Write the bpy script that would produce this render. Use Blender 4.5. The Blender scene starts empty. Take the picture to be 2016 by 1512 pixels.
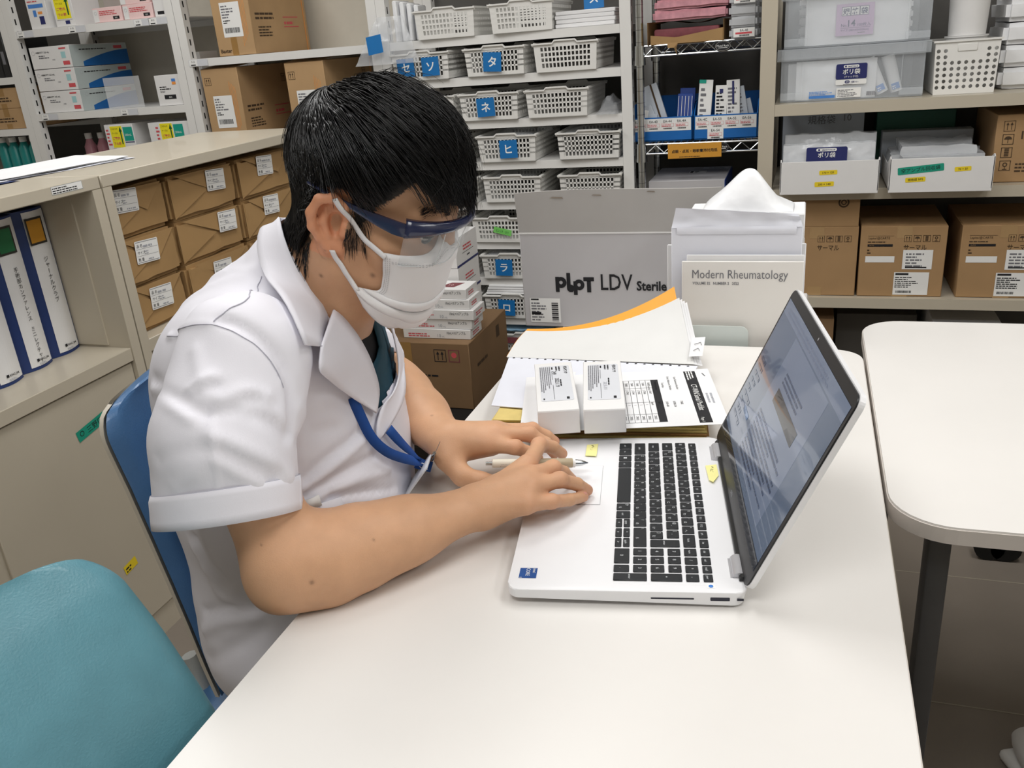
import bpy, bmesh, math, random
import numpy as np
from mathutils import Vector, Matrix, noise
R = random.Random(7)
S = bpy.context.scene
COL = S.collection
# ---------------------------------------------------------------- camera
cam_d = bpy.data.cameras.new('camera'); cam = bpy.data.objects.new('camera', cam_d); COL.objects.link(cam)
cam_d.sensor_width = 36.0; cam_d.lens = 30.3839; cam_d.clip_start = 0.02; cam_d.clip_end = 50
rx, ry, rz = [0.9494,0.3049,-0.0754], [-0.0466,0.3743,0.9261], [0.3106,-0.8758,0.3696]
cam.matrix_world = Matrix(((rx[0], ry[0], rz[0], 0), (rx[1], ry[1], rz[1], 0), (rx[2], ry[2], rz[2], 1.2647), (0, 0, 0, 1)))
S.camera = cam
# ---------------------------------------------------------------- world, lights, exposure
w = bpy.data.worlds.new('room_air'); S.world = w; w.use_nodes = True
bg = w.node_tree.nodes['Background']; bg.inputs[0].default_value = (0.95, 0.97, 1.0, 1); bg.inputs[1].default_value = 0.28
S.view_settings.view_transform = 'Standard'; S.view_settings.look = 'None'; S.view_settings.gamma = 1
S.view_settings.use_curve_mapping = False
S.view_settings.exposure = 0.04
def lamp(name, loc, sx, sy, power, color=(1, 0.995, 0.985)):
    d = bpy.data.lights.new(name, 'AREA'); d.shape = 'RECTANGLE'; d.size = sx; d.size_y = sy; d.energy = power; d.color = color
    o = bpy.data.objects.new(name, d); COL.objects.link(o); o.location = loc
    return o
# ceiling fluorescent panels of the room (above the frame)
lamp('ceiling_light', (-0.75, 1.55, 2.52), 0.5, 1.2, 16.5)
lamp('ceiling_light', (0.55, 1.45, 2.52), 0.5, 1.2, 14.0)
lamp('ceiling_light', (-2.2, 1.9, 2.52), 0.5, 1.2, 16.5)
lamp('ceiling_light', (-0.3, -0.3, 2.52), 1.2, 0.5, 16.5)
lamp('ceiling_light', (1.7, 0.3, 2.52), 0.5, 1.2, 16.5)
S.cycles.max_bounces = 8
# ---------------------------------------------------------------- helpers
def srgb(h):
    c = [int(h[i:i + 2], 16) / 255 for i in (0, 2, 4)]
    return tuple(x / 12.92 if x <= .04045 else ((x + .055) / 1.055) ** 2.4 for x in c) + (1,)
MATS = {}
def mat(name, hexc, rough=.5, metal=0, var=.05, scale=25, bump=0, bscale=250, alpha=1, trans=0, coat=0, ior=1.45, spec=.5, emit=0, sss=0):
    if name in MATS: return MATS[name]
    m = bpy.data.materials.new(name); m.use_nodes = True; nt = m.node_tree; N = nt.nodes; L = nt.links
    b = N['Principled BSDF']; c = srgb(hexc)
    b.inputs['Roughness'].default_value = rough; b.inputs['Metallic'].default_value = metal
    b.inputs['IOR'].default_value = ior; b.inputs['Alpha'].default_value = alpha
    b.inputs['Transmission Weight'].default_value = trans; b.inputs['Coat Weight'].default_value = coat
    b.inputs['Specular IOR Level'].default_value = spec
    if sss: b.inputs['Subsurface Weight'].default_value = sss; b.inputs['Subsurface Radius'].default_value = (.012, .005, .003); b.inputs['Subsurface Scale'].default_value = .6
    tc = N.new('ShaderNodeTexCoord'); nz = N.new('ShaderNodeTexNoise'); nz.inputs['Scale'].default_value = scale; nz.inputs['Detail'].default_value = 3
    L.new(tc.outputs['Object'], nz.inputs['Vector'])
    rp = N.new('ShaderNodeValToRGB')
    rp.color_ramp.elements[0].position = .3; rp.color_ramp.elements[1].position = .7
    rp.color_ramp.elements[0].color = tuple(max(0, x * (1 - var)) for x in c[:3]) + (1,)
    rp.color_ramp.elements[1].color = tuple(min(1, x * (1 + var)) for x in c[:3]) + (1,)
    L.new(nz.outputs['Fac'], rp.inputs['Fac']); L.new(rp.outputs['Color'], b.inputs['Base Color'])
    if emit: L.new(rp.outputs['Color'], b.inputs['Emission Color']); b.inputs['Emission Strength'].default_value = emit
    if bump:
        n2 = N.new('ShaderNodeTexNoise'); n2.inputs['Scale'].default_value = bscale; n2.inputs['Detail'].default_value = 2
        L.new(tc.outputs['Object'], n2.inputs['Vector'])
        bp = N.new('ShaderNodeBump'); bp.inputs['Strength'].default_value = bump; bp.inputs['Distance'].default_value = .002
        L.new(n2.outputs['Fac'], bp.inputs['Height']); L.new(bp.outputs['Normal'], b.inputs['Normal'])
    MATS[name] = m
    return m
def M_(k): return MATS[k]
_tc = {}
def glyphs(s, bold=0.0):
    k = (s, bold)
    if k in _tc: return _tc[k]
    c = bpy.data.curves.new('t', 'FONT'); c.body = s; c.size = 1; c.resolution_u = 2; c.offset = bold
    o = bpy.data.objects.new("t", c)
    me = o.to_mesh()
    v = [(q.co.x, q.co.y) for q in me.vertices]; f = [tuple(p.vertices) for p in me.polygons]
    o.to_mesh_clear(); bpy.data.objects.remove(o); bpy.data.curves.remove(c)
    xs = [a for a, _ in v] or [0]; ys = [b for _, b in v] or [0]
    _tc[k] = (v, f, min(xs), max(xs), min(ys), max(ys))
    return _tc[k]
class MB:
    """collects shapes and links them as one mesh object"""
    def __init__(s): s.v = []; s.f = []; s.m = []; s.mats = []; s.T = Matrix.Identity(4); s.sm = []
    def mi(s, m):
        if isinstance(m, str): m = MATS[m]
        if m not in s.mats: s.mats.append(m)
        return s.mats.index(m)
    def add(s, vs, fs, m, smooth=False):
        k = len(s.v); i = s.mi(m)
        s.v += [tuple(s.T @ Vector(q)) for q in vs]
        for f in fs: s.f.append(tuple(j + k for j in f)); s.m.append(i); s.sm.append(smooth)
        return s
    def frame(s, o=(0, 0, 0), x=(1, 0, 0), y=(0, 0, 1)):
        """draw plane: x to the right, y up, z towards the viewer"""
        x = Vector(x).normalized(); y = Vector(y).normalized(); z = x.cross(y).normalized(); y = z.cross(x); o = Vector(o)
        s.T = Matrix(((x.x, y.x, z.x, o.x), (x.y, y.y, z.y, o.y), (x.z, y.z, z.z, o.z), (0, 0, 0, 1))); return s
    def world(s): s.T = Matrix.Identity(4); return s
    def box(s, x0, x1, y0, y1, z0, z1, m, bev=0, seg=2):
        if not bev:
            vs = [(x, y, z) for x in (x0, x1) for y in (y0, y1) for z in (z0, z1)]
            return s.add(vs, [(0, 1, 3, 2), (4, 6, 7, 5), (0, 4, 5, 1), (2, 3, 7, 6), (0, 2, 6, 4), (1, 5, 7, 3)], m)
        bm = bmesh.new(); bmesh.ops.create_cube(bm, size=1)
        for q in bm.verts: q.co = Vector(((x0 + x1) / 2 + q.co.x * (x1 - x0), (y0 + y1) / 2 + q.co.y * (y1 - y0), (z0 + z1) / 2 + q.co.z * (z1 - z0)))
        bmesh.ops.bevel(bm, geom=bm.edges[:], offset=bev, segments=seg, affect='EDGES', profile=.5)
        return s.bm(bm, m, True)
    def bm(s, bm, m, smooth=False):
        bm.verts.index_update(); s.add([q.co for q in bm.verts], [tuple(q.index for q in f.verts) for f in bm.faces], m, smooth); bm.free(); return s
    def quad(s, a, b, c, d, m): return s.add([a, b, c, d], [(0, 1, 2, 3)], m)
    def rect(s, x, y, w, h, m, z=0): return s.add([(x, y, z), (x + w, y, z), (x + w, y + h, z), (x, y + h, z)], [(0, 1, 2, 3)], m)
    def rrect(s, x, y, w, h, r, m, z=0, n=5, th=0):
        P = []
        for cx, cy, a in ((x + w - r, y + r, -90), (x + w - r, y + h - r, 0), (x + r, y + h - r, 90), (x + r, y + r, 180)):
            for k in range(n + 1):
                t = math.radians(a + 90 * k / n); P.append((cx + r * math.cos(t), cy + r * math.sin(t)))
        return s.prism(P, z, th, m)
    def prism(s, P, z, th, m, smooth=False):
        n = len(P)
        if not th: return s.add([(a, b, z) for a, b in P], [tuple(range(n))], m)
        vs = [(a, b, z) for a, b in P] + [(a, b, z + th) for a, b in P]
        s.add(vs, [tuple(range(n - 1, -1, -1)), tuple(range(n, 2 * n))], m)
        return s.add(vs, [(i, (i + 1) % n, n + (i + 1) % n, n + i) for i in range(n)], m, smooth)
    def tube(s, pts, r, m, seg=8, cap=True, smooth=True, flat=1.0):
        pts = [Vector(q) for q in pts]; n = len(pts); rs = r if isinstance(r, (list, tuple)) else [r] * n
        vs = []; up = None
        for i, q in enumerate(pts):
            t = (pts[min(i + 1, n - 1)] - pts[max(i - 1, 0)]).normalized()
            if up is None: up = Vector((0, 0, 1)) if abs(t.z) < .9 else Vector((1, 0, 0))
            a = t.cross(up).normalized(); b = a.cross(t).normalized(); up = b
            for k in range(seg):
                h = 2 * math.pi * k / seg; vs.append(q + a * math.cos(h) * rs[i] + b * math.sin(h) * rs[i] * flat)
        fs = [(i * seg + k, i * seg + (k + 1) % seg, (i + 1) * seg + (k + 1) % seg, (i + 1) * seg + k) for i in range(n - 1) for k in range(seg)]
        s.add(vs, fs, m, smooth)
        if cap: s.add(vs, [tuple(range(seg - 1, -1, -1)), tuple((n - 1) * seg + k for k in range(seg))], m)
        return s
    def disc(s, x, y, r, m, z=0, n=20, r0=0):
        if not r0: return s.add([(x + r * math.cos(6.2832 * k / n), y + r * math.sin(6.2832 * k / n), z) for k in range(n)], [tuple(range(n))], m)
        vs = [(x + q * math.cos(6.2832 * k / n), y + q * math.sin(6.2832 * k / n), z) for k in range(n) for q in (r0, r)]
        return s.add(vs, [(2 * k, 2 * k + 1, (2 * k + 3) % (2 * n), (2 * k + 2) % (2 * n)) for k in range(n)], m)
    def grid(s, fn, nu, nv, m, smooth=True, closed=False):
        vs = [fn(i / nu, j / nv) for j in range(nv + 1) for i in range(nu + 1)]
        W = nu + 1
        return s.add(vs, [(j * W + i, j * W + i + 1, (j + 1) * W + i + 1, (j + 1) * W + i) for j in range(nv) for i in range(nu)], m, smooth)
    def text(s, t, x, y, h, m, z=.0004, align='l', bold=0.0, w=None):
        """h is the font size; w squeezes or stretches to a total width"""
        v, f, a, b, c, d = glyphs(t, bold)
        kx = h if w is None else w / max(1e-6, b - a)
        ox = x - (a * kx if w is not None else 0)
        if align == 'c': ox = x - (a + b) / 2 * kx
        if align == 'r': ox = x - b * kx
        return s.add([(ox + q[0] * kx, y + q[1] * h, z) for q in v], f, m)
    def vtext(s, t, x, y, h, m, z=.0004, step=1.02, bold=0.0):
        for i, ch in enumerate(t):
            if ch == ' ': continue
            v, f, a, b, c, d = glyphs(ch, bold)
            if ch == 'ー':
                s.add([(x + (q[1] - .38) * h, y - i * h * step - (q[0] - .5) * h + .0, z) for q in v], [tuple(reversed(g)) for g in f], m)
            elif ch in 'ァャュョッ':
                s.add([(x + (q[0] - .45) * h, y - i * h * step + (q[1] - .3) * h, z) for q in v], f, m)
            else: s.add([(x + (q[0] - .5) * h, y - i * h * step + (q[1] - .38) * h, z) for q in v], f, m)
        return s
    def print_(s, x, y, w, h, rows, m, seed=1, fill=.75, z=.0004, th=.5):
        """rows of small unreadable print"""
        r = random.Random(seed); rh = h / rows
        for i in range(rows):
            yy = y + h - (i + 1) * rh; xx = x; end = x + w * r.uniform(max(.3, fill - .3), min(1, fill + .25))
            while xx < end:
                ww = min(rh * r.uniform(.5, 2.2), end - xx); s.rect(xx, yy, ww, rh * th, m, z); xx += ww + rh * r.uniform(.15, .4)
        return s
    def barcode(s, x, y, w, h, m, seed=3, z=.0004):
        r = random.Random(seed); xx = x
        while xx < x + w:
            a = r.choice((1, 1, 2, 3)) * w / 90; s.rect(xx, y, min(a, x + w - xx), h, m, z); xx += a + r.choice((1, 1, 2)) * w / 90
        return s
    def build(s, name, parent=None, loc=None, rot=None, sharp=40):
        me = bpy.data.meshes.new(name); me.from_pydata(s.v, [], s.f)
        for m in s.mats: me.materials.append(m)
        me.polygons.foreach_set('material_index', s.m); me.polygons.foreach_set('use_smooth', s.sm); me.update()
        if any(s.sm):
            try: me.set_sharp_from_angle(angle=math.radians(sharp))
            except Exception: pass
        o = bpy.data.objects.new(name, me); COL.objects.link(o)
        if parent: o.parent = parent
        if loc: o.location = loc
        if rot: o.rotation_euler = rot
        return o
def tag(o, label, cat, group=None, kind=None):
    if label: o['label'] = label
    if cat: o['category'] = cat
    if group: o['group'] = group
    if kind: o['kind'] = kind
    return o
def thing(name, label, cat, loc=(0, 0, 0), rz=0, group=None, rot=None):
    o = bpy.data.objects.new(name, None); COL.objects.link(o); o.location = loc
    o.rotation_euler = rot or (0, 0, rz); o.empty_display_size = .05
    return tag(o, label, cat, group)
def struct(mb, name):
    o = mb.build(name); o['kind'] = 'structure'; return o
def dup(o, loc, rz=0, label=None, parent=None):
    """copy a thing with its parts and their sub-parts"""
    c = o.copy(); COL.objects.link(c)
    if parent: c.parent = parent
    else:
        c.location = loc; c.rotation_euler = (0, 0, rz)
        if label: c['label'] = label
    for ch in list(o.children): dup(ch, None, 0, None, c)
    return c
# ---------------------------------------------------------------- materials
mat('wall_paint', 'd8d4ca', .8, var=.02); mat('ceiling_tile', 'ece9e2', .9, var=.03)
mat('floor_vinyl', '857c72', .45, var=.06, scale=6, bump=.05)
mat('white_laminate', 'e7e4e0', .3, var=.012, scale=8, spec=.4); mat('table_edge', 'd6cfc8', .4, var=.02)
mat('dark_steel', '5a5a5b', .4, .6, var=.05)
mat('beige_steel', 'c3baa8', .38, var=.02, scale=5, bump=.04, bscale=300, coat=.15); mat('beige_dark', 'a29a8a', .5, var=.03)
mat('white_steel', 'e6e5e2', .4, var=.02, scale=6); mat('grey_steel', 'a9acaa', .45, var=.03)
mat('slot_black', '1b1b1c', .7); mat('ink', '1c1c20', .7, var=0); mat('ink_grey', '77777c', .7, var=0); mat('ink_light', 'a9abb2', .7, var=0)
mat('ink_red', 'd2555c', .6, var=.02); mat('ink_navy', '252b66', .5, var=.02); mat('ink_brown', '4b3a28', .8, var=.05)
mat('paper', 'ebebec', .75, var=.015); mat('paper_blue', 'e3e5ee', .7, var=.015); mat('paper_grey', 'd3d5da', .7, var=.02)
mat('card_brown', 'ac8a62', .8, var=.05, scale=10, bump=.06, bscale=120); mat('card_tan', 'b9976e', .8, var=.05, scale=10, bump=.06, bscale=120)
mat('card_dark', '84684a', .85, var=.06, scale=10, bump=.05); mat('tape_brown', 'a07a45', .35, var=.03, coat=.3); mat('tape_clear', 'b4946a', .2, var=.03, coat=.5)
mat('kraft', 'a88659', .75, var=.07, scale=9, bump=.3, bscale=22)
mat('grey_carton', 'c0bec0', .7, var=.02, scale=12, bump=.03); mat('grey_carton_in', 'b3b0ad', .75, var=.03, scale=12)
mat('basket_white', 'ecebe7', .42, var=.01); mat('card_blue', '1470b4', .6, var=.03)
mat('label_white', 'f1f1ef', .6, var=.01); mat('yellow_label', 'f1d52c', .5, var=.02); mat('yellow_card', 'f4e726', .5, var=.02)
mat('green_tape', '1d9a80', .5, var=.04); mat('lime_tape', '7fd36a', .5, var=.03)
mat('box_white', 'e7e6e5', .55, var=.012); mat('box_pink', 'f0cfcd', .55, var=.03); mat('arc_blue', '1d66ad', .5, var=.04); mat('arc_grey', 'b9c3c2', .55, var=.02)
mat('teal_print', '15a08c', .5, var=.02); mat('orange_print', 'ee9a4a', .5); mat('blue_print', '4b86d2', .5); mat('green_ink', '175c2e', .6)
mat('bin_blue', '1f6bb8', .4, var=.04); mat('chrome', 'c9cccd', .18, 1, var=.03); mat('chrome_dark', '7d7f82', .25, 1, var=.1, scale=40)
mat('teal_liquid', '1f807c', .3, var=.05); mat('pink_bottle', 'd89aa8', .3, var=.05); mat('maroon', '7d4147', .7, var=.15, scale=40); mat('rose', 'c9909a', .6, var=.15, scale=50)
mat('orange_card', 'd79a3a', .6, var=.02)
mat('black_plastic', '1c1d1f', .4, var=.05); mat('rubber', '161616', .7, var=.05); mat('caster_grey', '8d9090', .4, .3)
mat('clear_film', 'f2f4f6', .12, alpha=.28, var=.01, spec=.8); mat('clear_film2', 'eef1f5', .15, alpha=.27, var=.02, spec=.8, bump=.8, bscale=30)
mat('clear_bin', 'f0f6fc', .2, alpha=.22, var=.01, spec=.8); mat('milky', 'f0f3f7', .16, alpha=.6, var=.02, bump=.8, bscale=45, spec=.9); mat('cyan_label', 'a5d3d6', .5)
mat('frost', 'dfe8e5', .35, alpha=.9, var=.01); mat('dark_gap', '3a3836', .9); mat('back_grey', '5c5a57', .8, var=.04)
mat('bag_white', 'f0f1f3', .35, var=.03, bump=.6, bscale=35)
# ---------------------------------------------------------------- the room
for nm, bx, m in (('floor', (-3.9, 2.6, -2.2, 3.6, -.1, 0), 'floor_vinyl'), ('ceiling', (-3.9, 2.6, -2.2, 3.6, 2.6, 2.7), 'ceiling_tile'),
                  ('wall_back', (-3.9, 2.6, 3.5, 3.6, 0, 2.6), 'wall_paint'), ('wall_front', (-3.9, 2.6, -2.2, -2.1, 0, 2.6), 'wall_paint'),
                  ('wall_left', (-3.9, -3.8, -2.1, 3.5, 0, 2.6), 'wall_paint'), ('wall_right', (2.5, 2.6, -2.1, 3.5, 0, 2.6), 'wall_paint')):
    b = MB(); b.box(*bx, m); struct(b, nm)
b = MB()
for k in range(14): b.box(-3.8 + k * .45, -3.797 + k * .45, -2.1, 3.5, 0, .0006, 'beige_dark')
for k in range(13): b.box(-3.8, 2.5, -2.1 + k * .45, -2.097 + k * .45, 0, .0006, 'beige_dark')
struct(b, 'trim_1')
# ---------------------------------------------------------------- tables
def table(label, x0, x1, y0, y1, r, legs):
    t = thing('table', label, 'table', ((x0 + x1) / 2, (y0 + y1) / 2, 0))
    W, D = x1 - x0, y1 - y0
    b = MB(); b.rrect(-W / 2, -D / 2, W, D, r, 'table_edge', .6985, 8, .019); b.rrect(-W / 2 + .0015, -D / 2 + .0015, W - .003, D - .003, r, 'white_laminate', .7175, 8, .0025)
    b.build('tabletop', t)
    b = MB(); b.box(-W / 2 + .06, W / 2 - .06, -D / 2 + .07, -D / 2 + .1, .66, .6985, 'dark_steel'); b.box(-W / 2 + .06, W / 2 - .06, D / 2 - .1, D / 2 - .07, .66, .6985, 'dark_steel')
    b.box(-W / 2 + .06, -W / 2 + .09, -D / 2 + .07, D / 2 - .07, .66, .6985, 'dark_steel'); b.box(W / 2 - .09, W / 2 - .06, -D / 2 + .07, D / 2 - .07, .66, .6985, 'dark_steel')
    b.build('frame', t)
    for sx in (-1, 1):
        for sy in (-1, 1):
            b = MB(); cx, cy = sx * (W / 2 - legs), sy * (D / 2 - .06)
            b.box(cx - .0125, cx + .0125, cy - .02, cy + .02, .012, .6985, 'dark_steel', .003); lg = b.build('leg', t)
            b = MB(); b.tube([(cx, cy, 0), (cx, cy, .012)], .018, 'rubber', 14); b.build('foot', lg)
    return t
table('long white work table under the laptop, nearest the camera', -.487, .1085, .02, 1.518, .045, .07)
table('white table standing crosswise beyond the laptop screen at right', .1125, 1.6, .938, 1.687, .07, .06)
# ---------------------------------------------------------------- laptop
t = thing('laptop', 'white laptop lying open on the near table, screen turned right', 'laptop', (-0.2735, 0.7017, .72), 0.1737)
LW, LD = .3575, .2439
bm = bmesh.new()
P = []
for cx, cy, a in ((LD - .013, .013, -90), (LD - .013, LW - .013, 0), (.013, LW - .013, 90), (.013, .013, 180)):
    for k in range(7):
        q = math.radians(a + 15 * k); P.append((cx + .013 * math.cos(q), cy + .013 * math.sin(q)))
vt = [bm.verts.new((x, y, .0182)) for x, y in P]; vb = [bm.verts.new((.004 + (x - .004) * .985, y, .0085 - .0055 * x / LD)) for x, y in P]
ft = bm.faces.new(vt); bm.faces.new(vb[::-1]); n = len(P)
for i in range(n): bm.faces.new((vb[i], vb[(i + 1) % n], vt[(i + 1) % n], vt[i]))
bmesh.ops.bevel(bm, geom=[e for e in ft.edges], offset=.0022, segments=3, affect='EDGES', profile=.6)
mat('laptop_white', 'eeeef0', .32, var=.008, spec=.5); mat('laptop_side', 'e4e4ea', .35, var=.01); mat('key_black', '26282b', .42, var=.05); mat('key_print', 'cfd2d4', .5, var=0)
mat('bezel_black', '232426', .3, var=.04); mat('hinge_grey', 'c9c9cd', .25, .4, var=.02)
b = MB(); b.bm(bm, 'laptop_white', True)
b.box(.11, .214, .0125, .341, .0182, .01825, 'laptop_white')
b.build('base', t, sharp=35)
b = MB(); b.frame((0, 0, .0184), (0, -1, 0), (1, 0, 0))
b.rect(-.2745, .012, .1015, .0775, 'hinge_grey', 0); b.rect(-.274, .0125, .1005, .0765, 'laptop_white', .00015); b.build('touchpad', t)
for v0, v1 in ((.2885, .3285), (.0262, .0612)):
    b = MB(); b.tube([(LD - .006, v0, .0165), (LD - .006, v1, .0165)], .0078, 'hinge_grey', 20); b.box(.2285, LD - .004, v0, v1, .0179, .0186, 'hinge_grey'); b.build('hinge', t)
b = MB(); b.frame((0, 0, .0186), (0, -1, 0), (1, 0, 0)); mat('sticker_blue', '1e4f94', .3, var=.1, scale=60)
b.rect(-.0381, .0103, .0182, .0185, 'sticker_blue', 0); b.text('CORE', -.0372, .0172, .0062, 'label_white', .0002, w=.0135); b.text('intel', -.0372, .0243, .0045, 'label_white', .0002); b.text('i5', -.0215, .0112, .0035, 'label_white', .0002)
b.build('sticker', t)
b = MB(); b.frame((0, .0, .0184)); b.frame((0, 0, .0184), (0, -1, 0), (1, 0, 0)); b.rrect(-.0140, .2035, .0065, .0085, .001, 'label_white', 0); b.disc(-.0107, .2078, .0024, 'blue_print', .0002); b.build('fingerprint_sticker', t)
b = MB(); mat('port_black', '2a2b38', .5)
for u0, u1, z0, z1 in ((.1475, .1905, .0098, .0116), (.2065, .2255, .0087, .0128), (.2335 + .02, .2335 + .02, 0, 0)):
    if z1: b.frame((0, -.0002, 0), (1, 0, 0), (0, 0, 1)); b.rrect(u0 - .0, z0, u1 - u0, z1 - z0, .0008, 'port_black', .0)
b.build('side_ports', t)
b = MB(); b.frame((0, -.0002, 0)); b.rect(.2325, .0092, .0065, .003, 'port_black'); b.build('lock_slot', t)
UR = dict(c=(.1088, .1262), z=(.1291, .1446), a=(.1475, .1628), q=(.1658, .1805), n=(.1832, .1976), f=(.2006, .2114))
KB = dict(
f=[0.337,0.3207,0.3195,0.3028,0.3016,0.2866,0.2849,0.2692,0.2676,0.2523,0.2508,0.2351,0.2333,0.2177,0.2163,0.2012,0.1991,0.1841,0.1824,0.1669,0.1649,0.1502,0.1483,0.1333,0.1315,0.1164,0.1146,0.0989,0.0969,0.08,0.078,0.0639,0.062,0.0475,0.046,0.0322,0.0307,0.0168],
n=[0.3391,0.3252,0.324,0.3075,0.3055,0.2891,0.2875,0.2705,0.2689,0.2516,0.2509,0.2341,0.233,0.216,0.2149,0.1977,0.1963,0.1797,0.1783,0.1616,0.1603,0.144,0.1425,0.1258,0.1243,0.1079,0.1065,0.0805,0.0783,0.0635,0.0617,0.0477,0.0461,0.0323,0.0307,0.0168],
q=[0.3385,0.317,0.3149,0.2987,0.2967,0.2805,0.2793,0.2617,0.2605,0.2434,0.2423,0.2253,0.2239,0.2071,0.2057,0.1891,0.1877,0.1709,0.1699,0.1534,0.1521,0.1354,0.1342,0.1171,0.1153,0.0986,0.0779,0.0642,0.0626,0.0482,0.0467,0.0328],
a=[0.3389,0.314,0.3123,0.2957,0.294,0.2771,0.2755,0.2584,0.2572,0.2398,0.239,0.2217,0.2207,0.2036,0.2025,0.1856,0.1842,0.1675,0.1665,0.1494,0.1481,0.1318,0.1302,0.1133,0.1121,0.0968,0.0781,0.0641,0.0624,0.0483,0.0467,0.0325],
z=[0.3384,0.305,0.3029,0.2853,0.2837,0.2667,0.2655,0.2485,0.2478,0.2306,0.2295,0.2124,0.2113,0.1941,0.1934,0.176,0.1754,0.1579,0.1576,0.1403,0.1397,0.1227,0.1208,0.0805,0.0783,0.0642,0.0623,0.0481,0.0465,0.0323],
c=[0.3387,0.3213,0.3201,0.3032,0.3015,0.2859,0.2847,0.268,0.2664,0.1776,0.1756,0.1594,0.1577,0.141,0.1398,0.1215,0.1194,0.1009,0.0991,0.0802,0.0779,0.0484,0.0463,0.0323])
LEG = dict(f='esc F1 F2 F3 F4 F5 F6 F7 F8 F9 F10 F11 F12 prt ins del cal mail pwr', n='半 1ぬ 2ふ 3あ 4う 5え 6お 7や 8ゆ 9よ 0わ -ほ ^へ back num / * -',
           q='tab Qた Wて Eい Rす Tか Yん Uな Iに Oら Pせ @゛ [゜ 7 8 9', a='caps Aち Sと Dし Fは Gき Hく Jま Kの Lり ;れ :け ]む 4 5 6', z='shift Zつ Xさ Cそ Vひ Bこ Nみ Mも ,ね .る /め \\ろ 1 2 3',
           c='ctrl fn win alt sp かな ctrl < v > 0 .')
def key(v0, v1, u0, u1, leg, z=.0198):
    b = MB(); lo, hi = min(v0, v1), max(v0, v1)
    lo += .0006; hi -= .0006; u0 += .0006; u1 -= .0006
    b.box(u0, u1, lo, hi, .0182, z, 'key_black', .0007, 1)
    b.frame((0, 0, z), (0, -1, 0), (1, 0, 0))
    if len(leg) == 2 and ord(leg[1]) > 1000:
        b.text(leg[0], -hi + .0022, u1 - .0055, .0046, 'key_print', .0001); b.text(leg[1], -(lo + hi) / 2 + .0005, u0 + .0028, .0042, 'key_print', .0001)
    elif leg == 'win':
        for i in (0, 1):
            for j in (0, 1): b.rect(-(lo + hi) / 2 - .002 + i * .0022, (u0 + u1) / 2 - .002 + j * .0022, .0019, .0019, 'key_print', .0001)
    elif leg.strip() and leg != 'sp': b.text(leg, -(lo + hi) / 2, (u0 + u1) / 2 - .0018, .0052 if len(leg) == 1 else .0038, 'key_print', .0001, 'c')
    b.build('key', t)
for r in 'fnqazc':
    L = LEG[r].split(); V = KB[r]; u0, u1 = UR[r]
    for i, lg in enumerate(L):
        v0, v1 = V[2 * i], V[2 * i + 1]
        if r == 'c' and lg in '<v>':
            h = (u0 + u1) / 2; key(v0, v1, u0, h - .0003, lg); key(v0, v1, h + .0003, u1, {'<': 'pgup', 'v': '^', '>': 'pgdn'}[lg])
        else: key(v0, v1, u0, u1, lg)
key(.0955, .0805, UR['a'][0], UR['q'][1], 'enter'); key(.0310, .0168, UR['a'][0], UR['q'][1], '+'); key(.0310, .0168, UR['c'][0], UR['z'][1], 'enter')
# lid: hinge line at x = LD-.006, leaning back
TI = 1.1371; LS = 0.2316; hx = LD - .006
ex = (math.cos(TI), 0, math.sin(TI))
def lidframe(b, dz=0):   # x: along the width towards the camera, y: up the lid, z: towards the sitter
    return b.frame((hx - dz * math.sin(TI), LW, .0175 + dz * math.cos(TI)), (0, -1, 0), ex)
b = MB(); lidframe(b); b.rrect(0, .004, LW, LS - .004, .012, 'laptop_white', -.0075, 7, .0058); lid = b.build('lid', t)
b = MB(); lidframe(b); b.rrect(.0015, .005, LW - .003, LS - .0065, .011, 'bezel_black', -.0017, 7, .0017); b.tube([(.02, .003, -.002), (LW - .02, .003, -.002)], .0045, 'bezel_black', 12)
b.disc(LW / 2, LS - .0085, .0018, 'hinge_grey', .0003, 12); b.text('DELL', LW / 2, .0125, .0055, 'ink_light', .0003, 'c'); b.build('bezel', t)
def glow(name, hexc, e):
    m = mat(name, hexc, .12, var=.03, scale=12, coat=.6, emit=e); return m
glow('screen_blue', '58667c', .24); glow('screen_pale', '6a768c', .26); glow('screen_dark', '24272f', .12); glow('screen_mid', '3f4e68', .18); glow('screen_grey', '687287', .28); glow('screen_bar', '3c6490', .3)
b = MB(); lidframe(b); sx0, sx1, sy0, sy1 = .0075, LW - .0075, .024, LS - .014; sw, sh = sx1 - sx0, sy1 - sy0
b.rect(sx0, sy0, sw, sh, 'screen_blue', .0002)
b.rect(sx0, sy1 - .018, sw, .018, 'screen_pale', .0003); b.rect(sx0 + .10, sy0 + .02, .19, sh - .04, 'screen_pale', .0003)
b.rect(sx0, sy0, sw, .011, 'screen_dark', .0004); b.rect(sx0 + .135, sy1 - .090, .125, .017, 'screen_dark', .0005)
b.print_(sx0 + .135, sy1 - .066, .16, .016, 3, 'screen_mid', 4, .8, .0005); b.print_(sx0 + .11, sy0 + .025, .17, .06, 10, 'screen_mid', 5, .85, .0005)
b.rect(sx0 + .05, sy0 + .05, .034, .006, 'screen_bar', .0005); b.print_(sx0 + .012, sy0 + .03, .07, .09, 9, 'screen_mid', 8, .6, .0005)
b.print_(sx0 + .02, sy1 - .014, .3, .010, 2, 'screen_grey', 9, .9, .0005)
b.build('screen', t)
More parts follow.
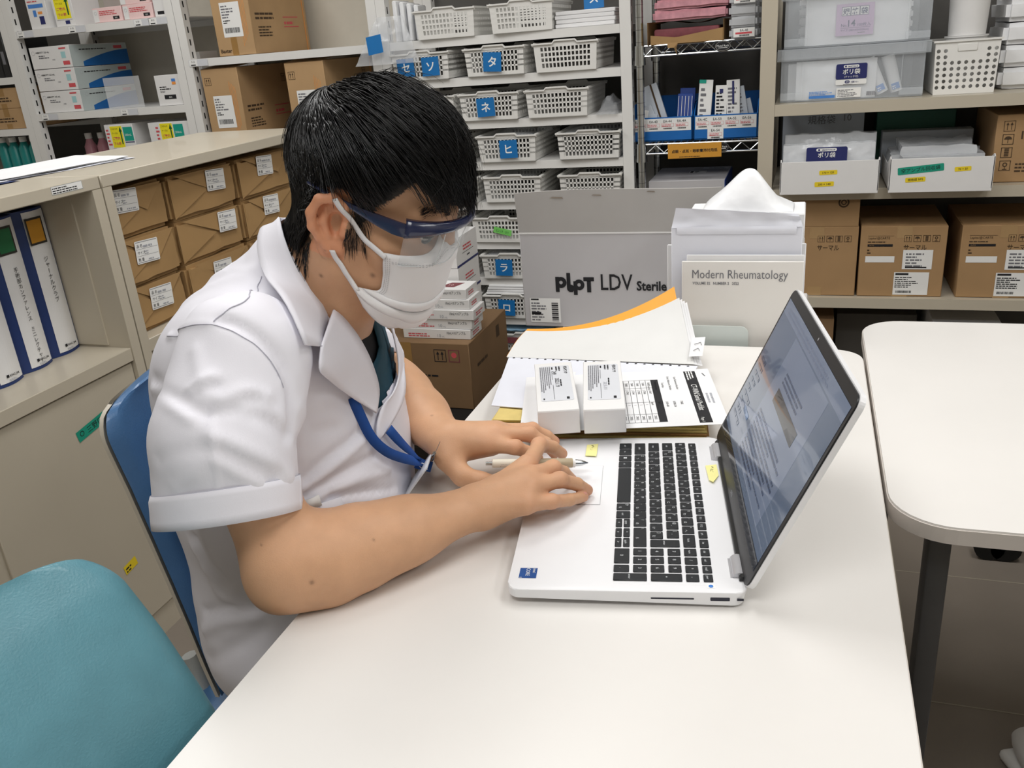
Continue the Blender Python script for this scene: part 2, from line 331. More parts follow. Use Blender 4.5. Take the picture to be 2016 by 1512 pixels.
# ---------------------------------------------------------------- sticky notes on the laptop
mat('sticky_yellow', 'f4eea0', .7, var=.02)
def note(label, pts, marks, lift):
    o = thing('sticky_note', label, 'sticky note', (-0.2735, 0.7017, .7388), 0.1737, group='sticky notes on the laptop')
    b = MB(); n = len(pts); b.add([(x, y, l) for (x, y), l in zip(pts, lift)] + [(x, y, l + .0002) for (x, y), l in zip(pts, lift)], [tuple(range(n))[::-1], tuple(range(n, 2 * n))] + [(i, (i + 1) % n, n + (i + 1) % n, n + i) for i in range(n)], 'sticky_yellow')
    for q in marks: b.tube([(x, y, .0011) for x, y in q], .00025, 'ink', 5)
    return b.build('paper', o)
def scrawl(x, y, n, s, seed):
    r = random.Random(seed); out = []
    for k in range(n):
        cx, cy = x + r.uniform(-.001, .001), y - k * s * 1.3
        out.append([(cx + r.uniform(-s, s) * .6, cy + r.uniform(-s, s) * .6) for _ in range(4)])
    return out
note('small yellow sticky note beside the touchpad, far left of the keys', [(.0648, .3345), (.0800, .337), (.0792, .2985), (.0643, .3005)], scrawl(.072, .330, 6, .0036, 2), (.0006, .0006, .0016, .0012))
note('yellow sticky note with a folded corner between keys and screen', [(.2197, .2714), (.2339, .2745), (.2343, .2445), (.2262, .2245), (.2215, .231)], scrawl(.227, .266, 4, .0036, 5), (.0006, .0006, .0008, .0022, .0014))
# ---------------------------------------------------------------- low beige cabinets on the left (open shelf above, doors below)
def cabinet(label, y0, y1, open_z=.694):
    t = thing('steel_cabinet', label, 'cabinet', (-1.61, (y0 + y1) / 2, 0))
    W = (y1 - y0) / 2; b = MB()
    b.box(-.21, .21, -W, W, 1.0395, 1.066, 'beige_steel', .002, 1)
    b.box(-.21, .21, -W, -W + .026, 0, 1.0395, 'beige_steel'); b.box(-.21, .21, W - .026, W, 0, 1.0395, 'beige_steel')
    b.box(-.21, -.205, -W + .026, W - .026, .0, 1.0395, 'beige_steel'); b.box(-.20, .195, -W + .026, W - .026, .0, .07, 'beige_steel')
    b.box(-.205, .15, W - .030, W - .026, .70, 1.0395, 'beige_steel')
    b.build('body', t)
    b = MB(); b.box(-.205, .208, -W + .0262, W - .0262, .664, open_z, 'beige_steel', .0015, 1); b.build('shelf', t)
    for k, (a, c, dx) in enumerate(((-W + .028, .004, 0), (-.004, W - .028, .006))):
        b = MB(); b.box(.185 + dx, .195 + dx, a, c, .072, .660, 'beige_steel', .0015, 1); d = b.build('door', t)
        hy = a + .05 if k == 0 else c - .05
        b = MB(); b.box(.1951 + dx, .1975 + dx, hy - .012, hy + .012, .22, .30, 'beige_steel', .001, 1); b.build('handle', d)
    return t
cab = cabinet('low beige steel cabinet holding the white ring binders, left edge', .575, 1.478)
b = MB(); b.frame((.2103, .4065 - .085, 1.048), (0, 1, 0), (0, 0, 1)); b.rect(-.0, -.0, .082, .0165, 'grey_steel', 0); b.rect(.0012, .0012, .0796, .0141, 'label_white', .0001); b.print_(.003, .002, .07, .013, 3, 'ink', 4, .7, .0002); b.build('name_plate', cab)
cabinet('low beige steel cabinet packed with brown paper parcels, behind the sitter', 1.482, 2.385)
# parcels wrapped in kraft paper
def parcel(w, d, h, seed, lab):
    """lumpy wrapped parcel: x to the front, y along the shelf; folded flaps on the front"""
    r = random.Random(seed); bm = bmesh.new(); bmesh.ops.create_cube(bm, size=1)
    for q in bm.verts: q.co = Vector((q.co.x * d, q.co.y * w, q.co.z * h + h / 2))
    bmesh.ops.bevel(bm, geom=bm.edges[:], offset=.010, segments=2, affect='EDGES')
    bmesh.ops.subdivide_edges(bm, edges=bm.edges[:], cuts=5, use_grid_fill=True)
    s = r.uniform(0, 50)
    for q in bm.verts:
        n = noise.noise(Vector((q.co.x * 14 + s, q.co.y * 14, q.co.z * 14))) * .004 + noise.noise(Vector((q.co.x * 40 + s, q.co.y * 40, q.co.z * 40))) * .0012
        c = q.co - Vector((0, 0, h / 2)); k = Vector((c.x / d, c.y / w, c.z / h)); q.co += k * n * 1.6
        if q.co.z < .002: q.co.z = 0
    b = MB(); b.bm(bm, 'kraft', True)
    # the folded paper end: two triangular flaps lying on the front face
    f = d / 2 + .001
    a = r.uniform(.35, .6)
    b.add([(f, -w / 2 + .004, h * .97), (f + .004, -w / 2 + w * a, h * .52), (f, -w / 2 + .004, h * .06), (f - .004, -w / 2 + .004, h * .5)], [(0, 1, 2), (0, 3, 1), (1, 3, 2)], 'kraft')
    b.add([(f, -w / 2 + w * .1, h * .985), (f + .003, -w / 2 + w * (a + .12), h * .46), (f + .001, w / 2 - .01, h * .97)], [(0, 1, 2)], 'kraft')
    o = b.build('wrap', None, sharp=60)
    ly, lz = lab; L = MB(); L.frame((f + .0048, ly, lz), (0, 1, -.06), (0.02, 0.06, 1)); lw, lh = .076, .052
    L.rrect(-lw / 2, -lh / 2, lw, lh, .003, 'label_white', 0, 3)
    for x, y, ww, hh in ((-.035, .0225, .07, .0012), (-.035, -.0235, .07, .0012), (-.035, .007, .07, .0006), (-.035, -.0085, .07, .0006)): L.rect(x, y, ww, hh, 'ink_grey', .0002)
    for q, yy in (('品 名', .0115), ('サイズ', -.004), ('数 量', -.0195)): L.text(q, -.033, yy, .0085, 'ink', .0003)
    L.print_(-.012, .010, .04, .009, 1, 'ink_light', seed, .8); L.print_(-.01, -.006, .03, .01, 2, 'ink_light', seed + 1, .5); L.print_(.0, -.02, .03, .006, 1, 'ink_light', seed + 2, .8)
    return o, L
PG = 'brown paper parcels in the low cabinet'
rowname = ('bottom', 'middle', 'top'); 
for i, (y0, y1, d) in enumerate(((1.512, 1.722, .34), (1.727, 1.998, .34), (2.003, 2.276, .34))):
    for j in range(3):
        w = y1 - y0; h = .108
        lb = {(0, 2): (-.035, .082), (1, 2): (.045, .075), (2, 2): (-.01, .078), (0, 1): (-.012, .072), (1, 1): (.065, .075), (2, 1): (-.005, .078), (0, 0): (.005, .068), (1, 0): (0, .07), (2, 0): (0, .07)}[(i, j)]
        z = .6945 + j * .1095
        o, L = parcel(w - .004, d, h, 11 + i * 5 + j, lb)
        col = ('leftmost', 'centre', 'right')[i]
        t = thing('paper_parcel', 'brown paper parcel in the low cabinet, %s in the %s row' % (col, rowname[j]), 'parcel', (-1.612 + (0, .004, -.003)[(i + j) % 3], (y0 + y1) / 2, z), group=PG)
        o.parent = t; L.build('label', t)
# ring binders
mat('binder_blue', '22386f', .45, var=.05); mat('spine_white', 'e9e9ea', .4, var=.01, coat=.3); mat('orange_square', 'd0942f', .5, var=.03); mat('green_square', '1e6b40', .5, var=.03); mat('frame_dark', '33302b', .6)
def binder(label, y0, y1, x, text, sq, parts2=None):
    t = thing('ring_binder', label, 'binder', (x, (y0 + y1) / 2, .6945), group='white ring binders in the low cabinet')
    w = (y1 - y0); H = .318; b = MB(); W = w / 2
    b.box(-.27, -.013, -W, -W + .004, .0, H, 'binder_blue'); b.box(-.27, -.013, W - .004, W, 0, H, 'binder_blue')
    n = 12; P = [(-.013 + .013 * math.sin(math.pi * k / n), -W + w * k / n) for k in range(n + 1)]
    Q = P + [(-.016, W), (-.016, -W)]
    b.prism(Q, 0, H, 'binder_blue', True); b.box(-.26, -.02, -W + .006, W - .006, .008, H - .012, 'paper'); b.build('cover', t)
    b = MB(); k0, k1 = 3, 11.6
    pt = lambda k, z: (-.0125 + .0134 * math.sin(math.pi * k / n), -W + w * k / n, z)
    N = 10; ks = [k0 + (k1 - k0) * i / N for i in range(N + 1)]
    for i in range(N): b.add([pt(ks[i], .007), pt(ks[i + 1], .007), pt(ks[i + 1], H - .004), pt(ks[i], H - .004)], [(0, 1, 2, 3)], 'spine_white', True)
    b.frame((.0016, w * .02, 0), (0, 1, 0), (0, 0, 1))
    b.rect(-w * .27, .245, w * .5, .056, 'frame_dark', 0); b.rect(-w * .23, .2495, w * .42, .047, sq, .0002)
    b.vtext(text, w * .045, .212, .0125 if len(text) < 10 else .0112, 'ink', .0004)
    b.rect(-w * .1, .017, .006, .006, 'ink', .0004); b.text('KING JIM', -w * .1 + .008, .0175, .0065, 'ink', .0004, w=.022, bold=.02); b.print_(-w * .1 + .004, .009, .028, .005, 2, 'ink_light', 3)
    b.build('spine_card', t)
binder('white binder with orange square, rightmost in the low cabinet', 1.360, 1.447, -1.528, 'ジャーナルクラブ', 'orange_square')
binder('white binder with dark green square, second from the right', 1.268, 1.354, -1.514, '手術部カンファレンス ミニレクチャー', 'green_square')
binder('white binder at the left picture edge, third from the right', 1.176, 1.262, -1.500, '症例検討会', 'green_square')
# tape on the cabinet door
o = thing('tape_strip', 'green tape with handwriting stuck on the beige cabinet door', 'tape', (-1.4082, 1.312, .575)); b = MB(); b.frame((0, 0, 0), (0, .98, .17), (0, -.17, .98))
b.rect(-.058, -.012, .116, .024, 'green_tape'); b.text('三野口', -.03, -.006, .016, 'ink', .0003); b.disc(-.044, .002, .006, 'ink', .0003, 12, .0045); b.text('3', .04, -.006, .014, 'ink', .0003); b.build('tape', o)
o = thing('tape_strip', 'small yellow tape tab low on the beige cabinet door', 'tape', (-1.4082, 1.297, .226)); b = MB(); b.frame((0, 0, 0), (0, .98, .17), (0, -.17, .98)); b.rect(-.02, -.011, .04, .022, 'yellow_label'); b.print_(-.016, -.008, .03, .015, 2, 'ink', 3); b.build('tape', o)
# papers lying on top of the near cabinet
def sheets(name, label, cat, z, quads, mats, lift=.0):
    o = thing(name, label, cat, (quads[0][0][0], quads[0][0][1], z)); x0, y0 = quads[0][0]
    for k, (q, m) in enumerate(zip(quads, mats)):
        b = MB(); zz = k * .0022
        def P(u, v, q=q):
            a = Vector(q[0]).lerp(Vector(q[1]), u); c = Vector(q[3]).lerp(Vector(q[2]), u); r = a.lerp(c, v); return r
        for s in (0, .0016):
            b.grid(lambda u, v: (P(u, v).x - x0, P(u, v).y - y0, zz + s + lift * noise.noise(Vector((u * 3, v * 3, k))) * .5 + lift * .5 * (u * v)), 8, 8, m)
        c = [P(0, 0), P(1, 0), P(1, 1), P(0, 1)]
        b.build('sheet', o)
    return o
sheets('paper_pile', 'loose white papers lying on the near cabinet top', 'papers', 1.0665, [[(-1.60, 1.40), (-1.545, 1.765), (-1.74, 1.80), (-1.80, 1.44)], [(-1.62, 1.38), (-1.56, 1.72), (-1.77, 1.75), (-1.81, 1.40)], [(-1.60, 1.42), (-1.56, 1.76), (-1.76, 1.80), (-1.79, 1.47)]], ['paper_blue', 'paper', 'paper'], .006)
sheets('clipboard', 'dark blue clipboard with paper at the picture edge on the cabinet', 'clipboard', 1.0665, [[(-1.585, 1.16), (-1.565, 1.435), (-1.80, 1.375), (-1.80, 1.13)], [(-1.592, 1.16), (-1.578, 1.42), (-1.80, 1.362), (-1.80, 1.12)]], ['binder_blue', 'paper_blue'], .001)
# ---------------------------------------------------------------- white steel shelving along the back wall
def shelving(label, x0, x1, y0, y1, zs, top, lpost=True, rpost=True, m='white_steel', lip=.028, back='wall_paint', pw=.036, slots=True, side=None):
    t = thing('steel_shelving', label, 'shelving', ((x0 + x1) / 2, y0, 0)); cx = (x0 + x1) / 2
    def post(x, y):
        b = MB(); b.box(x - pw / 2 - cx, x + pw / 2 - cx, y - y0, y - y0 + .038, 0, top, m)
        if slots:
            for k in range(int(top / .045)): b.box(x + pw / 2 - cx, x + pw / 2 - cx + .0004, y - y0 + .014, y - y0 + .021, .03 + k * .045, .052 + k * .045, 'slot_black')
        b.build('post', t)
    for ok, x in ((lpost, x0), (rpost, x1)):
        if ok: post(x, y0); post(x, y1 - .038)
    for z in zs:
        b = MB(); a, c = x0 + pw / 2 - cx, x1 - pw / 2 - cx
        b.box(a + .0005, c - .0005, .004, y1 - y0 - .002, z - .0035, z, m); b.box(a + .0005, c - .0005, .001, .004, z - lip, z, m); b.box(a + .0005, c - .0005, y1 - y0 - .004, y1 - y0 - .001, z - lip, z - .004, m)
        b.build('shelf', t)
    b = MB(); b.box(x0 + pw / 2 - cx, x1 - pw / 2 - cx, y1 - y0 - .001, y1 - y0 + .004, 0.02, top - .02, back); b.build('back_panel', t)
    for x in side or ():
        b = MB(); b.box(x - cx - .001, x - cx + .001, .04, y1 - y0 - .04, .02, top - .02, m); b.build('side_panel', t)
    return t
mat('back_beige', 'c9c3b6', .6, var=.02); mat('side_grey', 'b9bcbb', .5, var=.02)
shelving('white shelving at the far left edge with teal bottles', -4.0 + .25, -3.137, 3.0, 3.46, (1.275, 1.068, .86, .45, .1), 2.1, True, True, back='back_grey')
shelving('white shelving with white and pink medicine boxes, upper left', -3.100, -2.318, 3.0, 3.46, (1.445, 1.122, .82, .45, .1), 2.1, True, True, back='back_beige')
shelving('white shelving holding big brown cartons, behind the head', -2.280, -1.476, 3.0, 3.46, (1.285, .96, .55, .15), 2.1, True, True, back='back_beige')
shelving('white shelving filled with slotted plastic baskets', -1.439, -.576, 3.0, 3.46, (1.285, 1.152, 1.005, .860, .717, .570, .431, .275, .122), 2.0, True, True, back='back_grey')
# baskets
def basket_mesh(W=.214, D=.34, H=.094):
    b = MB(); m = 'basket_white'; t = .0022
    nx, nz = 15, 4; bot, top = .014, .080; pitch = W / (nx + 1)
    def wall(y0, y1):
        b.box(-W / 2, W / 2, y0, y1, 0, bot, m); b.box(-W / 2, W / 2, y0, y1, top - .002, H - .010, m)
        for k in range(nz - 1): z = bot + (top - bot) * (k + 1) / nz; b.box(-W / 2, W / 2, y0, y1, z - .0028, z + .0028, m)
        for k in range(nx + 1):
            x = -W / 2 + W * (k + .5) / (nx + 1); hw = .0024 if 0 < k < nx else .012; b.box(max(-W / 2, x - hw), min(W / 2, x + hw), y0, y1, bot, top, m)
    wall(0, t); wall(D - t, D)
    for s in (-1, 1):
        x0, x1 = (W / 2 - t, W / 2) if s > 0 else (-W / 2, -W / 2 + t)
        b.box(x0, x1, t, D - t, 0, bot, m); b.box(x0, x1, t, D - t, top - .002, H, m)
        for k in range(nz - 1): z = bot + (top - bot) * (k + 1) / nz; b.box(x0, x1, t, D - t, z - .004, z + .004, m)
        for k in range(27): y = .012 + (D - .024) * k / 26; b.box(x0, x1, y - .0045, y + .0045, bot, top, m)
    b.box(-W / 2, W / 2, 0, D, 0, .002, m)
    # rim, raised in the middle of the front as a grip
    prof = [(-W / 2 - .006, H - .002), (-.042, H - .002), (-.034, H + .006), (.034, H + .006), (.042, H - .002), (W / 2 + .006, H - .002)]
    for i in range(5):
        (a, za), (c, zc) = prof[i], prof[i + 1]
        for y0, y1 in ((-.006, .003), (D - .003, D + .006)):
            b.add([(a, y0, za - .005), (c, y0, zc - .005), (c, y1, zc - .005), (a, y1, za - .005), (a, y0, za), (c, y0, zc), (c, y1, zc), (a, y1, za)], [(0, 3, 2, 1), (4, 5, 6, 7), (0, 1, 5, 4), (1, 2, 6, 5), (2, 3, 7, 6), (3, 0, 4, 7)], m)
            yy0, yy1 = (0, t) if y0 < .1 else (D - t, D)
            b.add([(a, yy0, H - .012), (c, yy0, H - .012), (c, yy1, H - .012), (a, yy1, H - .012), (a, yy0, za - .005), (c, yy0, zc - .005), (c, yy1, zc - .005), (a, yy1, za - .005)], [(0, 1, 5, 4), (2, 3, 7, 6)], m)
    for s in (-1, 1): b.box(s * W / 2 - .006, s * W / 2 + .006, .003, D - .003, H - .007, H - .002, m)
    b.v = [(x * (.955 + .055 * z / H), D / 2 + (y - D / 2) * (.97 + .035 * z / H), z) for x, y, z in b.v]
    return b
proto = basket_mesh().build('basket_shell'); BM = proto.data; bpy.data.objects.remove(proto)
BG = 'white slotted baskets on the white shelving'
def basket(label, xl, xr, z, rz=0, y=2.985, cards=(), fill=0, seed=0):
    t = thing('basket', label, 'basket', ((xl + xr) / 2, y, z + .0003), rz, BG)
    o = bpy.data.objects.new('shell', BM); COL.objects.link(o); o.parent = t
    for ch, cx, tilt in cards:
        b = MB(); b.frame((cx, -.0045, .046), (math.cos(tilt), 0, math.sin(tilt)), (-math.sin(tilt), 0, math.cos(tilt))); b.rect(-.033, -.032, .066, .062, 'card_blue', 0)
        b.text(ch, 0, -.014, .036, 'label_white', .0004, 'c', .02); b.build('index_card', t)
    return t
def bagfill(label, x, y, z, w, d, h, seed, m='clear_film2'):
    o = thing('plastic_bag', label, 'bag', (x, y, z)); b = MB()
    s = seed * 7.3
    def f(u, v):
        n = noise.noise(Vector((u * 4 + s, v * 4, s))) ; e = math.sin(math.pi * min(1, max(0, u))) ** .5 * math.sin(math.pi * v) ** .5
        return ((u - .5) * w, (v - .5) * d, .001 + e * h * (.65 + .6 * n))
    b.grid(f, 14, 10, m); b.grid(lambda u, v: (f(u, v)[0], f(u, v)[1], 0.0), 4, 4, m); return b.build('film', o)
Z = (1.285, 1.152, 1.005, .860, .717, .570, .431, .275, .122)
basket('white slotted basket right of the clear bag, top row in view', -1.304, -1.09, Z[0], .03)
basket('white slotted basket left of the paper packs, top row in view', -1.029, -.815, Z[0], .06)
basket('white basket with cards セ and ソ', -1.410, -1.197, Z[1], -.02, cards=(('セ', -.055, .03), ('ソ', .04, .02)))
basket('white basket with card タ', -1.135, -.921, Z[1], -.02, cards=(('タ', -.006, -.06),))
basket('white slotted basket without card beside the basket タ', -.884, -.670, Z[1], .03)
basket('white basket with card ニ behind the hair', -1.405, -1.19, Z[2], -.03, cards=(('ニ', .045, .0),))
basket('white basket with card ネ', -1.168, -.954, Z[2], -.02, cards=(('ネ', -.01, .04),))
basket('white slotted basket without card beside the basket ネ', -.922, -.708, Z[2], .03)
basket('white basket cut off by the hair, left of basket ヒ', -1.39, -1.176, Z[3], -.02)
basket('white basket with card ヒ and clear bags on top', -1.114, -.900, Z[3], .0, cards=(('ヒ', .008, .02),))
basket('white slotted basket with film on top, right of basket ヒ', -.818, -.604, Z[3], .04)
basket('white basket showing only its long side beside the forehead hair', -1.345, -1.132, Z[4], .0)
basket('white slotted basket above the grey carton, left one of two', -1.105, -.891, Z[4], .0)
basket('white slotted basket above the grey carton, right one of two', -.819, -.605, Z[4], .02)
basket('white basket beside the goggles, left of the green tape', -1.405, -1.19, Z[5], .0)
bk = basket('white basket with a strip of green tape', -1.164, -.950, Z[5], -.03)
b = MB(); b.frame((.012, -.0055, .043), (.97, 0, -.22), (.22, 0, .97)); b.rect(-.035, -.011, .07, .022, 'lime_tape', 0); b.text('エンリオ・カワ', -.026, -.005, .011, 'green_ink', .0004, w=.05); b.build('tape', bk)
basket('white basket left of basket ラ, beside the face mask', -1.385, -1.172, Z[6], .02)
basket('white basket with card ラ', -1.138, -.924, Z[6], -.0, cards=(('ラ', -.02, -.02),))
basket('white basket left of basket ロ, behind the small packs', -1.38, -1.166, Z[7], .02)
basket('white basket with card ロ and white papers', -1.140, -.926, Z[7], -.0, cards=(('ロ', -.02, -.04),))
bk = basket('white basket with a dark red label at the bottom', -1.10, -.886, Z[8], .0)
b = MB(); b.frame((-.05, -.0055, .068)); b.rect(-.03, -.012, .07, .024, 'maroon', 0); b.build('label', bk)
# clear bags with blue card hanging at the upper left of the baskets
o = thing('plastic_bag', 'crinkled clear bag with blue card hanging off the top basket shelf', 'bag', (-1.42, 2.975, 1.26)); b = MB()
for s in (0, 1):
    b.grid(lambda u, v: ((u - .5) * (.10 + .15 * (1 - v)) + .02 * v, (.03 if s else -.02) * math.sin(math.pi * u) * (1.1 - v) - .012 + .012 * noise.noise(Vector((u * 7, v * 7, 3 + s))) + v * .02, -.045 + v * .155), 14, 12, 'clear_film2')
b.build('film', o)
b = MB(); b.frame((-.025, -.042, .022), (.97, -.1, .12), (-.12, .1, .97)); b.rect(-.031, -.03, .062, .06, 'card_blue'); b.build('index_card', o)
for k in range(4):
    oo = thing('flat_packet', 'grey paper packet standing in the clear bag, %s' % ('leftmost', 'second from left', 'third from left', 'rightmost')[k], 'packet', (-1.395 + k * .022, 3.02 + k * .012, 1.2856), .05 * k, 'packets in the clear bag'); b = MB()
    b.box(-.008, .008, 0, .12, 0, .135 - k * .006, 'bag_white', .004, 1); b.build('packet', oo)
# white paper packs at the right end of the top row
for k in range(4):
    o = thing('paper_pack', 'white paper pack right of the top baskets, %s of the pile' % ('bottom', 'second from bottom', 'third from bottom', 'topmost')[k], 'paper pack', (-.715 + .003 * (k % 2), 3.02, 1.2854 + k * .013), .01 * k, 'paper packs right of the top baskets')
    b = MB(); b.box(-.1, .1, 0, .26, 0, .0125, 'paper', .002, 1); b.build('pack', o)
o = thing('index_card', 'blue card with ス standing behind the paper packs', 'card', (-.69, 3.06, 1.338)); b = MB(); b.frame((0, 0, 0), (1, 0, .06), (-.05, .25, 1)); b.rect(-.034, 0, .068, .065, 'card_blue'); b.text('ス', 0, .02, .034, 'label_white', .0004, 'c', .02); b.build('card', o)
bagfill('clear bag lying on basket ヒ', -.99, 3.09, Z[3] + .086, .16, .17, .035, 2); bagfill('clear bag end sticking up on basket ヒ at right', -.90, 3.12, Z[3] + .088, .05, .06, .055, 3)
bagfill('clear film lying on the basket right of ヒ', -.72, 3.10, Z[3] + .086, .18, .17, .022, 4); bagfill('clear film sticking up beside the hair, left of basket ヒ', -1.19, 3.02, Z[3] + .088, .04, .08, .055, 5)
bagfill('clear bag squeezed in right of the third row baskets', -.645, 3.09, Z[2], .075, .2, .075, 6); bagfill('crumpled clear film on the fifth row basket by the forehead', -1.21, 3.02, Z[4] + .088, .12, .08, .03, 7)
bagfill('clear bag on the basket above the grey carton', -1.0, 3.12, Z[4] + .086, .16, .2, .02, 8); bagfill('clear bag heap on basket ラ', -1.06, 3.07, Z[6] + .086, .14, .12, .028, 9)
for k in range(4):
    o = thing('paper_sheet_pad', 'white pad of sheets on basket ロ, %s' % ('lowest', 'second lowest', 'third lowest', 'topmost')[k], 'paper pad', (-1.03, 2.99, Z[7] + .0945 + k * .009), .01 * (-1) ** k, 'pads on basket ロ'); b = MB(); b.box(-.105 + .004 * k, .105, 0, .25, 0, .0085, 'paper', .002, 1); b.build('pad', o)
mat('blue_sheet', '87a9c0', .4, var=.25, scale=20)
o = thing('wrapping_sheet', 'bluish printed wrapping lying on the lowest basket', 'wrapping', (-.99, 3.0, Z[8] + .098)); b = MB(); b.grid(lambda u, v: ((u - .5) * .2, v * .22, .002 + .03 * v + .012 * abs(noise.noise(Vector((u * 5, v * 5, 1))))), 10, 8, 'blue_sheet'); b.grid(lambda u, v: ((u - .5) * .2, v * .22, 0), 2, 2, 'blue_sheet'); b.build('sheet', o)
# ---------------------------------------------------------------- boxes on the upper left shelving
def carton(name, label, cat, x, y, z, w, d, h, m, rz=0, group=None, bev=.002, parts=None):
    """box with its front at local y=0, corner centre; parts(b) draws on it; returns the thing"""
    t = thing(name, label, cat, (x, y, z + .0004), rz, group); b = MB(); b.box(-w / 2, w / 2, 0, d, 0, h, m, bev, 1); b.build('box', t)
    return t
def deco(t, name, fn, front=True, w=0, d=0):
    b = MB()
    if front: b.frame((0, -.0004, 0))
    else: b.frame((w / 2 + .0004, 0, 0), (0, 1, 0), (0, 0, 1))
    fn(b); return b.build(name, t)
def up_arrows(b, x, y, s, m='ink_brown'):
    for q in ((x, y, s, s * .05), (x, y + s * .95, s, s * .05), (x, y, s * .05, s), (x + s * .95, y, s * .05, s)): b.rect(*q, m, .0004)
    for k in (.32, .68):
        b.rect(x + s * k - s * .03, y + s * .14, s * .06, s * .5, m, .0004); b.add([(x + s * (k - .13), y + s * .6, .0004), (x + s * (k + .13), y + s * .6, .0004), (x + s * k, y + s * .86, .0004)], [(0, 1, 2)], m)
def ship_label(b, x, y, w, h, seed):
    b.rrect(x, y, w, h, .002, 'label_white', .0003, 3); b.print_(x + w * .06, y + h * .55, w * .8, h * .4, 5, 'ink_grey', seed, .6, .0006); b.print_(x + w * .08, y + h * .4, w * .4, h * .12, 2, 'ink', seed + 1, .7, .0006); b.barcode(x + w * .1, y + h * .12, w * .75, h * .15, 'ink', seed, .0006)
def brown(label, x, z, h, top_cut, seed):
    t = carton('cardboard_carton', label, 'carton', x, 3.012, z, .164, .40, h, 'card_tan', group='tall brown cartons on the white shelving')
    def front(b):
        b.rect(-.02, 0, .026, h * .22 if h > .29 else .05, 'tape_brown', .0002)
        b.text('Baxter', -.072, .012, .018, 'ink_brown', .0004, bold=.02); up_arrows(b, -.07, h - .06, .028)
        for k in range(5): b.rect(.036 + k * .006, .03 + .01 * k, .0012, h - .08 - .015 * k, 'orange_print', .0002)
    deco(t, 'front_print', front); deco(t, 'label', lambda b: ship_label(b, -.045, .065, .085, .12, seed))
    def side(b):
        b.print_(.03, .12, .14, .03, 2, 'ink_brown', seed + 3, .9, .0003); b.print_(.04, .06, .1, .04, 4, 'ink_brown', seed + 5, .8, .0003); b.rect(.22, .09, .11, .003, 'ink_red', .0003); b.rect(.22, .125, .11, .003, 'ink_red', .0003); b.print_(.225, .1, .1, .02, 1, 'ink_red', 4, .9, .0003); b.rect(.375, 0, .006, h, 'orange_print', .0002); up_arrows(b, .30, h - .07, .03)
    deco(t, 'side_print', side, False, .164)
    b = MB(); b.add([(-.08, -.002, h + .0005), (.08, -.002, h + .0005), (.08, .13, h + .012), (-.08, .13, h + .014)], [(0, 1, 2, 3), (3, 2, 1, 0)], 'card_tan'); b.build('flap', t)
    return t
brown('tall brown carton standing on the upper shelf behind the head', -2.056, 1.2855, .33, 0, 21)
brown('tall brown carton left of the head on the lower shelf', -2.158, .9605, .285, 0, 31)
brown('tall brown carton mostly behind the crown of the head', -1.785, .9605, .285, 0, 41)
def medbox(label, x, z, w, d, h, m='box_white', fn=None, y=3.015, group=None, name='medicine_box', sfn=None, rz=0, card=None):
    t = carton(name, label, 'box', x, y, z, w, d, h, m, rz, group, .001)
    if fn: deco(t, 'front_print', fn)
    if card: deco(t, 'arrow_card', lambda b: ycard(b, *card))
    if sfn: deco(t, 'side_print', sfn, False, w)
    return t
GB = 'medicine boxes on the upper left shelving'
def f1(b): b.rect(-.04, .078, .075, .014, 'blue_print', .0002); b.rect(-.022, .046, .016, .024, 'blue_print', .0002); b.rect(.002, .054, .022, .01, 'orange_print', .0002); b.rect(.004, .016, .024, .03, 'ink_navy', .0002); b.print_(-.04, .1, .05, .008, 1, 'ink_red', 2)
medbox('white box with blue and orange print, leftmost on upper shelf', -2.955, 1.4455, .098, .15, .118, fn=f1, group=GB)
def ycard(b, x0, y0, w, h):
    b.rect(x0 - .003, y0 - .003, w + .006, h + .006, 'label_white', .0012); b.rect(x0, y0, w, h, 'yellow_card', .0016)
    b.rect(x0 + w * .80, y0 + h * .15, w * .1, h * .6, 'green_ink', .002); b.add([(x0 + w * .72, y0 + h * .74, .002), (x0 + w * .98, y0 + h * .74, .002), (x0 + w * .85, y0 + h * .97, .002)], [(0, 1, 2)], 'green_ink')
    b.text('これからの', x0 + w * .08, y0 + h * .84, h * .1, 'ink', .002, w=w * .55); b.text('ケースは', x0 + w * .12, y0 + h * .64, h * .1, 'ink', .002, w=w * .45); b.text('ご案内', x0 + w * .1, y0 + h * .38, h * .15, 'ink_red', .002, w=w * .6, bold=.02); b.text('下の箱', x0 + w * .1, y0 + h * .13, h * .15, 'ink_red', .002, w=w * .6, bold=.02)
def f2(b): b.rect(.0, .008, .022, .013, 'ink_navy', .0004)
medbox('white box behind a yellow arrow card, upper shelf left', -2.826, 1.4455, .098, .15, .11, fn=f2, group=GB, card=(-.036, .028, .072, .082))
mat('box_taupe', 'a9a09a', .6, var=.02)
def f3(b): b.print_(-.05, .105, .09, .02, 1, 'ink_brown', 3, .9); b.rect(-.05, .06, .1, .0015, 'ink_brown', .0003); b.text('270', -.022, .018, .034, 'ink_navy', .0004, w=.05); b.disc(-.055, .135, .006, 'maroon', .0003)
medbox('grey brown box marked 270 on the upper shelf', -2.70, 1.4455, .115, .12, .16, 'box_taupe', f3, 3.17, GB)
def f4(b): b.rect(-.068, .002, .024, .046, 'box_white', .0002); b.disc(-.056, .034, .006, 'ink_light', .0004, 14, .005); b.print_(-.038, .026, .085, .018, 3, 'ink_red', 6, .8); b.rect(.024, .008, .03, .011, 'ink', .0004); b.text('G29', .032, .0105, .007, 'label_white', .0008)
medbox('pink box with a black tab, left one on the upper shelf', -2.613, 1.4455, .138, .14, .053, 'box_pink', f4, 3.012, GB)
medbox('pink box with a black tab, lower right one on the upper shelf', -2.468, 1.4455, .138, .14, .053, 'box_pink', f4, 3.012, GB)
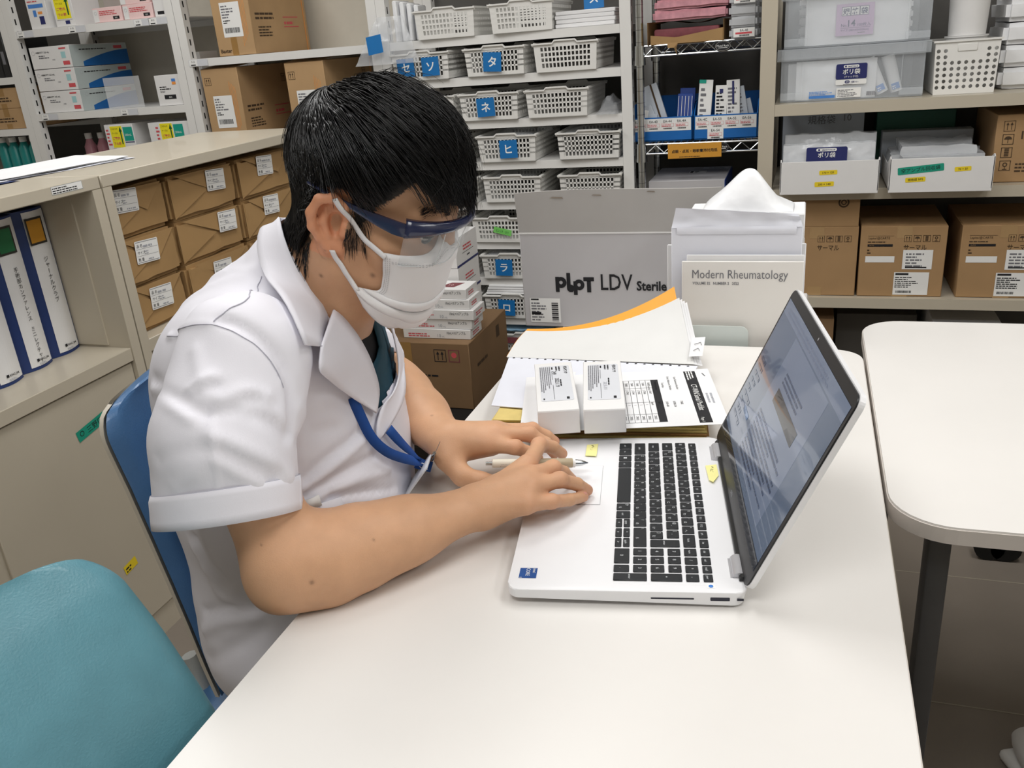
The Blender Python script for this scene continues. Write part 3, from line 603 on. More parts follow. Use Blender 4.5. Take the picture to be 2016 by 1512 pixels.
medbox('pink box with a black tab lying on another pink box', -2.474, 1.4989, .138, .14, .053, 'box_pink', f4, 3.014, GB)
def f5(b): b.print_(-.02, .06, .04, .03, 4, 'ink_grey', 3, .8); b.rect(-.012, .008, .03, .011, 'ink', .0004)
medbox('narrow white box at the right end of the upper shelf', -2.366, 1.4455, .052, .14, .11, fn=f5, y=3.012, group=GB)
GL = 'stacked white boxes with blue arcs'
def f6(b): b.disc(-.085, .062, .008, 'ink_light', .0003, 14, .007); b.text('ABBOTT 3.5 mL', -.072, .06, .0085, 'ink', .0004, w=.07, bold=.02); b.print_(-.06, .04, .06, .015, 2, 'ink_grey', 3, .7); b.rect(.056, .036, .022, .024, 'cyan_label', .0003); b.rect(.058, .01, .034, .015, 'ink_red', .0003); b.rect(.05, .07, .035, .006, 'ink_red', .0003); b.text('1000', .005, .03, .008, 'ink_grey', .0004)
def s6(b):
    b.rect(0, 0, .33, .082, 'arc_grey', .0002); n = 14; P = [(.06, .0)] + [(.06 + .27 * k / n, .018 + .04 * math.sin(math.pi / 2 * k / n)) for k in range(n + 1)] + [(.33, 0)]
    b.prism(P, .0004, 0, 'arc_blue'); b.disc(.035, .064, .008, 'ink_light', .0004, 14, .007); b.print_(.05, .062, .18, .008, 1, 'ink', 5, .9); b.rect(.25, .062, .05, .012, 'ink_red', .0005)
for k, nm in enumerate(('bottom', 'middle', 'topmost')): medbox('white box with a blue arc on its side, %s of three' % nm, -2.945, 1.1225 + k * .0862, .206, .33, .084, fn=f6, sfn=s6, y=3.014, group=GL)
def f7(b): b.rect(.022, .088, .018, .011, 'blue_print', .0003); b.rect(.022, .077, .018, .011, 'orange_print', .0003); b.print_(-.04, .06, .06, .016, 2, 'ink', 3, .7); b.rect(-.025, .024, .055, .016, 'ink', .0003); b.text('G32', -.005, .028, .009, 'label_white', .0007); b.print_(-.04, .05, .03, .008, 2, 'ink_grey', 5)
medbox('white box with blue and orange mark standing right on second shelf', -2.403, 1.1225, .115, .1, .114, fn=f7, y=3.012, group=GB)
medbox('tall white box leaning at the post behind the blue marked box', -2.372, 1.1225, .07, .12, .19, y=3.16, group=GB)
def f8(b): b.rect(.022, .175, .046, .055, 'teal_print', .0003); b.text('200mL', .026, .195, .012, 'label_white', .0006); b.rect(.022, .168, .046, .004, 'ink_navy', .0003); b.print_(-.065, .16, .02, .07, 5, 'ink_red', 3, .8)
medbox('white and teal box with yellow card, left one above the cabinet', -2.69, .8205, .142, .2, .242, fn=f8, y=3.012, group=GB, card=(-.042, .15, .06, .085))
medbox('white and teal box with yellow card, right one above the cabinet', -2.44, .8205, .2, .2, .24, fn=f8, y=3.012, group=GB, card=(-.042, .15, .06, .085))
# pink bottles behind a plastic panel, and the far left shelf
def bottle(label, x, y, z, m, h, group):
    t = thing('bottle', label, 'bottle', (x, y, z + .0004), 0, group); b = MB(); b.tube([(0, 0, 0), (0, 0, h * .72), (0, 0, h * .82), (0, 0, h * .88)], [.026, .026, .016, .012], m, 16); b.build('body', t)
    b = MB(); b.tube([(0, 0, h * .88), (0, 0, h)], [.015, .015], 'box_white', 14); b.build('cap', t)
for k in range(3): bottle('pink bottle standing behind the counter, %s of three' % ('left', 'middle', 'right')[k], -3.03 + k * .07, 3.2, .8205, 'pink_bottle', .2, 'pink bottles behind the counter')
for k in range(4): bottle('teal bottle at the left picture edge, %s from the right' % ('first', 'second', 'third', 'fourth')[k], -3.20 - k * .058, 3.06, .8605, 'teal_liquid', .17, 'teal bottles at the left edge')
for k in range(2):
    t = carton('cardboard_carton', 'low brown carton at the left picture edge, %s of two' % ('bottom', 'top')[k], 'carton', -3.30, 3.012, 1.0685 + k * .083, .27, .3, .082, 'card_tan', group='brown cartons at the left edge')
    deco(t, 'front_print', lambda b: (b.rect(.03, .05, .03, .032, 'tape_brown', .0002), b.rect(.03, 0, .03, .02, 'tape_brown', .0002), b.print_(-.02, .028, .14, .022, 2, 'ink_brown', 3, .9)))
for k in range(3):
    t = carton('dark_binder', 'dark binder at the upper left picture edge, %s from the right' % ('first', 'second', 'third')[k], 'binder', -3.19 - k * .036, 3.012, 1.2755, .034, .24, .175, 'black_plastic', group='dark binders at the left edge')
    deco(t, 'spine_label', lambda b: b.rect(-.008, .05, .016, .05, 'ink_grey', .0002))

# small label holders clipped to the white shelf lips, and a clear upright divider
for x, z, tx in ((-3.045, 1.4455, '0-17'), (-2.78, 1.4455, '0-18'), (-2.46, 1.4455, '0-20'), (-2.39, 1.4455, '0-21'), (-3.03, 1.1225, '0-15'), (-2.62, 1.1225, '0-16'), (-2.245, 1.2855, '0-22')):
    o = thing('shelf_label', 'small label %s on the lip of the white shelf' % tx, 'label', (x, 2.9985, z - .0265), group='labels on the white shelf lips'); b = MB(); b.frame((0, 0, 0)); b.rect(-.028, 0, .085, .024, 'paper_grey', 0); b.rect(-.026, .001, .036, .022, 'label_white', .0004); b.text(tx, -.008, .0135, .009, 'ink', .0007, 'c'); b.rect(-.02, .003, .022, .004, 'ink', .0007); b.build('label', o)
o = thing('clear_divider', 'clear upright plastic divider beside the blue arc boxes', 'divider', (-2.655, 3.05, 1.1227)); b = MB(); b.box(-.09, .09, 0, .002, 0, .12, 'clear_film', .0005, 1); b.build('plate', o)
# ---------------------------------------------------------------- chrome wire rack between the shelvings
t = thing('wire_rack', 'chrome wire rack between white and beige shelving', 'wire rack', (-.34, 3.0, 0))
for x in (-.190, .212):
    for y in (0, .335):
        b = MB(); b.tube([(x, y, 0), (x, y, 1.9)], .0125, 'chrome', 14)
        for k in range(48): b.tube([(x, y, .06 + k * .0375), (x, y, .0615 + k * .0375)], .0130, 'chrome_dark', 14, False)
        for z in (.30, .60, .885, 1.195): b.tube([(x, y, z - .042), (x, y, z + .018)], [.0185, .0165], 'chrome', 14)
        b.build('post', t)
for z in (.30, .60, .90, 1.21):
    b = MB()
    for y in (-.002, .337):
        b.tube([(-.19, y, z), (.212, y, z)], .0035, 'chrome', 8); b.tube([(-.19, y, z - .031), (.212, y, z - .031)], .0035, 'chrome', 8)
        n = 13; b.tube([(-.17 + .365 * k / n, y, z - (.003 if k % 2 else .028)) for k in range(n + 1)], .0022, 'chrome', 6)
    for k in range(18): x = -.165 + .355 * k / 17; b.tube([(x, 0, z + .002), (x, .335, z + .002)], .0018, 'chrome', 6)
    s = b.build('wire_shelf', t)
    b = MB(); b.frame((.075, -.008, z - .0155)); P = [(.024 * math.cos(k * .2094), .0145 * math.sin(k * .2094)) for k in range(30)]
    b.prism(P, -.002, .003, 'chrome'); b.prism([(x * .9, y * .88) for x, y in P], .0011, .0002, 'ink'); b.text('Metal Rack', 0, -.002, .0085, 'label_white', .0016, 'c', w=None); b.rect(-.014, -.006, .028, .0015, 'label_white', .0016); b.build('badge', s)
o = thing('partition_board', 'dark board standing behind the chrome wire rack', 'board', (-.345, 3.43, 0)); b = MB(); b.box(-.21, .20, 0, .02, 0, 1.9, 'back_grey'); b.build('board', o)
# blue bins with label strips
def bin_(label, x0, x1, codes, extra=None):
    t = thing('blue_bin', label, 'bin', ((x0 + x1) / 2, 3.042, .9045)); W = (x1 - x0) / 2; b = MB(); m = 'bin_blue'; h, hb, d, q = .078, .125, .33, .003
    b.box(-W, W, 0, q, 0, h, m, .001, 1); b.box(-W, W, d - q, d, 0, hb, m); b.box(-W, W, 0, d, 0, q, m)
    for s in (-1, 1):
        x = s * W; a, c = (x - q, x) if s > 0 else (x, x + q)
        b.add([(a, 0, 0), (a, d, 0), (a, d, hb), (a, .06, hb - .01), (a, 0, h), (c, 0, 0), (c, d, 0), (c, d, hb), (c, .06, hb - .01), (c, 0, h)], [(0, 1, 2, 3, 4), (9, 8, 7, 6, 5), (0, 4, 9, 5), (4, 3, 8, 9), (3, 2, 7, 8), (2, 1, 6, 7), (1, 0, 5, 6)], m)
    b.build('shell', t)
    def tab(b, x, y, code):
        b.text(code, x, y + .0255, .0115, 'ink', .0006, 'c'); b.rect(x - .021, y + .0115, .042, .011, 'ink_red', .0004); b.rect(x - .0203, y + .0122, .0406, .0096, 'label_white', .0005); b.print_(x - .019, y + .0128, .036, .008, 2, 'ink_red', len(code), .9, .0007); b.barcode(x - .014, y + .004, .028, .0045, 'ink', 5, .0006)
    b = MB(); b.frame((0, -.0006, 0)); b.rect(-W + .006, h - .045, 2 * W - .01, .041, 'label_white', 0)
    for i, c in enumerate(codes): tab(b, -W + .030 + i * .0475, h - .043, c)
    b.build('label_strip', t)
    if extra: b = MB(); b.frame((-W + .072, -.0012, h - .077)); b.rect(-.026, 0, .052, .04, 'label_white', 0); tab(b, 0, -.002, extra); b.build('label', t)
    return t
bin_('blue bin with labels EA-43, EA-44 and EA-4A', -.573, -.366, ('EA-42', 'EA-43', 'EA-44', 'EA-4A')); bin_('blue bin with labels EA-4C, EA-53 and EA-55', -.362, -.155, ('EA-4C', 'EA-53', 'EA-55', 'EA-56'), 'EA-54')
def packet(label, x, w, h, m, tilt=0, lean=.10, y=3.06, th=.012, fn=None, z=.9085, rz=0, group='packets standing in the blue bins'):
    t = thing('carton_packet', label, 'packet', (x, y, z), group=group, rot=(-lean, tilt, rz)); b = MB(); b.box(-w / 2, w / 2, 0, th, 0, h, m, .001, 1); b.build('box', t)
    if fn: b = MB(); b.frame((0, -.0005, 0)); fn(b, w, h); b.build('print', t)
def pp(seed, m='ink_grey', dark=None):
    def f(b, w, h):
        b.print_(-w * .4, h * .1, w * .8, h * .8, 12, m, seed, .7)
        if dark: b.rect(w * dark[0], h * dark[1], w * dark[2], h * dark[3], 'ink_navy', .0008)
    return f
mat('packet_blue', '2a4690', .45, var=.1); mat('packet_grey', 'c3cad3', .45, var=.04)
packet('white packet with green corner in the right blue bin', -.334, .044, .185, 'label_white', .06, .1, 3.05, fn=lambda b, w, h: (b.print_(-w * .35, h * .1, w * .7, h * .8, 9, 'ink_grey', 3, .5), b.rect(-w * .5, h * .94, w * .5, h * .06, 'teal_print', .001)))
packet('white printed packet, second from left in the right blue bin', -.277, .038, .165, 'label_white', .02, .1, 3.05, fn=pp(4, 'ink', (-.15, .85, .3, .08)))
packet('white packet with dark stripe, third in the right blue bin', -.232, .042, .18, 'label_white', -.03, .1, 3.048, fn=pp(6, 'ink_grey', (-.08, .58, .16, .4)))
packet('grey packet leaning at the right in the right blue bin', -.190, .03, .16, 'packet_grey', -.18, .1, 3.06, fn=pp(7))
packet('grey packet tilted at the end of the right blue bin', -.168, .03, .12, 'packet_grey', -.25, .1, 3.07)
packet('dark blue packet, right end of the left blue bin', -.398, .05, .145, 'packet_blue', .05, .12, 3.05, fn=lambda b, w, h: [b.rect(-w * .45 + k * w * .22, h * .05, w * .03, h * .9, 'label_white', .0008) for k in range(5)])
packet('dark blue packet standing behind another in the left bin', -.393, .05, .16, 'packet_blue', .03, .1, 3.09)
packet('pale packet leaning diagonally with brown band in left bin', -.463, .06, .185, 'packet_grey', -.32, .1, 3.07, fn=lambda b, w, h: (b.rect(w * .1, 0, w * .1, h, 'ink_brown', .0008), b.rect(-w * .3, 0, w * .4, h * .3, 'packet_blue', .0008)))
packet('pale packet leaning behind, left bin middle', -.475, .03, .12, 'packet_grey', -.4, .1, 3.05)
packet('white printed packet at the left end of the left bin', -.545, .032, .10, 'label_white', .15, .08, 3.05, fn=pp(9, 'maroon'))
packet('grey crumpled packet left in the left bin', -.508, .03, .085, 'packet_grey', .1, .1, 3.05)
# packs on the upper rack shelf
def lump(name, label, cat, x, y, z, w, d, h, m, seed, group=None, wob=.006):
    t = thing(name, label, cat, (x, y, z + .0005), 0, group); bm = bmesh.new(); bmesh.ops.create_cube(bm, size=1)
    for q in bm.verts: q.co = Vector((q.co.x * w, q.co.y * d + d / 2, q.co.z * h + h / 2))
    bmesh.ops.bevel(bm, geom=bm.edges[:], offset=min(h, w, d) * .22, segments=2, affect='EDGES'); bmesh.ops.subdivide_edges(bm, edges=bm.edges[:], cuts=4, use_grid_fill=True)
    for q in bm.verts:
        n = noise.noise(q.co * 22 + Vector((seed, 0, 0))); c = q.co - Vector((0, d / 2, h / 2)); q.co += Vector((c.x / w, c.y / d, c.z / h)) * n * wob * 2; q.co.z = max(0, q.co.z)
    b = MB(); b.bm(bm, m, True); b.build('pack', t); return t
t = thing('paper_sack', 'torn open kraft sack with dark red sheets on wire rack', 'sack', (-.378, 2.99, 1.2125)); b = MB()
b.grid(lambda u, v: (-.115 + .23 * u, .006 * math.sin(u * 9), .0 + v * (.018 + .03 * abs(u - .35))), 18, 4, 'kraft'); b.grid(lambda u, v: (-.115 + .23 * u, .006 * math.sin(u * 9) + v * .25, 0), 10, 6, 'kraft')
b.grid(lambda u, v: (-.12 + .008 * math.sin(v * 6), .26 * (1 - v) ** 1.2 - .01, .0 + .068 * u), 6, 10, 'kraft'); b.grid(lambda u, v: (.113, .25 * v, .062 * u), 4, 6, 'kraft'); b.grid(lambda u, v: (-.115 + .23 * u, .03 + .22 * v, .062 + .006 * math.sin(u * 8)), 10, 6, 'kraft')
b.add([(-.06, -.012, .004), (-.025, -.012, .003), (-.03, -.016, -.012), (-.028, -.018, -.035), (-.038, -.016, -.012), (-.058, -.014, -.012)], [(0, 1, 2, 4, 5), (2, 3, 4), (5, 4, 2, 1, 0), (4, 3, 2)], 'kraft'); b.build('wrapper', t)
b = MB(); b.box(-.105, .10, .008, .24, .006, .045, 'maroon', .006); b.build('contents', t)
for k in range(3): lump('rose_pack', 'rose coloured pack in clear plastic on the sack, %s' % ('lowest', 'middle', 'upper')[k], 'pack', -.368 + .004 * k, 3.0, 1.279 + k * .033, .235, .24, .032, 'rose', 40 + k, 'rose packs on the wire rack', .004)
bagfill('glossy clear bag over the rose packs on the rack', -.375, 3.12, 1.378, .27, .26, .012, 12)
for k in range(5):
    t = lump('grey_packet', 'grey flat packet with label at the rack right end, %s of the stack' % ('lowest', 'second', 'third', 'fourth', 'topmost')[k], 'packet', -.205, 2.99, 1.2125 + k * .0325, .085, .24, .031, 'milky', 60 + k, 'grey packets at the rack right end', .002)
    if k in (0, 3):
        b = MB(); b.frame((.004, -.0045, .004)); b.rect(-.032, 0, .064, .026, 'label_white', 0); b.text('EA-48' if k == 0 else 'EA-12', 0, .016, .010, 'ink', .0004, 'c'); b.rect(-.026, .0085, .05, .0055, 'ink_red', .0003); b.barcode(-.014, .002, .03, .005, 'ink', 4); b.build('label', t)
# orange card on the rack and the flat grey box below
o = thing('orange_card', 'orange card with black Japanese line on the wire rack', 'card', (-.352, 2.9835, .877)); b = MB(); b.frame((0, 0, 0), (1, 0, .012), (0, -.03, 1)); b.rect(-.0875, -.0235, .175, .047, 'orange_card', 0); b.rect(-.0875, -.0235, .175, .047, 'orange_card', -.0006); b.text('点眼・点耳・眼軟膏添付用紙', 0, -.005, .0115, 'ink', .0004, 'c', .02, w=None); b.print_(-.05, -.02, .1, .004, 1, 'ink', 3, .9); b.build('card', o)
t = carton('flat_carton', 'pale grey box with a small barcode label under the orange card', 'carton', -.384, 3.022, .6035, .256, .296, .170, 'grey_carton')
b = MB(); b.frame((0, 0, .1706), (1, 0, 0), (0, 1, 0)); b.rect(-.01, .15, .06, .05, 'label_white', 0); b.rect(-.006, .155, .010, .035, 'ink', .0003); b.print_(.01, .16, .03, .03, 3, 'ink', 3, .5); b.rect(.03, .235, .09, .045, 'paper_grey', 0); b.print_(.05, .25, .07, .015, 2, 'ink_grey', 5); b.build('label', t)
b = MB(); b.box(.1281, .1300, .0, .296, .02, .168, 'packet_blue'); b.build('side_flap', t)
def frame_(b, x, y, s, m):
    for q in ((x, y, s, s * .06), (x, y + s * .94, s, s * .06), (x, y, s * .06, s), (x + s * .94, y, s * .06, s)): b.rect(*q, m, .0004)
def symbol(b, k, x, y, s, m='ink_brown'):
    if k == 0: return up_arrows(b, x, y, s, m)
    frame_(b, x, y, s, m); cx = x + s / 2
    if k == 1: b.prism([(cx + s * .34 * math.cos(a * .314), y + s * .5 + s * .3 * math.sin(a * .314)) for a in range(11)], .0004, 0, m); b.rect(cx - s * .03, y + s * .15, s * .06, s * .4, m, .0004)
    if k == 2: [b.rect(x + s * .3, y + s * (.15 + .16 * j), s * .4, s * .11, m, .0004) for j in range(5)]
    if k == 3: b.disc(cx, y + s * .6, s * .22, m, .0004, 14, s * .12); b.rect(cx - s * .03, y + s * .12, s * .06, s * .3, m, .0004); b.rect(cx - s * .2, y + s * .12, s * .4, s * .07, m, .0004)
def care(b, x, y, s):
    for k in range(4): symbol(b, k, x + k * s * 1.28, y, s)
# ---------------------------------------------------------------- beige shelving on the right
shelving('beige steel shelving on the right with bins, trays and cartons', -.122, 1.30, 2.90, 3.40, (1.015, .755, .402, .06), 1.9, True, True, 'beige_steel', .034, 'back_grey', .046, False)
# translucent storage bins
def clearbin(label, x, y, z, w=.43, d=.36, h=.155):
    t = thing('storage_bin', label, 'bin', (x, y, z + .0005)); b = MB(); m = 'clear_bin'; q = .003; W = w / 2
    b.box(-W + .012, W - .012, 0, q, 0, h, m); b.box(-W + .012, W - .012, d - q, d, 0, h, m); b.box(-W + .012, -W + .012 + q, q, d - q, 0, h, m); b.box(W - .012 - q, W - .012, q, d - q, 0, h, m); b.box(-W + .012, W - .012, 0, d, 0, q, m)
    b.build('shell', t)
    b = MB(); b.box(-W, W, -.010, 0, h - .034, h - .030, m); b.box(-W, W, -.012, -.009, h - .030, h, m); b.box(-W, W, -.012, .004, h - .003, h, m)
    for k in range(10): x0 = -W + w * (k + .5) / 10; b.box(x0 - .001, x0 + .001, -.010, 0, h - .03, h - .003, m)
    for s in (-1, 1): b.box(s * W - (.002 if s > 0 else 0), s * W + (.002 if s < 0 else 0), -.012, d, h - .032, h, m)
    b.build('rim', t)
    for s in (-1, 1):
        b = MB(); b.box(s * (W - .045) - .033, s * (W - .045) + .033, -.010, -.001, .006, .026 if s > 0 else .028, m, .001, 1); b.box(s * (W - .075), s * (W - .075) + .0015, -.008, -.001, .026, h - .035, m); b.build('foot_rib', t)
    return t
clearbin('lower translucent storage bin with white bag packs', .118, 2.956, 1.0155); clearbin('upper translucent storage bin holding the pink label pack', .124, 2.956, 1.1715, h=.17)
def bagpack(label, x, y, z, w, h, th, fn, m='bag_white', lean=.0, group=None, rz=0, bulge=.006, seed=1, crumple=False):
    t = thing('bag_pack', label, 'bag pack', (x, y, z + .0005), group=group, rot=(-lean, 0, rz)); b = MB()
    for s in (0, 1):
        b.grid(lambda u, v: ((u - .5) * w, (th if s else 0) + (1 if s else -1) * bulge * (math.sin(math.pi * u) * (math.sin(math.pi * v) + .6 * noise.noise(Vector((u * 5 + seed, v * 5, s)))) + (.45 * noise.noise(Vector((u * 14 + seed, v * 9, s))) if crumple else 0)), v * h * (1 + (.06 * noise.noise(Vector((u * 7, seed, 2))) if crumple else 0))), 26, 16, m)
    b.grid(lambda u, v: ((u - .5) * w, v * th, h), 2, 1, m); b.grid(lambda u, v: ((u - .5) * w, v * th, 0), 2, 1, m)
    for s in (-.5, .5): b.grid(lambda u, v: (s * w, v * th, u * h), 4, 1, m)
    b.build('film', t)
    if fn: b = MB(); b.frame((0, -bulge * 1.7 - .0015, 0)); fn(b); b.build('label', t)
    return t
def navy(b, x, y, w, h, full=True):
    b.rrect(x, y, w, h, .005, 'ink_navy', 0, 3); b.rrect(x + w * .24, y + h * .73, w * .5, h * .19, h * .09, 'label_white', .0004, 3)
    b.disc(x + w * .31, y + h * .825, h * .065, 'ink_navy', .0008, 14); b.text('SMARTVALUE', x + w * .38, y + h * .775, h * .12, 'ink_navy', .0008, w=w * .32, bold=.02)
    b.text('ポリ袋', x + w / 2, y + h * .34, h * .38, 'label_white', .0008, 'c', .015)
    if full:
        b.text('(チャック付)', x + w / 2, y + h * .10, h * .16, 'label_white', .0008, 'c'); b.rrect(x, y - h * .36, w, h * .34, .004, 'label_white', .0, 3)
        b.rrect(x + w * .3, y - h * .27, w * .16, h * .18, h * .08, 'ink_navy', .0004, 3); b.text('透明', x + w * .38, y - h * .22, h * .1, 'label_white', .0008, 'c'); b.text('100', x + w * .49, y - h * .25, h * .17, 'ink_navy', .0008, bold=.02); b.text('枚入', x + w * .64, y - h * .24, h * .11, 'ink_navy', .0008); b.print_(x + w * .25, y - h * .35, w * .45, h * .05, 1, 'ink_grey', 3, .9, .0008)
def back_print(b): b.rect(-.075, .004, .075, .008, 'blue_print', 0); b.print_(-.075, .014, .075, .012, 3, 'blue_print', 3, .9); b.rect(.004, .003, .07, .028, 'label_white', .0); b.print_(.008, .006, .06, .022, 5, 'ink_grey', 5, .7, .0004)
bagpack('white bag pack behind the front navy label in lower bin', .035, 3.01, 1.019, .20, .105, .04, lambda b: (navy(b, -.045, .056, .085, .042, False), back_print(b)), seed=3)
bagpack('white bag pack with the full navy label in lower bin', .075, 2.966, 1.019, .23, .112, .022, lambda b: (navy(b, .0, .056, .088, .044), back_print(b), b.barcode(.09, .006, .025, .012, 'ink_grey', 6)), seed=5)
for k, (x, rz) in enumerate(((.215, .45), (.255, .3))):
    t = thing('bag_roll', 'rolled white bags leaning in the lower bin, %s one' % ('left', 'right')[k], 'bag roll', (x, 2.99 + .02 * k, 1.024), group='rolled bags in the lower bin', rot=(0, -rz, 0)); b = MB(); b.tube([(0, 0, .006), (0, 0, .115)], [.017, .019], 'bag_white', 16); b.build('roll', t)
    b = MB(); b.frame((0, -.0195, .014)); b.rect(-.011, 0, .022, .018, 'blue_print'); b.print_(-.009, .002, .018, .012, 2, 'label_white', 3); b.build('label', t)
def pink(b):
    mat('pink_label', 'd2b6d6', .5, var=.02); b.rect(-.058, .022, .105, .088, 'pink_label', 0)
    for i, ch in enumerate('規格袋'):
        x = -.042 + i * .025; b.rect(x - .001, .077, .025, .025, 'ink_navy', .0004); b.rect(x + .0003, .0783, .0224, .0224, 'label_white', .0007); b.text(ch, x + .0115, .0815, .019, 'ink_navy', .001, 'c', .025)
    b.text('No.', -.044, .047, .012, 'ink_navy', .0005); b.text('14', -.029, .047, .026, 'ink_navy', .0005, bold=.01); b.text('100枚入', .003, .047, .011, 'ink_navy', .0005, w=.036); b.rect(-.044, .043, .082, .0008, 'ink_navy', .0005); b.text('サイズ (280×410×0.03mm)', -.044, .034, .008, 'ink_navy', .0005, w=.078); b.print_(.004, .028, .034, .004, 1, 'ink_grey', 3)
bagpack('stacked clear bags with the pink No. 14 label, upper bin', .125, 2.975, 1.176, .29, .155, .12, pink, bulge=.004, seed=8, crumple=True)
for k in range(5):
    lump('bag_bundle', 'flat bundle of clear bags in the upper bin, %s from the bottom' % ('first', 'second', 'third', 'fourth', 'fifth')[k], 'bag bundle', .125, 3.10, 1.176 + k * .028, .33, .18, .026, 'bag_white', 110 + k, 'bag bundles in the upper bin', .002)
# white basket with round holes and the cups in it
t = thing('punched_basket', 'white basket with round holes beside the translucent bins', 'basket', (.430, 2.955, 1.0155)); b = MB(); m = 'basket_white'; W, H, D = .085, .148, .28
nx, nz = 9, 7
def holes(x0, x1, y, keep):
    """front wall: a grid of cells, each with an octagonal hole where keep says so"""
    cw, ch = (x1 - x0) / nx, (H - .03) / nz
    for i in range(nx):
        for j in range(nz):
            cx, cz = x0 + cw * (i + .5), .012 + ch * (j + .5)
            sq = [(cx + sx * cw / 2, y, cz + sz * ch / 2) for sx, sz in ((1, 0), (1, 1), (0, 1), (-1, 1), (-1, 0), (-1, -1), (0, -1), (1, -1))]
            if keep(i, j):
                r = min(cw, ch) * .33; oc = [(cx + r * math.cos(k * math.pi / 4), y, cz + r * math.sin(k * math.pi / 4)) for k in range(8)]; oi = [(a, y + .004, c) for a, _, c in oc]
                b.add(sq + oc + oi, [(k, (k + 1) % 8, 8 + (k + 1) % 8, 8 + k) for k in range(8)] + [(8 + k, 8 + (k + 1) % 8, 16 + (k + 1) % 8, 16 + k) for k in range(8)], m)
            else: b.add([sq[7], sq[1], sq[3], sq[5]], [(0, 1, 2, 3)], m)
holes(-W, W, 0, lambda i, j: not (j >= 5 and 2 <= i <= 6))
b.box(-W, W, 0, .004, 0, .012, m); b.box(-W, W, 0, .004, H - .018, H, m); b.box(-W, -W + .003, .004, D, 0, H, m); b.box(W - .003, W, .004, D, 0, H, m); b.box(-W, W, D - .003, D, 0, H, m); b.box(-W, W, .004, D, 0, .003, m); b.box(-W - .005, W + .005, -.005, .006, H - .003, H + .002, m)
b.box(-.026, .026, -.003, .001, H - .030, H - .008, m, .002, 1)
b.v = [(x * (.95 + .06 * z / H), y, z) for x, y, z in b.v]; b.build('shell', t)
for k in range(2):
    t = thing('paper_cup_stack', 'white cup stack rising out of the punched basket, %s' % ('lower', 'upper')[k], 'cups', (.435, 3.04, 1.0195 + k * .155), group='white cups in the punched basket'); b = MB(); r = .056
    b.tube([(0, 0, 0), (0, 0, .15), (0, 0, .1505), (0, 0, .1545)], [r * .9, r, r * 1.06, r * 1.06], 'box_white', 32); b.build('cup', t)
for k in range(4):
    lump('white_bundle', 'white wrapped bundle at the right picture edge, %s' % ('lowest', 'second lowest', 'third', 'topmost')[k], 'bundle', .61, 3.02, 1.0155 + k * .062, .16, .25, .06, 'bag_white', 70 + k, 'wrapped bundles at the right edge', .004)
# white trays with yellow stickers
def tray(label, x0, x1, y, z, marks, h=.092):
    t = thing('white_tray', label, 'tray', ((x0 + x1) / 2, y, z + .0005)); W = (x1 - x0) / 2; b = MB(); m = 'box_white'; q = .003; d = .34; hb = .065
    b.box(-W, W, 0, q, -.008, h, m, .001, 1); b.box(-W, W, d - q, d, 0, hb, m); b.box(-W, W, q, d, 0, q, m)
    for s in (-1, 1):
        a, c = (W - q, W) if s > 0 else (-W, -W + q)
        b.add([(a, 0, 0), (a, d, 0), (a, d, hb), (a, .10, hb), (a, .012, h + .006), (a, 0, h), (c, 0, 0), (c, d, 0), (c, d, hb), (c, .10, hb), (c, .012, h + .006), (c, 0, h)], [(5, 4, 3, 2, 1, 0), (6, 7, 8, 9, 10, 11), (0, 6, 11, 5), (5, 11, 10, 4), (4, 10, 9, 3), (3, 9, 8, 2), (2, 8, 7, 1), (1, 7, 6, 0)], m)
    b.build('shell', t)
    for (x, z_, w, hh, txt, mt, c, rot) in marks:
        b = MB(); b.frame((x, -.0006, z_), (math.cos(rot), 0, math.sin(rot)), (-math.sin(rot), 0, math.cos(rot))); b.rrect(-w / 2, -hh / 2, w, hh, min(.003, hh * .2), mt, 0, 3); b.text(txt, 0, -hh * .22, hh * .62, c, .0005, 'c', w=None); b.build('sticker', t)
    return t
tray('white tray with yellow stickers 170×120 and 200×140', -.0735, .212, 2.852, .7555, ((-.002, .058, .052, .0135, '170 × 120', 'yellow_label', 'ink', .03), (-.012, .023, .056, .0145, '200 × 140', 'yellow_label', 'ink', .03)))
tray('white tray with a green handwritten tape', .240, .520, 2.852, .7555, ((-.055, .060, .125, .0215, '空アンプル回収袋', 'green_tape', 'ink', .09), (.058, .058, .044, .013, '70 × 50', 'yellow_label', 'ink', .06), (-.067, .030, .055, .014, '規格袋 №5', 'yellow_label', 'ink', .05)))
bagpack('clear zip bag packs with navy label in the left tray', .065, 2.88, .7595, .265, .135, .05, lambda b: navy(b, -.064, .082, .118, .045, False), 'milky', .05, bulge=.010, seed=12, crumple=True)
bagpack('white bag stack inside the clear zip packs, left tray', .066, 2.892, .7595, .235, .118, .036, None, 'bag_white', .05, bulge=.003, seed=21)
bagpack('clear zip bag packs behind in the left tray', .070, 2.968, .7595, .27, .155, .04, None, 'milky', .04, bulge=.010, seed=14, crumple=True)
lump('plastic_bag', 'pile of grey clear bags in the right tray', 'bag', .375, 2.875, .7595, .25, .28, .115, 'milky', 90, None, .012)
t = carton('bag_box', 'dark box with 規格袋 10 behind the left tray', 'box', .05, 3.22, .7555, .26, .15, .21, 'packet_grey'); deco(t, 'front_print', lambda b: (b.text('規格袋', -.05, .165, .03, 'ink_grey', .0004), b.text('10', .06, .17, .03, 'ink_grey', .0004)))
mat('dark_green', '1d5a4a', .5, var=.05)
carton('green_box', 'dark green box behind the right tray', 'box', .34, 3.24, .7555, .24, .12, .19, 'dark_green')
carton('grey_container', 'grey perforated container behind the right tray', 'container', .37, 3.225 - .06, .7555, .27, .06, .135, 'packet_grey')
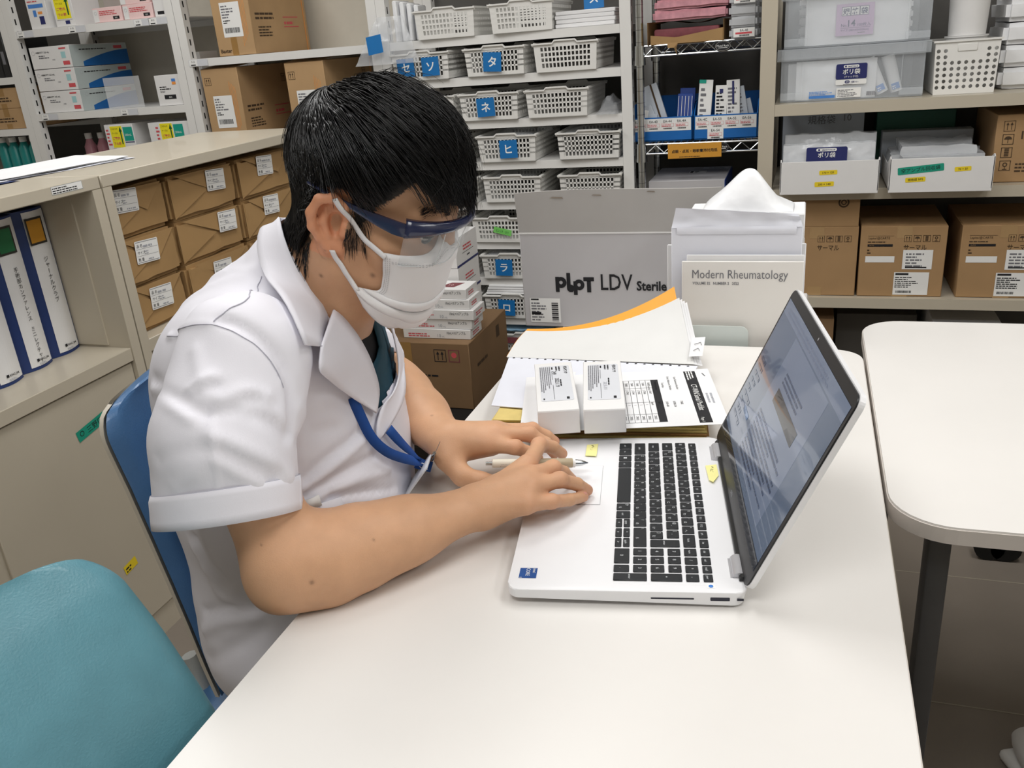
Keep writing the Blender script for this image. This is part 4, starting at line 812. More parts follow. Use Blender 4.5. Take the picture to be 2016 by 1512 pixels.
t = carton('cardboard_carton', 'brown carton with care symbols at the right edge', 'carton', .66, 2.945, .7555, .262, .35, .195, 'card_brown')
deco(t, 'front_print', lambda b: [symbol(b, k, -.112, .148 - k * .038, .03) for k in range(4)] + [b.text('IRIS', -.065, .125, .032, 'ink_brown', .0004, bold=.02), b.print_(-.07, .03, .1, .03, 3, 'ink_brown', 4)])
# cartons of thermal labels
def thermal(label, x0, w, labels=True, seed=5):
    t = carton('cardboard_carton', label, 'carton', x0 + w / 2, 2.925, .4025, w, .34, .228, 'card_brown', group='thermal label cartons on the beige shelf')
    def f(b):
        L = -w / 2
        b.rect(-.02, .19, .045, .038, 'tape_clear', .0002); b.rect(-.02, 0, .045, .03, 'tape_clear', .0002)
        if labels:
            b.rect(L + .022, .197, .076, .0008, 'ink_brown', .0004); b.text('Lapita/@CARTE', L + .024, .187, .010, 'ink_brown', .0004, w=.062); b.print_(L + .022, .176, .074, .007, 1, 'ink_brown', 3, .95); b.rect(L + .022, .163, .074, .0075, 'ink', .0004); b.text('SATO', L + .027, .1648, .0055, 'card_brown', .0008); b.print_(L + .022, .14, .02, .018, 2, 'ink_brown', 4, .6)
        care(b, w / 2 - .122, .178, .021); b.text('サーマル', w / 2 - .122, .152, .021, 'ink_brown', .0004, bold=.01, w=.066)
    deco(t, 'front_print', f)
    if labels:
        L = -w / 2; deco(t, 'blank_slip', lambda b: b.rect(L + .018, .112, .086, .020, 'label_white', .0005))
        deco(t, 'address_label', lambda b: (b.rect(.003, .09, .086, .062, 'label_white', .0006), b.print_(.012, .098, .07, .048, 5, 'ink_grey', seed, .5, .0009), b.rect(.012, .094, .062, .004, 'ink', .0009)))
        deco(t, 'delivery_slip', lambda b: (b.rect(-.018, .006, .102, .074, 'label_white', .0010), b.rect(-.014, .071, .038, .0065, 'ink', .0013), b.print_(-.014, .03, .09, .038, 6, 'ink', seed + 2, .5, .0013), b.barcode(-.01, .012, .046, .008, 'ink', seed, .0013)))
    b = MB(); b.box(-w / 2 + .002, w / 2 - .002, .012, .1, .2281, .2292, 'card_brown'); b.build('lid_flap', t)
    return t
thermal('brown thermal label carton with white slips, middle of the beige shelf', .178, .250, True, 15); thermal('brown thermal label carton with white slips, cut by right edge', .468, .250, True, 25)
t = thermal('brown carton with raised flap and サーマル print behind the magazines', -.085, .256, False)
b = MB(); b.box(-.126, .126, .001, .006, .2285, .345, 'card_brown', .001, 1); b.frame((.078, .0005, .305)); b.disc(0, 0, .0165, 'ink_brown', .0004, 24, .0115); b.disc(0, 0, .009, 'ink_brown', .0004, 8, .005); b.text('ダンボール', .02, .012, .006, 'ink_brown', .0004, w=.014); b.build('raised_flap', t)
# low things under the lowest beige shelf
carton('cardboard_carton', 'brown carton on the floor seen behind the laptop screen', 'carton', -.02, 2.94, .0605, .27, .3, .255, 'card_dark')
carton('low_box', 'low pale box under the lowest beige shelf', 'box', .52, 2.97, .0605, .2, .3, .245, 'paper_grey')
carton('low_box', 'low dark box under the lowest beige shelf', 'box', .26, 3.12, .0605, .26, .25, .22, 'back_grey')
# ---------------------------------------------------------------- dolly with the brown carton and the small packs
t = thing('dolly', 'black flat dolly on casters carrying the brown carton', 'dolly', (-1.10, 2.50, 0)); b = MB(); b.box(-.30, .30, -.36, .34, .155, .205, 'black_plastic', .008); b.build('platform', t)
for sx in (-1, 1):
    for sy in (-1, 1):
        x, y = sx * .20, sy * .28; c = MB(); c.box(x - .03, x + .03, y - .03, y + .03, .145, .155, 'caster_grey'); c.box(x - .022, x - .016, y - .02, y + .02, .05, .146, 'caster_grey'); c.box(x + .016, x + .022, y - .02, y + .02, .05, .146, 'caster_grey'); ca = c.build('caster', t)
        c = MB(); c.tube([(x - .014, y, .05), (x + .014, y, .05)], .05, 'rubber', 20); c.tube([(x - .024, y, .05), (x + .024, y, .05)], .012, 'caster_grey', 10); c.build('wheel', ca)
t = carton('cardboard_carton', 'dark brown carton on the dolly under small medicine packs', 'carton', -1.118, 2.29, .2055, .352, .36, .215, 'card_dark')
deco(t, 'front_print', lambda b: (b.rect(-.075, .15, .06, .065, 'tape_brown', .0002), up_arrows(b, .06, .155, .04, 'ink'), b.rect(.108, .155, .036, .04, 'maroon', .0002), b.rect(.111, .158, .03, .034, 'card_dark', .0004), b.disc(.126, .178, .009, 'ink_red', .0006), b.print_(-.10, .105, .18, .012, 1, 'ink', 3, 1.2), b.print_(-.05, .09, .08, .008, 1, 'ink', 4, 1.0), b.rect(-.05, .07, .09, .014, 'ink_brown', .0003)))
deco(t, 'side_print', lambda b: (b.print_(.06, .12, .12, .02, 1, 'ink_brown', 3, 1), b.rect(.25, .15, .03, .04, 'ink_brown', .0003)), False, .352)
GP = 'small medicine packs on the dolly carton'; zz = .4215
for k in range(5):
    dx = (0, .006, .016, .003, -.006)[k]; t = carton('medicine_pack', 'flat white pack with red print on the dolly carton, %s of five' % ('lowest', 'second', 'middle', 'fourth', 'topmost')[k], 'pack', -1.060 + dx, 2.33 + (0, .004, .0, .006, .01)[k], zz, .225, .10, .0305, 'box_white', 0, GP, .001)
    deco(t, 'front_print', lambda b: (b.text('10mL×10アンプル', .035, .0155, .0115, 'ink', .0004, w=.062), b.print_(-.095, .006, .09, .014, 2, 'ink_red', k + 3, .9), b.text('10', .0, .005, .015, 'ink_light', .0004), b.text('mL', .017, .005, .008, 'ink_light', .0004)))
    deco(t, 'side_print', lambda b: b.print_(.02, .008, .06, .014, 2, 'ink_red', k, .9), False, .225)
    if k == 4: b = MB(); b.frame((.045, .05, .0309), (1, 0, 0), (0, 1, 0)); b.add([(-.03, -.025, 0), (.02, -.025, 0), (.038, .025, 0), (-.005, .025, 0)], [(0, 1, 2, 3)], 'maroon'); b.text('10', -.008, -.01, .02, 'box_pink', .0004); b.print_(-.09, -.03, .05, .05, 4, 'ink_red', 5); b.build('top_print', t)
    zz += .0312
for k in range(3):
    t = carton('white_carton', 'white carton with red print and navy edge, %s of the stack behind the packs' % ('lowest', 'middle', 'topmost')[k], 'carton', -1.140, 2.455, .4215 + k * .0945, .24, .19, .093, 'box_white', 0, 'white cartons stacked behind the small packs', .001)
    deco(t, 'side_print', lambda b: (b.rect(0, 0, .19, .007, 'ink_navy', .0003), b.print_(.06, .045, .09, .02, 2, 'ink_red', 3, 1), b.rect(.05, .036, .10, .0015, 'ink', .0003), b.print_(.09, .022, .04, .009, 1, 'ink', 4)), False, .24)
# ---------------------------------------------------------------- low cabinet hidden behind the table end and what stands on it
t = thing('low_cabinet', 'low white cabinet behind the table end under the grey carton', 'cabinet', (-.245, 1.80, 0)); b = MB(); b.box(-.255, .265, -.27, .27, 0, .66, 'white_laminate', .003, 1); b.build('body', t); b = MB(); b.box(-.25, .26, -.278, -.2705, .05, .64, 'white_laminate', .002, 1); d_ = b.build('door', t); b = MB(); b.box(-.01, .01, -.284, -.2785, .5, .58, 'grey_steel'); b.build('handle', d_)
# grey carton
GW = .43; t = thing('grey_carton', 'big light grey carton with bold black print and raised flap', 'carton', (-.585 + GW / 2, 1.775, .6604)); b = MB(); b.box(-GW / 2, GW / 2, 0, .28, 0, .211, 'grey_carton', .0015, 1); b.build('box', t)
b = MB(); b.frame((-GW / 2, -.0006, 0))

for x, y, w_, h_ in ((.076, .081, .0085, .034), (.1015, .090, .0085, .034), (.1065, .081, .0085, .0085), (.1165, .0745, .0085, .031), (.139, .106, .0235, .0088), (.1465, .081, .009, .026)): b.rect(x, y, w_, h_, 'ink', .0004)
b.disc(.0885, .1025, .0125, 'ink', .0005, 28, .0042); b.disc(.1290, .0975, .0120, 'ink', .0005, 28, .0040); b.disc(.1100, .0895, .0085, 'ink', .0006, 24, .0001)
b.text('LDV', .1775, .087, .050, 'ink', .0004, bold=.008, w=.069); b.text('Sterile', .255, .087, .0285, 'ink', .0004, bold=.03, w=.064)
b.build('front_print', t)
b = MB(); b.frame((-GW / 2, -.0006, 0)); b.rect(.014, .010, .070, .056, 'label_white', .0003); b.print_(.017, .014, .040, .045, 7, 'ink_grey', 4, .7, .0006); b.rect(.017, .0615, .018, .003, 'ink', .0006); b.rect(.017, .028, .022, .006, 'ink', .0006)
for k in range(14): b.rect(.064, .0135 + k * .0031, .015, .0012 + .0008 * (k % 3), 'ink', .0006)
b.build('label', t)
b = MB()   # the raised front flap, leaning a little outwards on the left, with a worn top edge
def fl(u, v): return (-GW / 2 + u * (GW - .001) - .004 * v * (1 - u), -.004 * v, .2115 + v * (.087 + .003 * math.sin(u * 5) + .006 * u))
b.grid(fl, 16, 6, 'grey_carton_in'); b.grid(lambda u, v: (fl(u, v)[0], fl(u, v)[1] + .005, fl(u, v)[2]), 16, 6, 'grey_carton_in')
b.grid(lambda u, v: (fl(u, 1)[0], fl(u, 1)[1] + .005 * v, fl(u, 1)[2]), 16, 1, 'grey_carton_in'); b.grid(lambda u, v: (fl(0, u)[0], fl(0, u)[1] + .005 * v, fl(0, u)[2]), 6, 1, 'grey_carton_in'); b.box(-GW / 2, GW / 2, -.0012, .004, .2095, .2125, 'box_white')
b.build('flap', t)
b = MB(); b.frame((-GW / 2, -.0048, .293)); mat('scuff', '8a7f74', .8, var=.2)
for x, y, w, h in ((.075, -.006, .03, .0016), (.165, -.002, .022, .0013), (.28, .003, .018, .0012)): b.add([(x, y, 0), (x + w, y - h, 0), (x + w * .9, y + h, 0), (x + w * .2, y + h * 1.6, 0)], [(0, 1, 2, 3)], 'scuff')
b.build('scuff_marks', t)
# white box, tissue box with tissue, magazines and envelope standing together
t = carton('white_box', 'tall white box behind the envelope', 'box', -.099, 1.600, .6604, .208, .115, .214, 'paper')
t = carton('tissue_box', 'white tissue box behind the envelope with tissue puffing out', 'tissue box', -.099, 1.600, .8754, .206, .112, .066, 'paper')
b = MB()
def tis(u, v):
    a = u * 2 - 1; env = max(0, 1 - abs(a) ** 2.2) ** .7; pk = .060 * math.exp(-((u - .40) / .38) ** 2) * env + .010 * env; s = noise.noise(Vector((u * 3.5, v * 2.5, 2.2))); w = math.sin(math.pi * v) ** .65
    x = -.078 + .160 * u + .010 * math.sin(v * 3) * (1 - abs(a)); y = .012 + .088 * v + .006 * s + .010 * math.sin(u * 7) * math.sin(math.pi * v)
    return (x, y, .0664 + w * (pk + .009 * s * env + .006 * math.sin(u * 11 + v * 5) * env * v) + .004 * abs(a) ** 3 * w)
b.grid(tis, 40, 24, 'bag_white'); b.grid(lambda u, v: (tis(u, v)[0], tis(u, v)[1], .0664), 6, 6, 'bag_white'); b.build('tissue', t)
def upright(name, label, cat, x0, x1, y, z1, m, th=.004, lean=.05, fn=None, z0=.6605, fold=None):
    h = (z1 - z0); t = thing(name, label, cat, ((x0 + x1) / 2, y, z0), rot=(-lean, 0, 0)); b = MB(); w = (x1 - x0) / 2
    b.box(-w, w, 0, th, 0, h, m, min(.001, th * .3), 1); b.build('body', t)
    if fn: b = MB(); b.frame((-w, -.0004, 0)); fn(b, 2 * w, h); b.build('cover_print', t)
    return t, w, h
def mag(b, w, h):
    b.text('Modern Rheumatology', .019, h - .031, .0225, 'ink_grey', .0003, w=.166); b.text('VOLUME 32   NUMBER 2   2022', .0195, h - .0425, .0068, 'ink_grey', .0003, w=.082, bold=.02)
mat('mag_cover', 'e9e6e1', .35, var=.006, coat=.3)
upright('magazine', 'cream magazine with thin grey title standing at the table end', 'magazine', -.205, .006, 1.545, .868, 'mag_cover', .004, .03, mag)
upright('magazine', 'white magazine showing only its top edge behind the front one', 'magazine', -.197, .006, 1.552, .878, 'paper', .003, .03)
t, w, h = upright('envelope', 'pale blue white envelope behind the magazine, flap up', 'envelope', -.226, .001, 1.562, .925, 'paper_blue', .003, .03)
b = MB(); b.grid(lambda u, v: (-w + 2 * w * u + .016 * v * (.5 - u) * 1.0, -.0006 + .003 * math.sin(v * 3.1) + .0045 * noise.noise(Vector((u * 6, v * 3, 4))) * (.3 + v), h + v * (.036 - .014 * u)), 20, 6, 'paper_blue'); b.grid(lambda u, v: (-w + 2 * w * u + .016 * v * (.5 - u), .0012 + .003 * math.sin(v * 3.1) + .0045 * noise.noise(Vector((u * 6, v * 3, 4))) * (.3 + v), h + v * (.036 - .014 * u)), 20, 6, 'paper_blue'); b.build('flap', t)
b = MB(); b.grid(lambda u, v: (-w + .01 + (2 * w - .02) * u, -.0012 - .0025 * math.sin(math.pi * v) * (.6 + noise.noise(Vector((u * 5, v, 1)))), h - .012 + v * .014), 20, 4, 'paper_blue'); b.build('fold', t)
upright('white_folder', 'white folder standing left of the envelope, edge only', 'folder', -.235, -.03, 1.572, .892, 'paper', .004, .03)
upright('white_folder', 'white folder standing right behind the magazine, edge only', 'folder', -.10, .008, 1.578, .892, 'paper', .004, .03)
t = thing('bookend', 'frosted pale bookend plate in front of the magazine', 'bookend', (-.142, 1.536, .6605)); b = MB(); b.frame((0, 0, 0)); P = [(-.06, 0), (.058, 0)] + [(.044 + .014 * math.cos(a * .157), .077 + .014 * math.sin(a * .157)) for a in range(11)] + [(-.06, .091)]
b.prism(P, -.0008, .0016, 'frost'); b.build('plate', t); b = MB(); b.box(-.06, .058, .001, .006, 0, .0012, 'frost'); b.build('foot', t)
# ---------------------------------------------------------------- folders, papers and small boxes on the table
mat('manila', 'dcc67c', .7, var=.06, scale=60); mat('manila_orange', 'e0912f', .65, var=.04); mat('brown_folder', 'a8804c', .7, var=.05); mat('folder_orange', 'f2a93c', .5, var=.02)
GF = 'manila folders stacked beside the laptop'
cols = ('manila_orange', 'manila', 'brown_folder', 'manila', 'manila', 'manila'); zz = .7203; nm = ('lowest, orange edged', 'second from bottom', 'brown one, third from bottom', 'fourth from bottom', 'fifth from bottom', 'topmost')
for k in range(6):
    r = random.Random(k + 3); t = thing('paper_folder', 'manila folder in the stack beyond the laptop, %s' % nm[k], 'folder', (-.274 + r.uniform(-.003, .003), 1.186 + r.uniform(-.002, .002), zz), r.uniform(-.012, .012) + .10, GF); b = MB()
    w, d, h = .151, .092, .0052; s0 = k * 3.1
    for zo, mm in ((.0, cols[k]), (.0028, cols[k])):
        b.grid(lambda u, v: ((u - .5) * 2 * w + (0 if zo else .004 * math.sin(v * 4 + k)), (v - .5) * 2 * d - .002 * (zo > 0), zo + .0013 + .0006 * noise.noise(Vector((u * 6 + s0, v * 4, 0)))), 10, 6, mm); b.grid(lambda u, v: ((u - .5) * 2 * w + (0 if zo else .004 * math.sin(v * 4 + k)), (v - .5) * 2 * d - .002 * (zo > 0), zo), 10, 6, mm)
        b.grid(lambda u, v: ((u - .5) * 2 * w, -d - .002 * (zo > 0), zo + v * .0016), 10, 1, mm); b.grid(lambda u, v: (-w, (u - .5) * 2 * d, zo + v * .0014), 6, 1, mm); b.grid(lambda u, v: (w, (u - .5) * 2 * d, zo + v * .0014), 6, 1, mm)
    b.build('cover', t)
    b = MB(); b.box(-w + .006, w - .005, -d + .003, d - .004, .0015, .0030, 'paper'); b.build('papers', t)
    zz += h
# opened file on top: flat pages, and the raised pages with the orange cover behind
t = thing('open_file', 'opened file on the folders with raised pages and orange cover', 'file', (-.30, 1.22, zz + .0004)); Z0 = zz + .0004
b = MB(); q = [(-.435, 1.125), (-.175, 1.112), (-.150, 1.325), (-.474, 1.332)]
def flat(u, v, z): return ((q[0][0] * (1 - u) + q[1][0] * u) * (1 - v) + (q[3][0] * (1 - u) + q[2][0] * u) * v + .30, (q[0][1] * (1 - u) + q[1][1] * u) * (1 - v) + (q[3][1] * (1 - u) + q[2][1] * u) * v - 1.22, z)
b.grid(lambda u, v: flat(u, v, .0012), 6, 6, 'paper_blue'); b.grid(lambda u, v: flat(u, v, 0), 6, 6, 'paper_blue')
for a, c in (((0, 0), (1, 0)), ((0, 0), (0, 1)), ((1, 0), (1, 1))): b.grid(lambda u, v: flat(a[0] + (c[0] - a[0]) * u, a[1] + (c[1] - a[1]) * u, .0012 * v), 6, 1, 'paper_blue')
for k in range(22): u = .03 + k * .044; b.frame((0, 0, 0), (1, 0, 0), (0, 1, 0)); p_ = flat(u, .985, 0); b.disc(p_[0], p_[1], .0022, 'ink', .0015, 8)
b.build('flat_pages', t)
def raised(u, v, off=0):
    x = (-.478 + .322 * u) * (1 - v) + (-.486 + .288 * u) * v
    c = u ** 2.2
    y = 1.331 + (.142 - .018 * u) * v + .01 * c * v
    z = .0015 + c * .072 * v ** 1.15 + .004 * math.sin(math.pi * v) * (1 - u) + off
    return (x + .30, y - 1.22, z)
mat('page_grey', 'dededc', .6, var=.02, scale=14)
for k in range(4):
    b = MB(); o = -.0012 * k; dx = .0042 * k
    b.grid(lambda u, v: (raised(u, v)[0] + dx * u, raised(u, v)[1] + .0014 * k, raised(u, v)[2] + o + .002 * u * k * v * -1), 20, 10, 'page_grey' if k == 0 else 'paper'); b.build('raised_page', t)
b = MB(); b.grid(lambda u, v: (raised(u, v * 1.1)[0] - .004 - .004 * u, raised(u, v * 1.1)[1] + .011, raised(u, v * 1.1)[2] - .0035 + .008 * u * v), 20, 10, 'folder_orange'); b.build('orange_cover', t)
b = MB(); b.grid(lambda u, v: (.134 + .022 * u, .118 + .042 * v - .0, .012 + .018 * v + .002 * u), 3, 3, 'paper'); b.tube([(.140, .128, .019), (.147, .135, .021), (.150, .128, .020)], .0004, 'ink', 5); b.tube([(.140, .142, .025), (.150, .147, .027), (.152, .140, .025)], .0004, 'ink', 5); b.build('index_tab', t)
# pack list sheet
ang = math.atan2(-.205, .052); t = thing('printed_sheet', 'white printed sheet with black title bar and table on the folders', 'sheet', (-.133, 1.312, Z0 + .0016), ang); b = MB(); Wd, Hh = .211, .290
b.frame((0, 0, 0), (1, 0, 0), (0, 1, 0)); b.grid(lambda u, v: (Wd * u, -Hh * v, .0002 - .0), 4, 4, 'paper'); b.grid(lambda u, v: (Wd * u, -Hh * v, .0008), 4, 4, 'paper'); 
for a, c in (((0, 0), (1, 0)), ((1, 0), (1, 1)), ((1, 1), (0, 1)), ((0, 1), (0, 0))): b.grid(lambda u, v: (Wd * (a[0] + (c[0] - a[0]) * u), -Hh * (a[1] + (c[1] - a[1]) * u), .0002 + .0006 * v), 3, 1, 'paper')
b.build('sheet', t)
b = MB(); b.frame((0, -Hh, .0009), (1, 0, 0), (0, 1, 0)); yb = Hh - .040
b.rect(.008, yb, .196, .018, 'ink', 0); b.text('CT-WIN Serial Packlist', .064, yb + .005, .0122, 'label_white', .0003, w=.098); b.print_(.010, yb + .003, .04, .012, 3, 'label_white', 3, .9, .0003); b.text('Page 1', .186, yb + .004, .006, 'label_white', .0003)
for k, (l1, l2) in enumerate((('User Reference Number', '77682'), ('Order Reference Number', '00786134'), ('Trial Alias', '2100-401'), ('Mobile Number', 'A11'), ('Country', 'Japan'))): b.text(l1, .075 - len(l1) * .0022, yb - .018 - k * .0105, .0052, 'ink', .0003); b.text(l2, .125, yb - .018 - k * .0105, .0052, 'ink', .0003)
tx, ty, tw, rh = .038, .128, .158, .0085
b.rect(tx, ty + 8 * rh, tw, .011, 'ink', .0003)
for k in range(9): b.rect(tx, ty + k * rh - .0003, tw, .0006, 'ink', .0003)
for k in (0, .2, .55, .82, 1): b.rect(tx + tw * k - .0003, ty, .0006, 8 * rh, 'ink', .0003)
for k in range(8):
    for i, s in ((.06, '70680'), (.25, 'J 1704%d' % k), (.6, '1'), (.86, '29002')): b.text(s, tx + tw * i, ty + k * rh + .0025, .0052, 'ink', .0004)
b.print_(.10, Hh - .018, .05, .012, 2, 'ink_light', 6, .6, .0003); b.tube([(.02, Hh - .012, .0006), (.032, Hh - .009, .0006)], .0006, 'ink_grey', 5)
b.build('printing', t)
# two white medicine boxes
def med(label, cx, cy, rz, hand):
    t = thing('medicine_box', label, 'box', (cx, cy, Z0 + .0027), rz, 'white medicine boxes on the papers'); b = MB(); w, d, h = .0575, .186, .036
    b.box(-w / 2, w / 2, -d / 2, d / 2, 0, h, 'box_white', .0008, 1); b.box(-w / 2 + .001, w / 2 - .001, -d / 2 - .0006, -d / 2 + .001, .001, h - .0015, 'paper'); b.build('box', t)
    b = MB(); b.frame((0, 0, h + .0003), (0, -1, 0), (1, 0, 0)); b.rrect(-.078, -.022, .138, .046, .004, 'paper_grey', 0, 4)
    b.text('ゼルヤンツ', -.074, .0155, .0062, 'ink', .0003, bold=.03); b.print_(-.074, .003, .03, .009, 2, 'ink', 4, .8, .0003); b.print_(-.02, .0075, .03, .004, 1, 'ink', 5, 1, .0003); b.rect(-.055, -.0035, .036, .0005, 'ink', .0003); b.rect(.0, -.0035, .055, .0005, 'ink', .0003)
    b.print_(-.072, -.0035, .012, .0045, 1, 'ink', 9, .9, .0003); b.print_(-.074, -.021, .11, .017, 6, 'ink_grey', 7, .8, .0003); b.rect(.048, .014, .008, .004, 'ink', .0003); b.rect(.05, -.019, .005, .002, 'ink', .0003)
    if hand:
        b.text('249', -.055, -.0025, .009, 'ink', .0004, w=.014); b.text('2022.1.19', -.025, .0005, .0085, 'ink', .0004, w=.034)
    else: b.text('22.5.11', -.005, .001, .007, 'ink_light', .0004, w=.028)
    b.build('label', t); return t
med('white medicine box with a handwritten label, left of the pair', -.333, 1.128, .31, True)
med('white medicine box with a clean label, right of the pair', -.265, 1.142, .235, False)
t = thing('plastic_sleeve', 'white sheet edge curling out under the left medicine box', 'sheet', (-.40, 1.16, Z0 + .0014)); b = MB(); b.grid(lambda u, v: (.01 + .05 * u + .03 * (1 - v), -.085 + .20 * v, .0004 + (1 - u) ** 2 * .0009), 6, 8, 'paper'); b.build('sheet', t)
# ---------------------------------------------------------------- chairs
mat('chair_blue', '47719f', .38, var=.05, scale=30, bump=.15, bscale=420, coat=.15); mat('chair_teal', '598b98', .36, var=.05, scale=30, bump=.18, bscale=420, coat=.15); mat('shell_beige', 'c9c2b4', .45, var=.02)
def chair(label, loc, rz, m, hw=.205, rim=.001, rc=1.0, zs=1.0):
    t = thing('chair', label, 'chair', loc, rz)
    prof = [(-.135, .470), (-.150, .520), (-.165, .580), (-.186, .640), (-.212, .700), (-.244, .765), (-.276, .815), (-.302, .845), (-.316, .860)]
    Q = [Vector((-.135 + (x + .135) * rc, 0, .47 + (z - .47) * zs)) for x, z in prof]; NV = 40
    def pf(v):
        f = v * (len(Q) - 1); i = min(int(f), len(Q) - 2); return Q[i].lerp(Q[i + 1], f - i)
    def surf(u, v, side, th, grow=0.0):
        """rounded plate following the back profile; side 0 is the front"""
        a = (u - .5) * 2; p = pf(v); q = pf(min(1, v + .02)) - pf(max(0, v - .02)); n = Vector((q.z, 0, -q.x)).normalized()
        w = hw + grow - .022 * (1 - v) ** 2
        r = .11; topd = (1 - v) * .42; wf = 1.0
        if topd < r: wf = 1 - (1 - math.sqrt(max(0, 1 - ((r - topd) / r) ** 2))) * (r / w)
        e = (1 - abs(a) ** 6) ** .5 * min(1, ((1 - v) / .05 + .02)) ** .5 * min(1, v / .04 + .02) ** .5
        o = n * (e * th if side == 0 else -e * th * .35) + Vector((.030 * a * a, 0, 0))
        return (p.x + o.x, a * w * wf, p.z + o.z)
    b = MB(); b.grid(lambda u, v: surf(u, v, 0, .022), 36, NV, m); b.grid(lambda u, v: surf(1 - u, v, 1, .022), 36, NV, m); o = b.build('backrest', t)
    b = MB()
    def sh(u, v, side):
        x, y, z = surf(u, v * .93, 1, .020, rim); k = 1 if side else 0
        return (x - .004 - .006 * k, y, z - .002)
    b.grid(lambda u, v: sh(u, v, 0), 30, 30, 'shell_beige'); b.grid(lambda u, v: sh(1 - u, v, 1), 30, 30, 'shell_beige'); b.grid(lambda u, v: sh(0, u, v), 30, 1, 'shell_beige'); b.grid(lambda u, v: sh(1, u, 1 - v), 30, 1, 'shell_beige'); b.build('back_shell', t)
    b = MB(); b.box(-.17, .24, -.21, .21, .405, .450, m, .018, 3); b.build('seat', t)
    b = MB(); b.box(-.17, .23, -.20, .20, .392, .405, 'shell_beige', .004, 1); b.build('seat_pan', t)
    b = MB()
    for s in (-1, 1): b.tube([(-.10, s * .15, .392), (-.16, s * .15, .42), (-.175, s * .15, .50)], .011, 'grey_steel', 10)
    b.box(-.14, .2, -.17, .17, .376, .392, 'grey_steel', .003, 1); b.build('frame', t)
    for sx in (-1, 1):
        for sy in (-1, 1):
            b = MB(); b.tube([(.03 + sx * .14, sy * .15, .38), (.03 + sx * .19, sy * .20, .012)], .011, 'grey_steel', 12); lg = b.build('leg', t); b = MB(); b.tube([(.03 + sx * .19, sy * .20, 0), (.03 + sx * .189, sy * .199, .014)], .014, 'rubber', 12); b.build('foot', lg)
    return t
chair('blue chair with rounded back that the man sits on', (-.612, .930, 0), 0, 'chair_blue', rc=.36, zs=1.11)
chair('teal chair with rounded back, empty, in the near left corner', (-.352, .325, 0), 0, 'chair_teal', .215, -.004)
# swivel chair base seen under the far table, and a white shoe on the floor
t = thing('stool', 'grey swivel stool on black casters under the crosswise table', 'stool', (.78, 2.12, 0)); b = MB(); b.tube([(0, 0, .42), (0, 0, .425), (0, 0, .475), (0, 0, .48)], [.16, .18, .18, .165], 'black_plastic', 28); b.build('seat', t)
b = MB(); b.tube([(0, 0, .09), (0, 0, .42)], .025, 'grey_steel', 16)
for k in range(5): a = 3.33 + k * 1.2566; b.tube([(0, 0, .105), (.17 * math.cos(a), .17 * math.sin(a), .098), (.30 * math.cos(a), .30 * math.sin(a), .082)], [.028, .024, .017], 'grey_steel', 10)
b.build('base', t)
for k in range(5):
    a = 3.33 + k * 1.2566; x, y = .30 * math.cos(a), .30 * math.sin(a); b = MB(); b.tube([(x, y, .085), (x, y, .055)], .008, 'grey_steel', 8); b.tube([(x - .018, y - .026, .034), (x - .018, y + .010, .034)], .034, 'rubber', 18); b.tube([(x + .018, y - .026, .034), (x + .018, y + .010, .034)], .034, 'rubber', 18); b.build('caster', t)
mat('sneaker_white', 'e8e7e5', .55); t = thing('shoe', 'white shoe on the floor at the lower right corner', 'shoe', (.468, 1.283, 0), .4); b = MB()
def shoe(u, v):
    a = v * 2 * math.pi; L = -.13 + .26 * u; w = .048 * (math.sin(math.pi * min(1, max(.02, u * .96 + .03)))) ** .35; h = .035 + .035 * math.exp(-((u - .85) / .3) ** 2) * 1.2; e = math.sin(math.pi * (.02 + .96 * u)) ** .3
    return (math.cos(a) * w, -L, max(.006, .03 + math.sin(a) * h * e + .012))
b.grid(shoe, 18, 20, 'sneaker_white'); b.build('upper', t); b = MB(); b.box(-.047, .047, -.125, .125, 0, .022, 'label_white', .010, 3); b.build('sole', t)
# ---------------------------------------------------------------- the sitter: distance field and polygoniser
def smin(a, b, k):
    h = np.clip(.5 + .5 * (b - a) / k, 0, 1); return b + (a - b) * h - k * h * (1 - h)
def p_seg(a, b, ra, rb, sc=(1, 1, 1), fr=None):
    """tapered capsule; sc squeezes space, fr = 3x3 rows of a local frame the squeeze is done in"""
    a = np.array(a, float); b = np.array(b, float); sc = np.array(sc, float); F = np.eye(3) if fr is None else np.array(fr, float)
    A = (F @ a) * sc; Bv = (F @ b) * sc - A; L = max(1e-9, float(Bv @ Bv)); m = max(ra, rb) / min(sc)
    def f(P):
        Q = (P @ F.T) * sc - A; t = np.clip(Q @ Bv / L, 0, 1); return np.linalg.norm(Q - t[..., None] * Bv, axis=-1) - (ra + (rb - ra) * t)
    return f, np.minimum(a, b) - m, np.maximum(a, b) + m
def p_ell(c, r, fr=None):
    c = np.array(c, float); r = np.array(r, float); F = np.eye(3) if fr is None else np.array(fr, float)
    def f(P):
        Q = (P - c) @ F.T; k0 = np.linalg.norm(Q / r, axis=-1); k1 = np.linalg.norm(Q / (r * r), axis=-1) + 1e-9; return k0 * (k0 - 1) / k1
    return f, c - max(r), c + max(r)
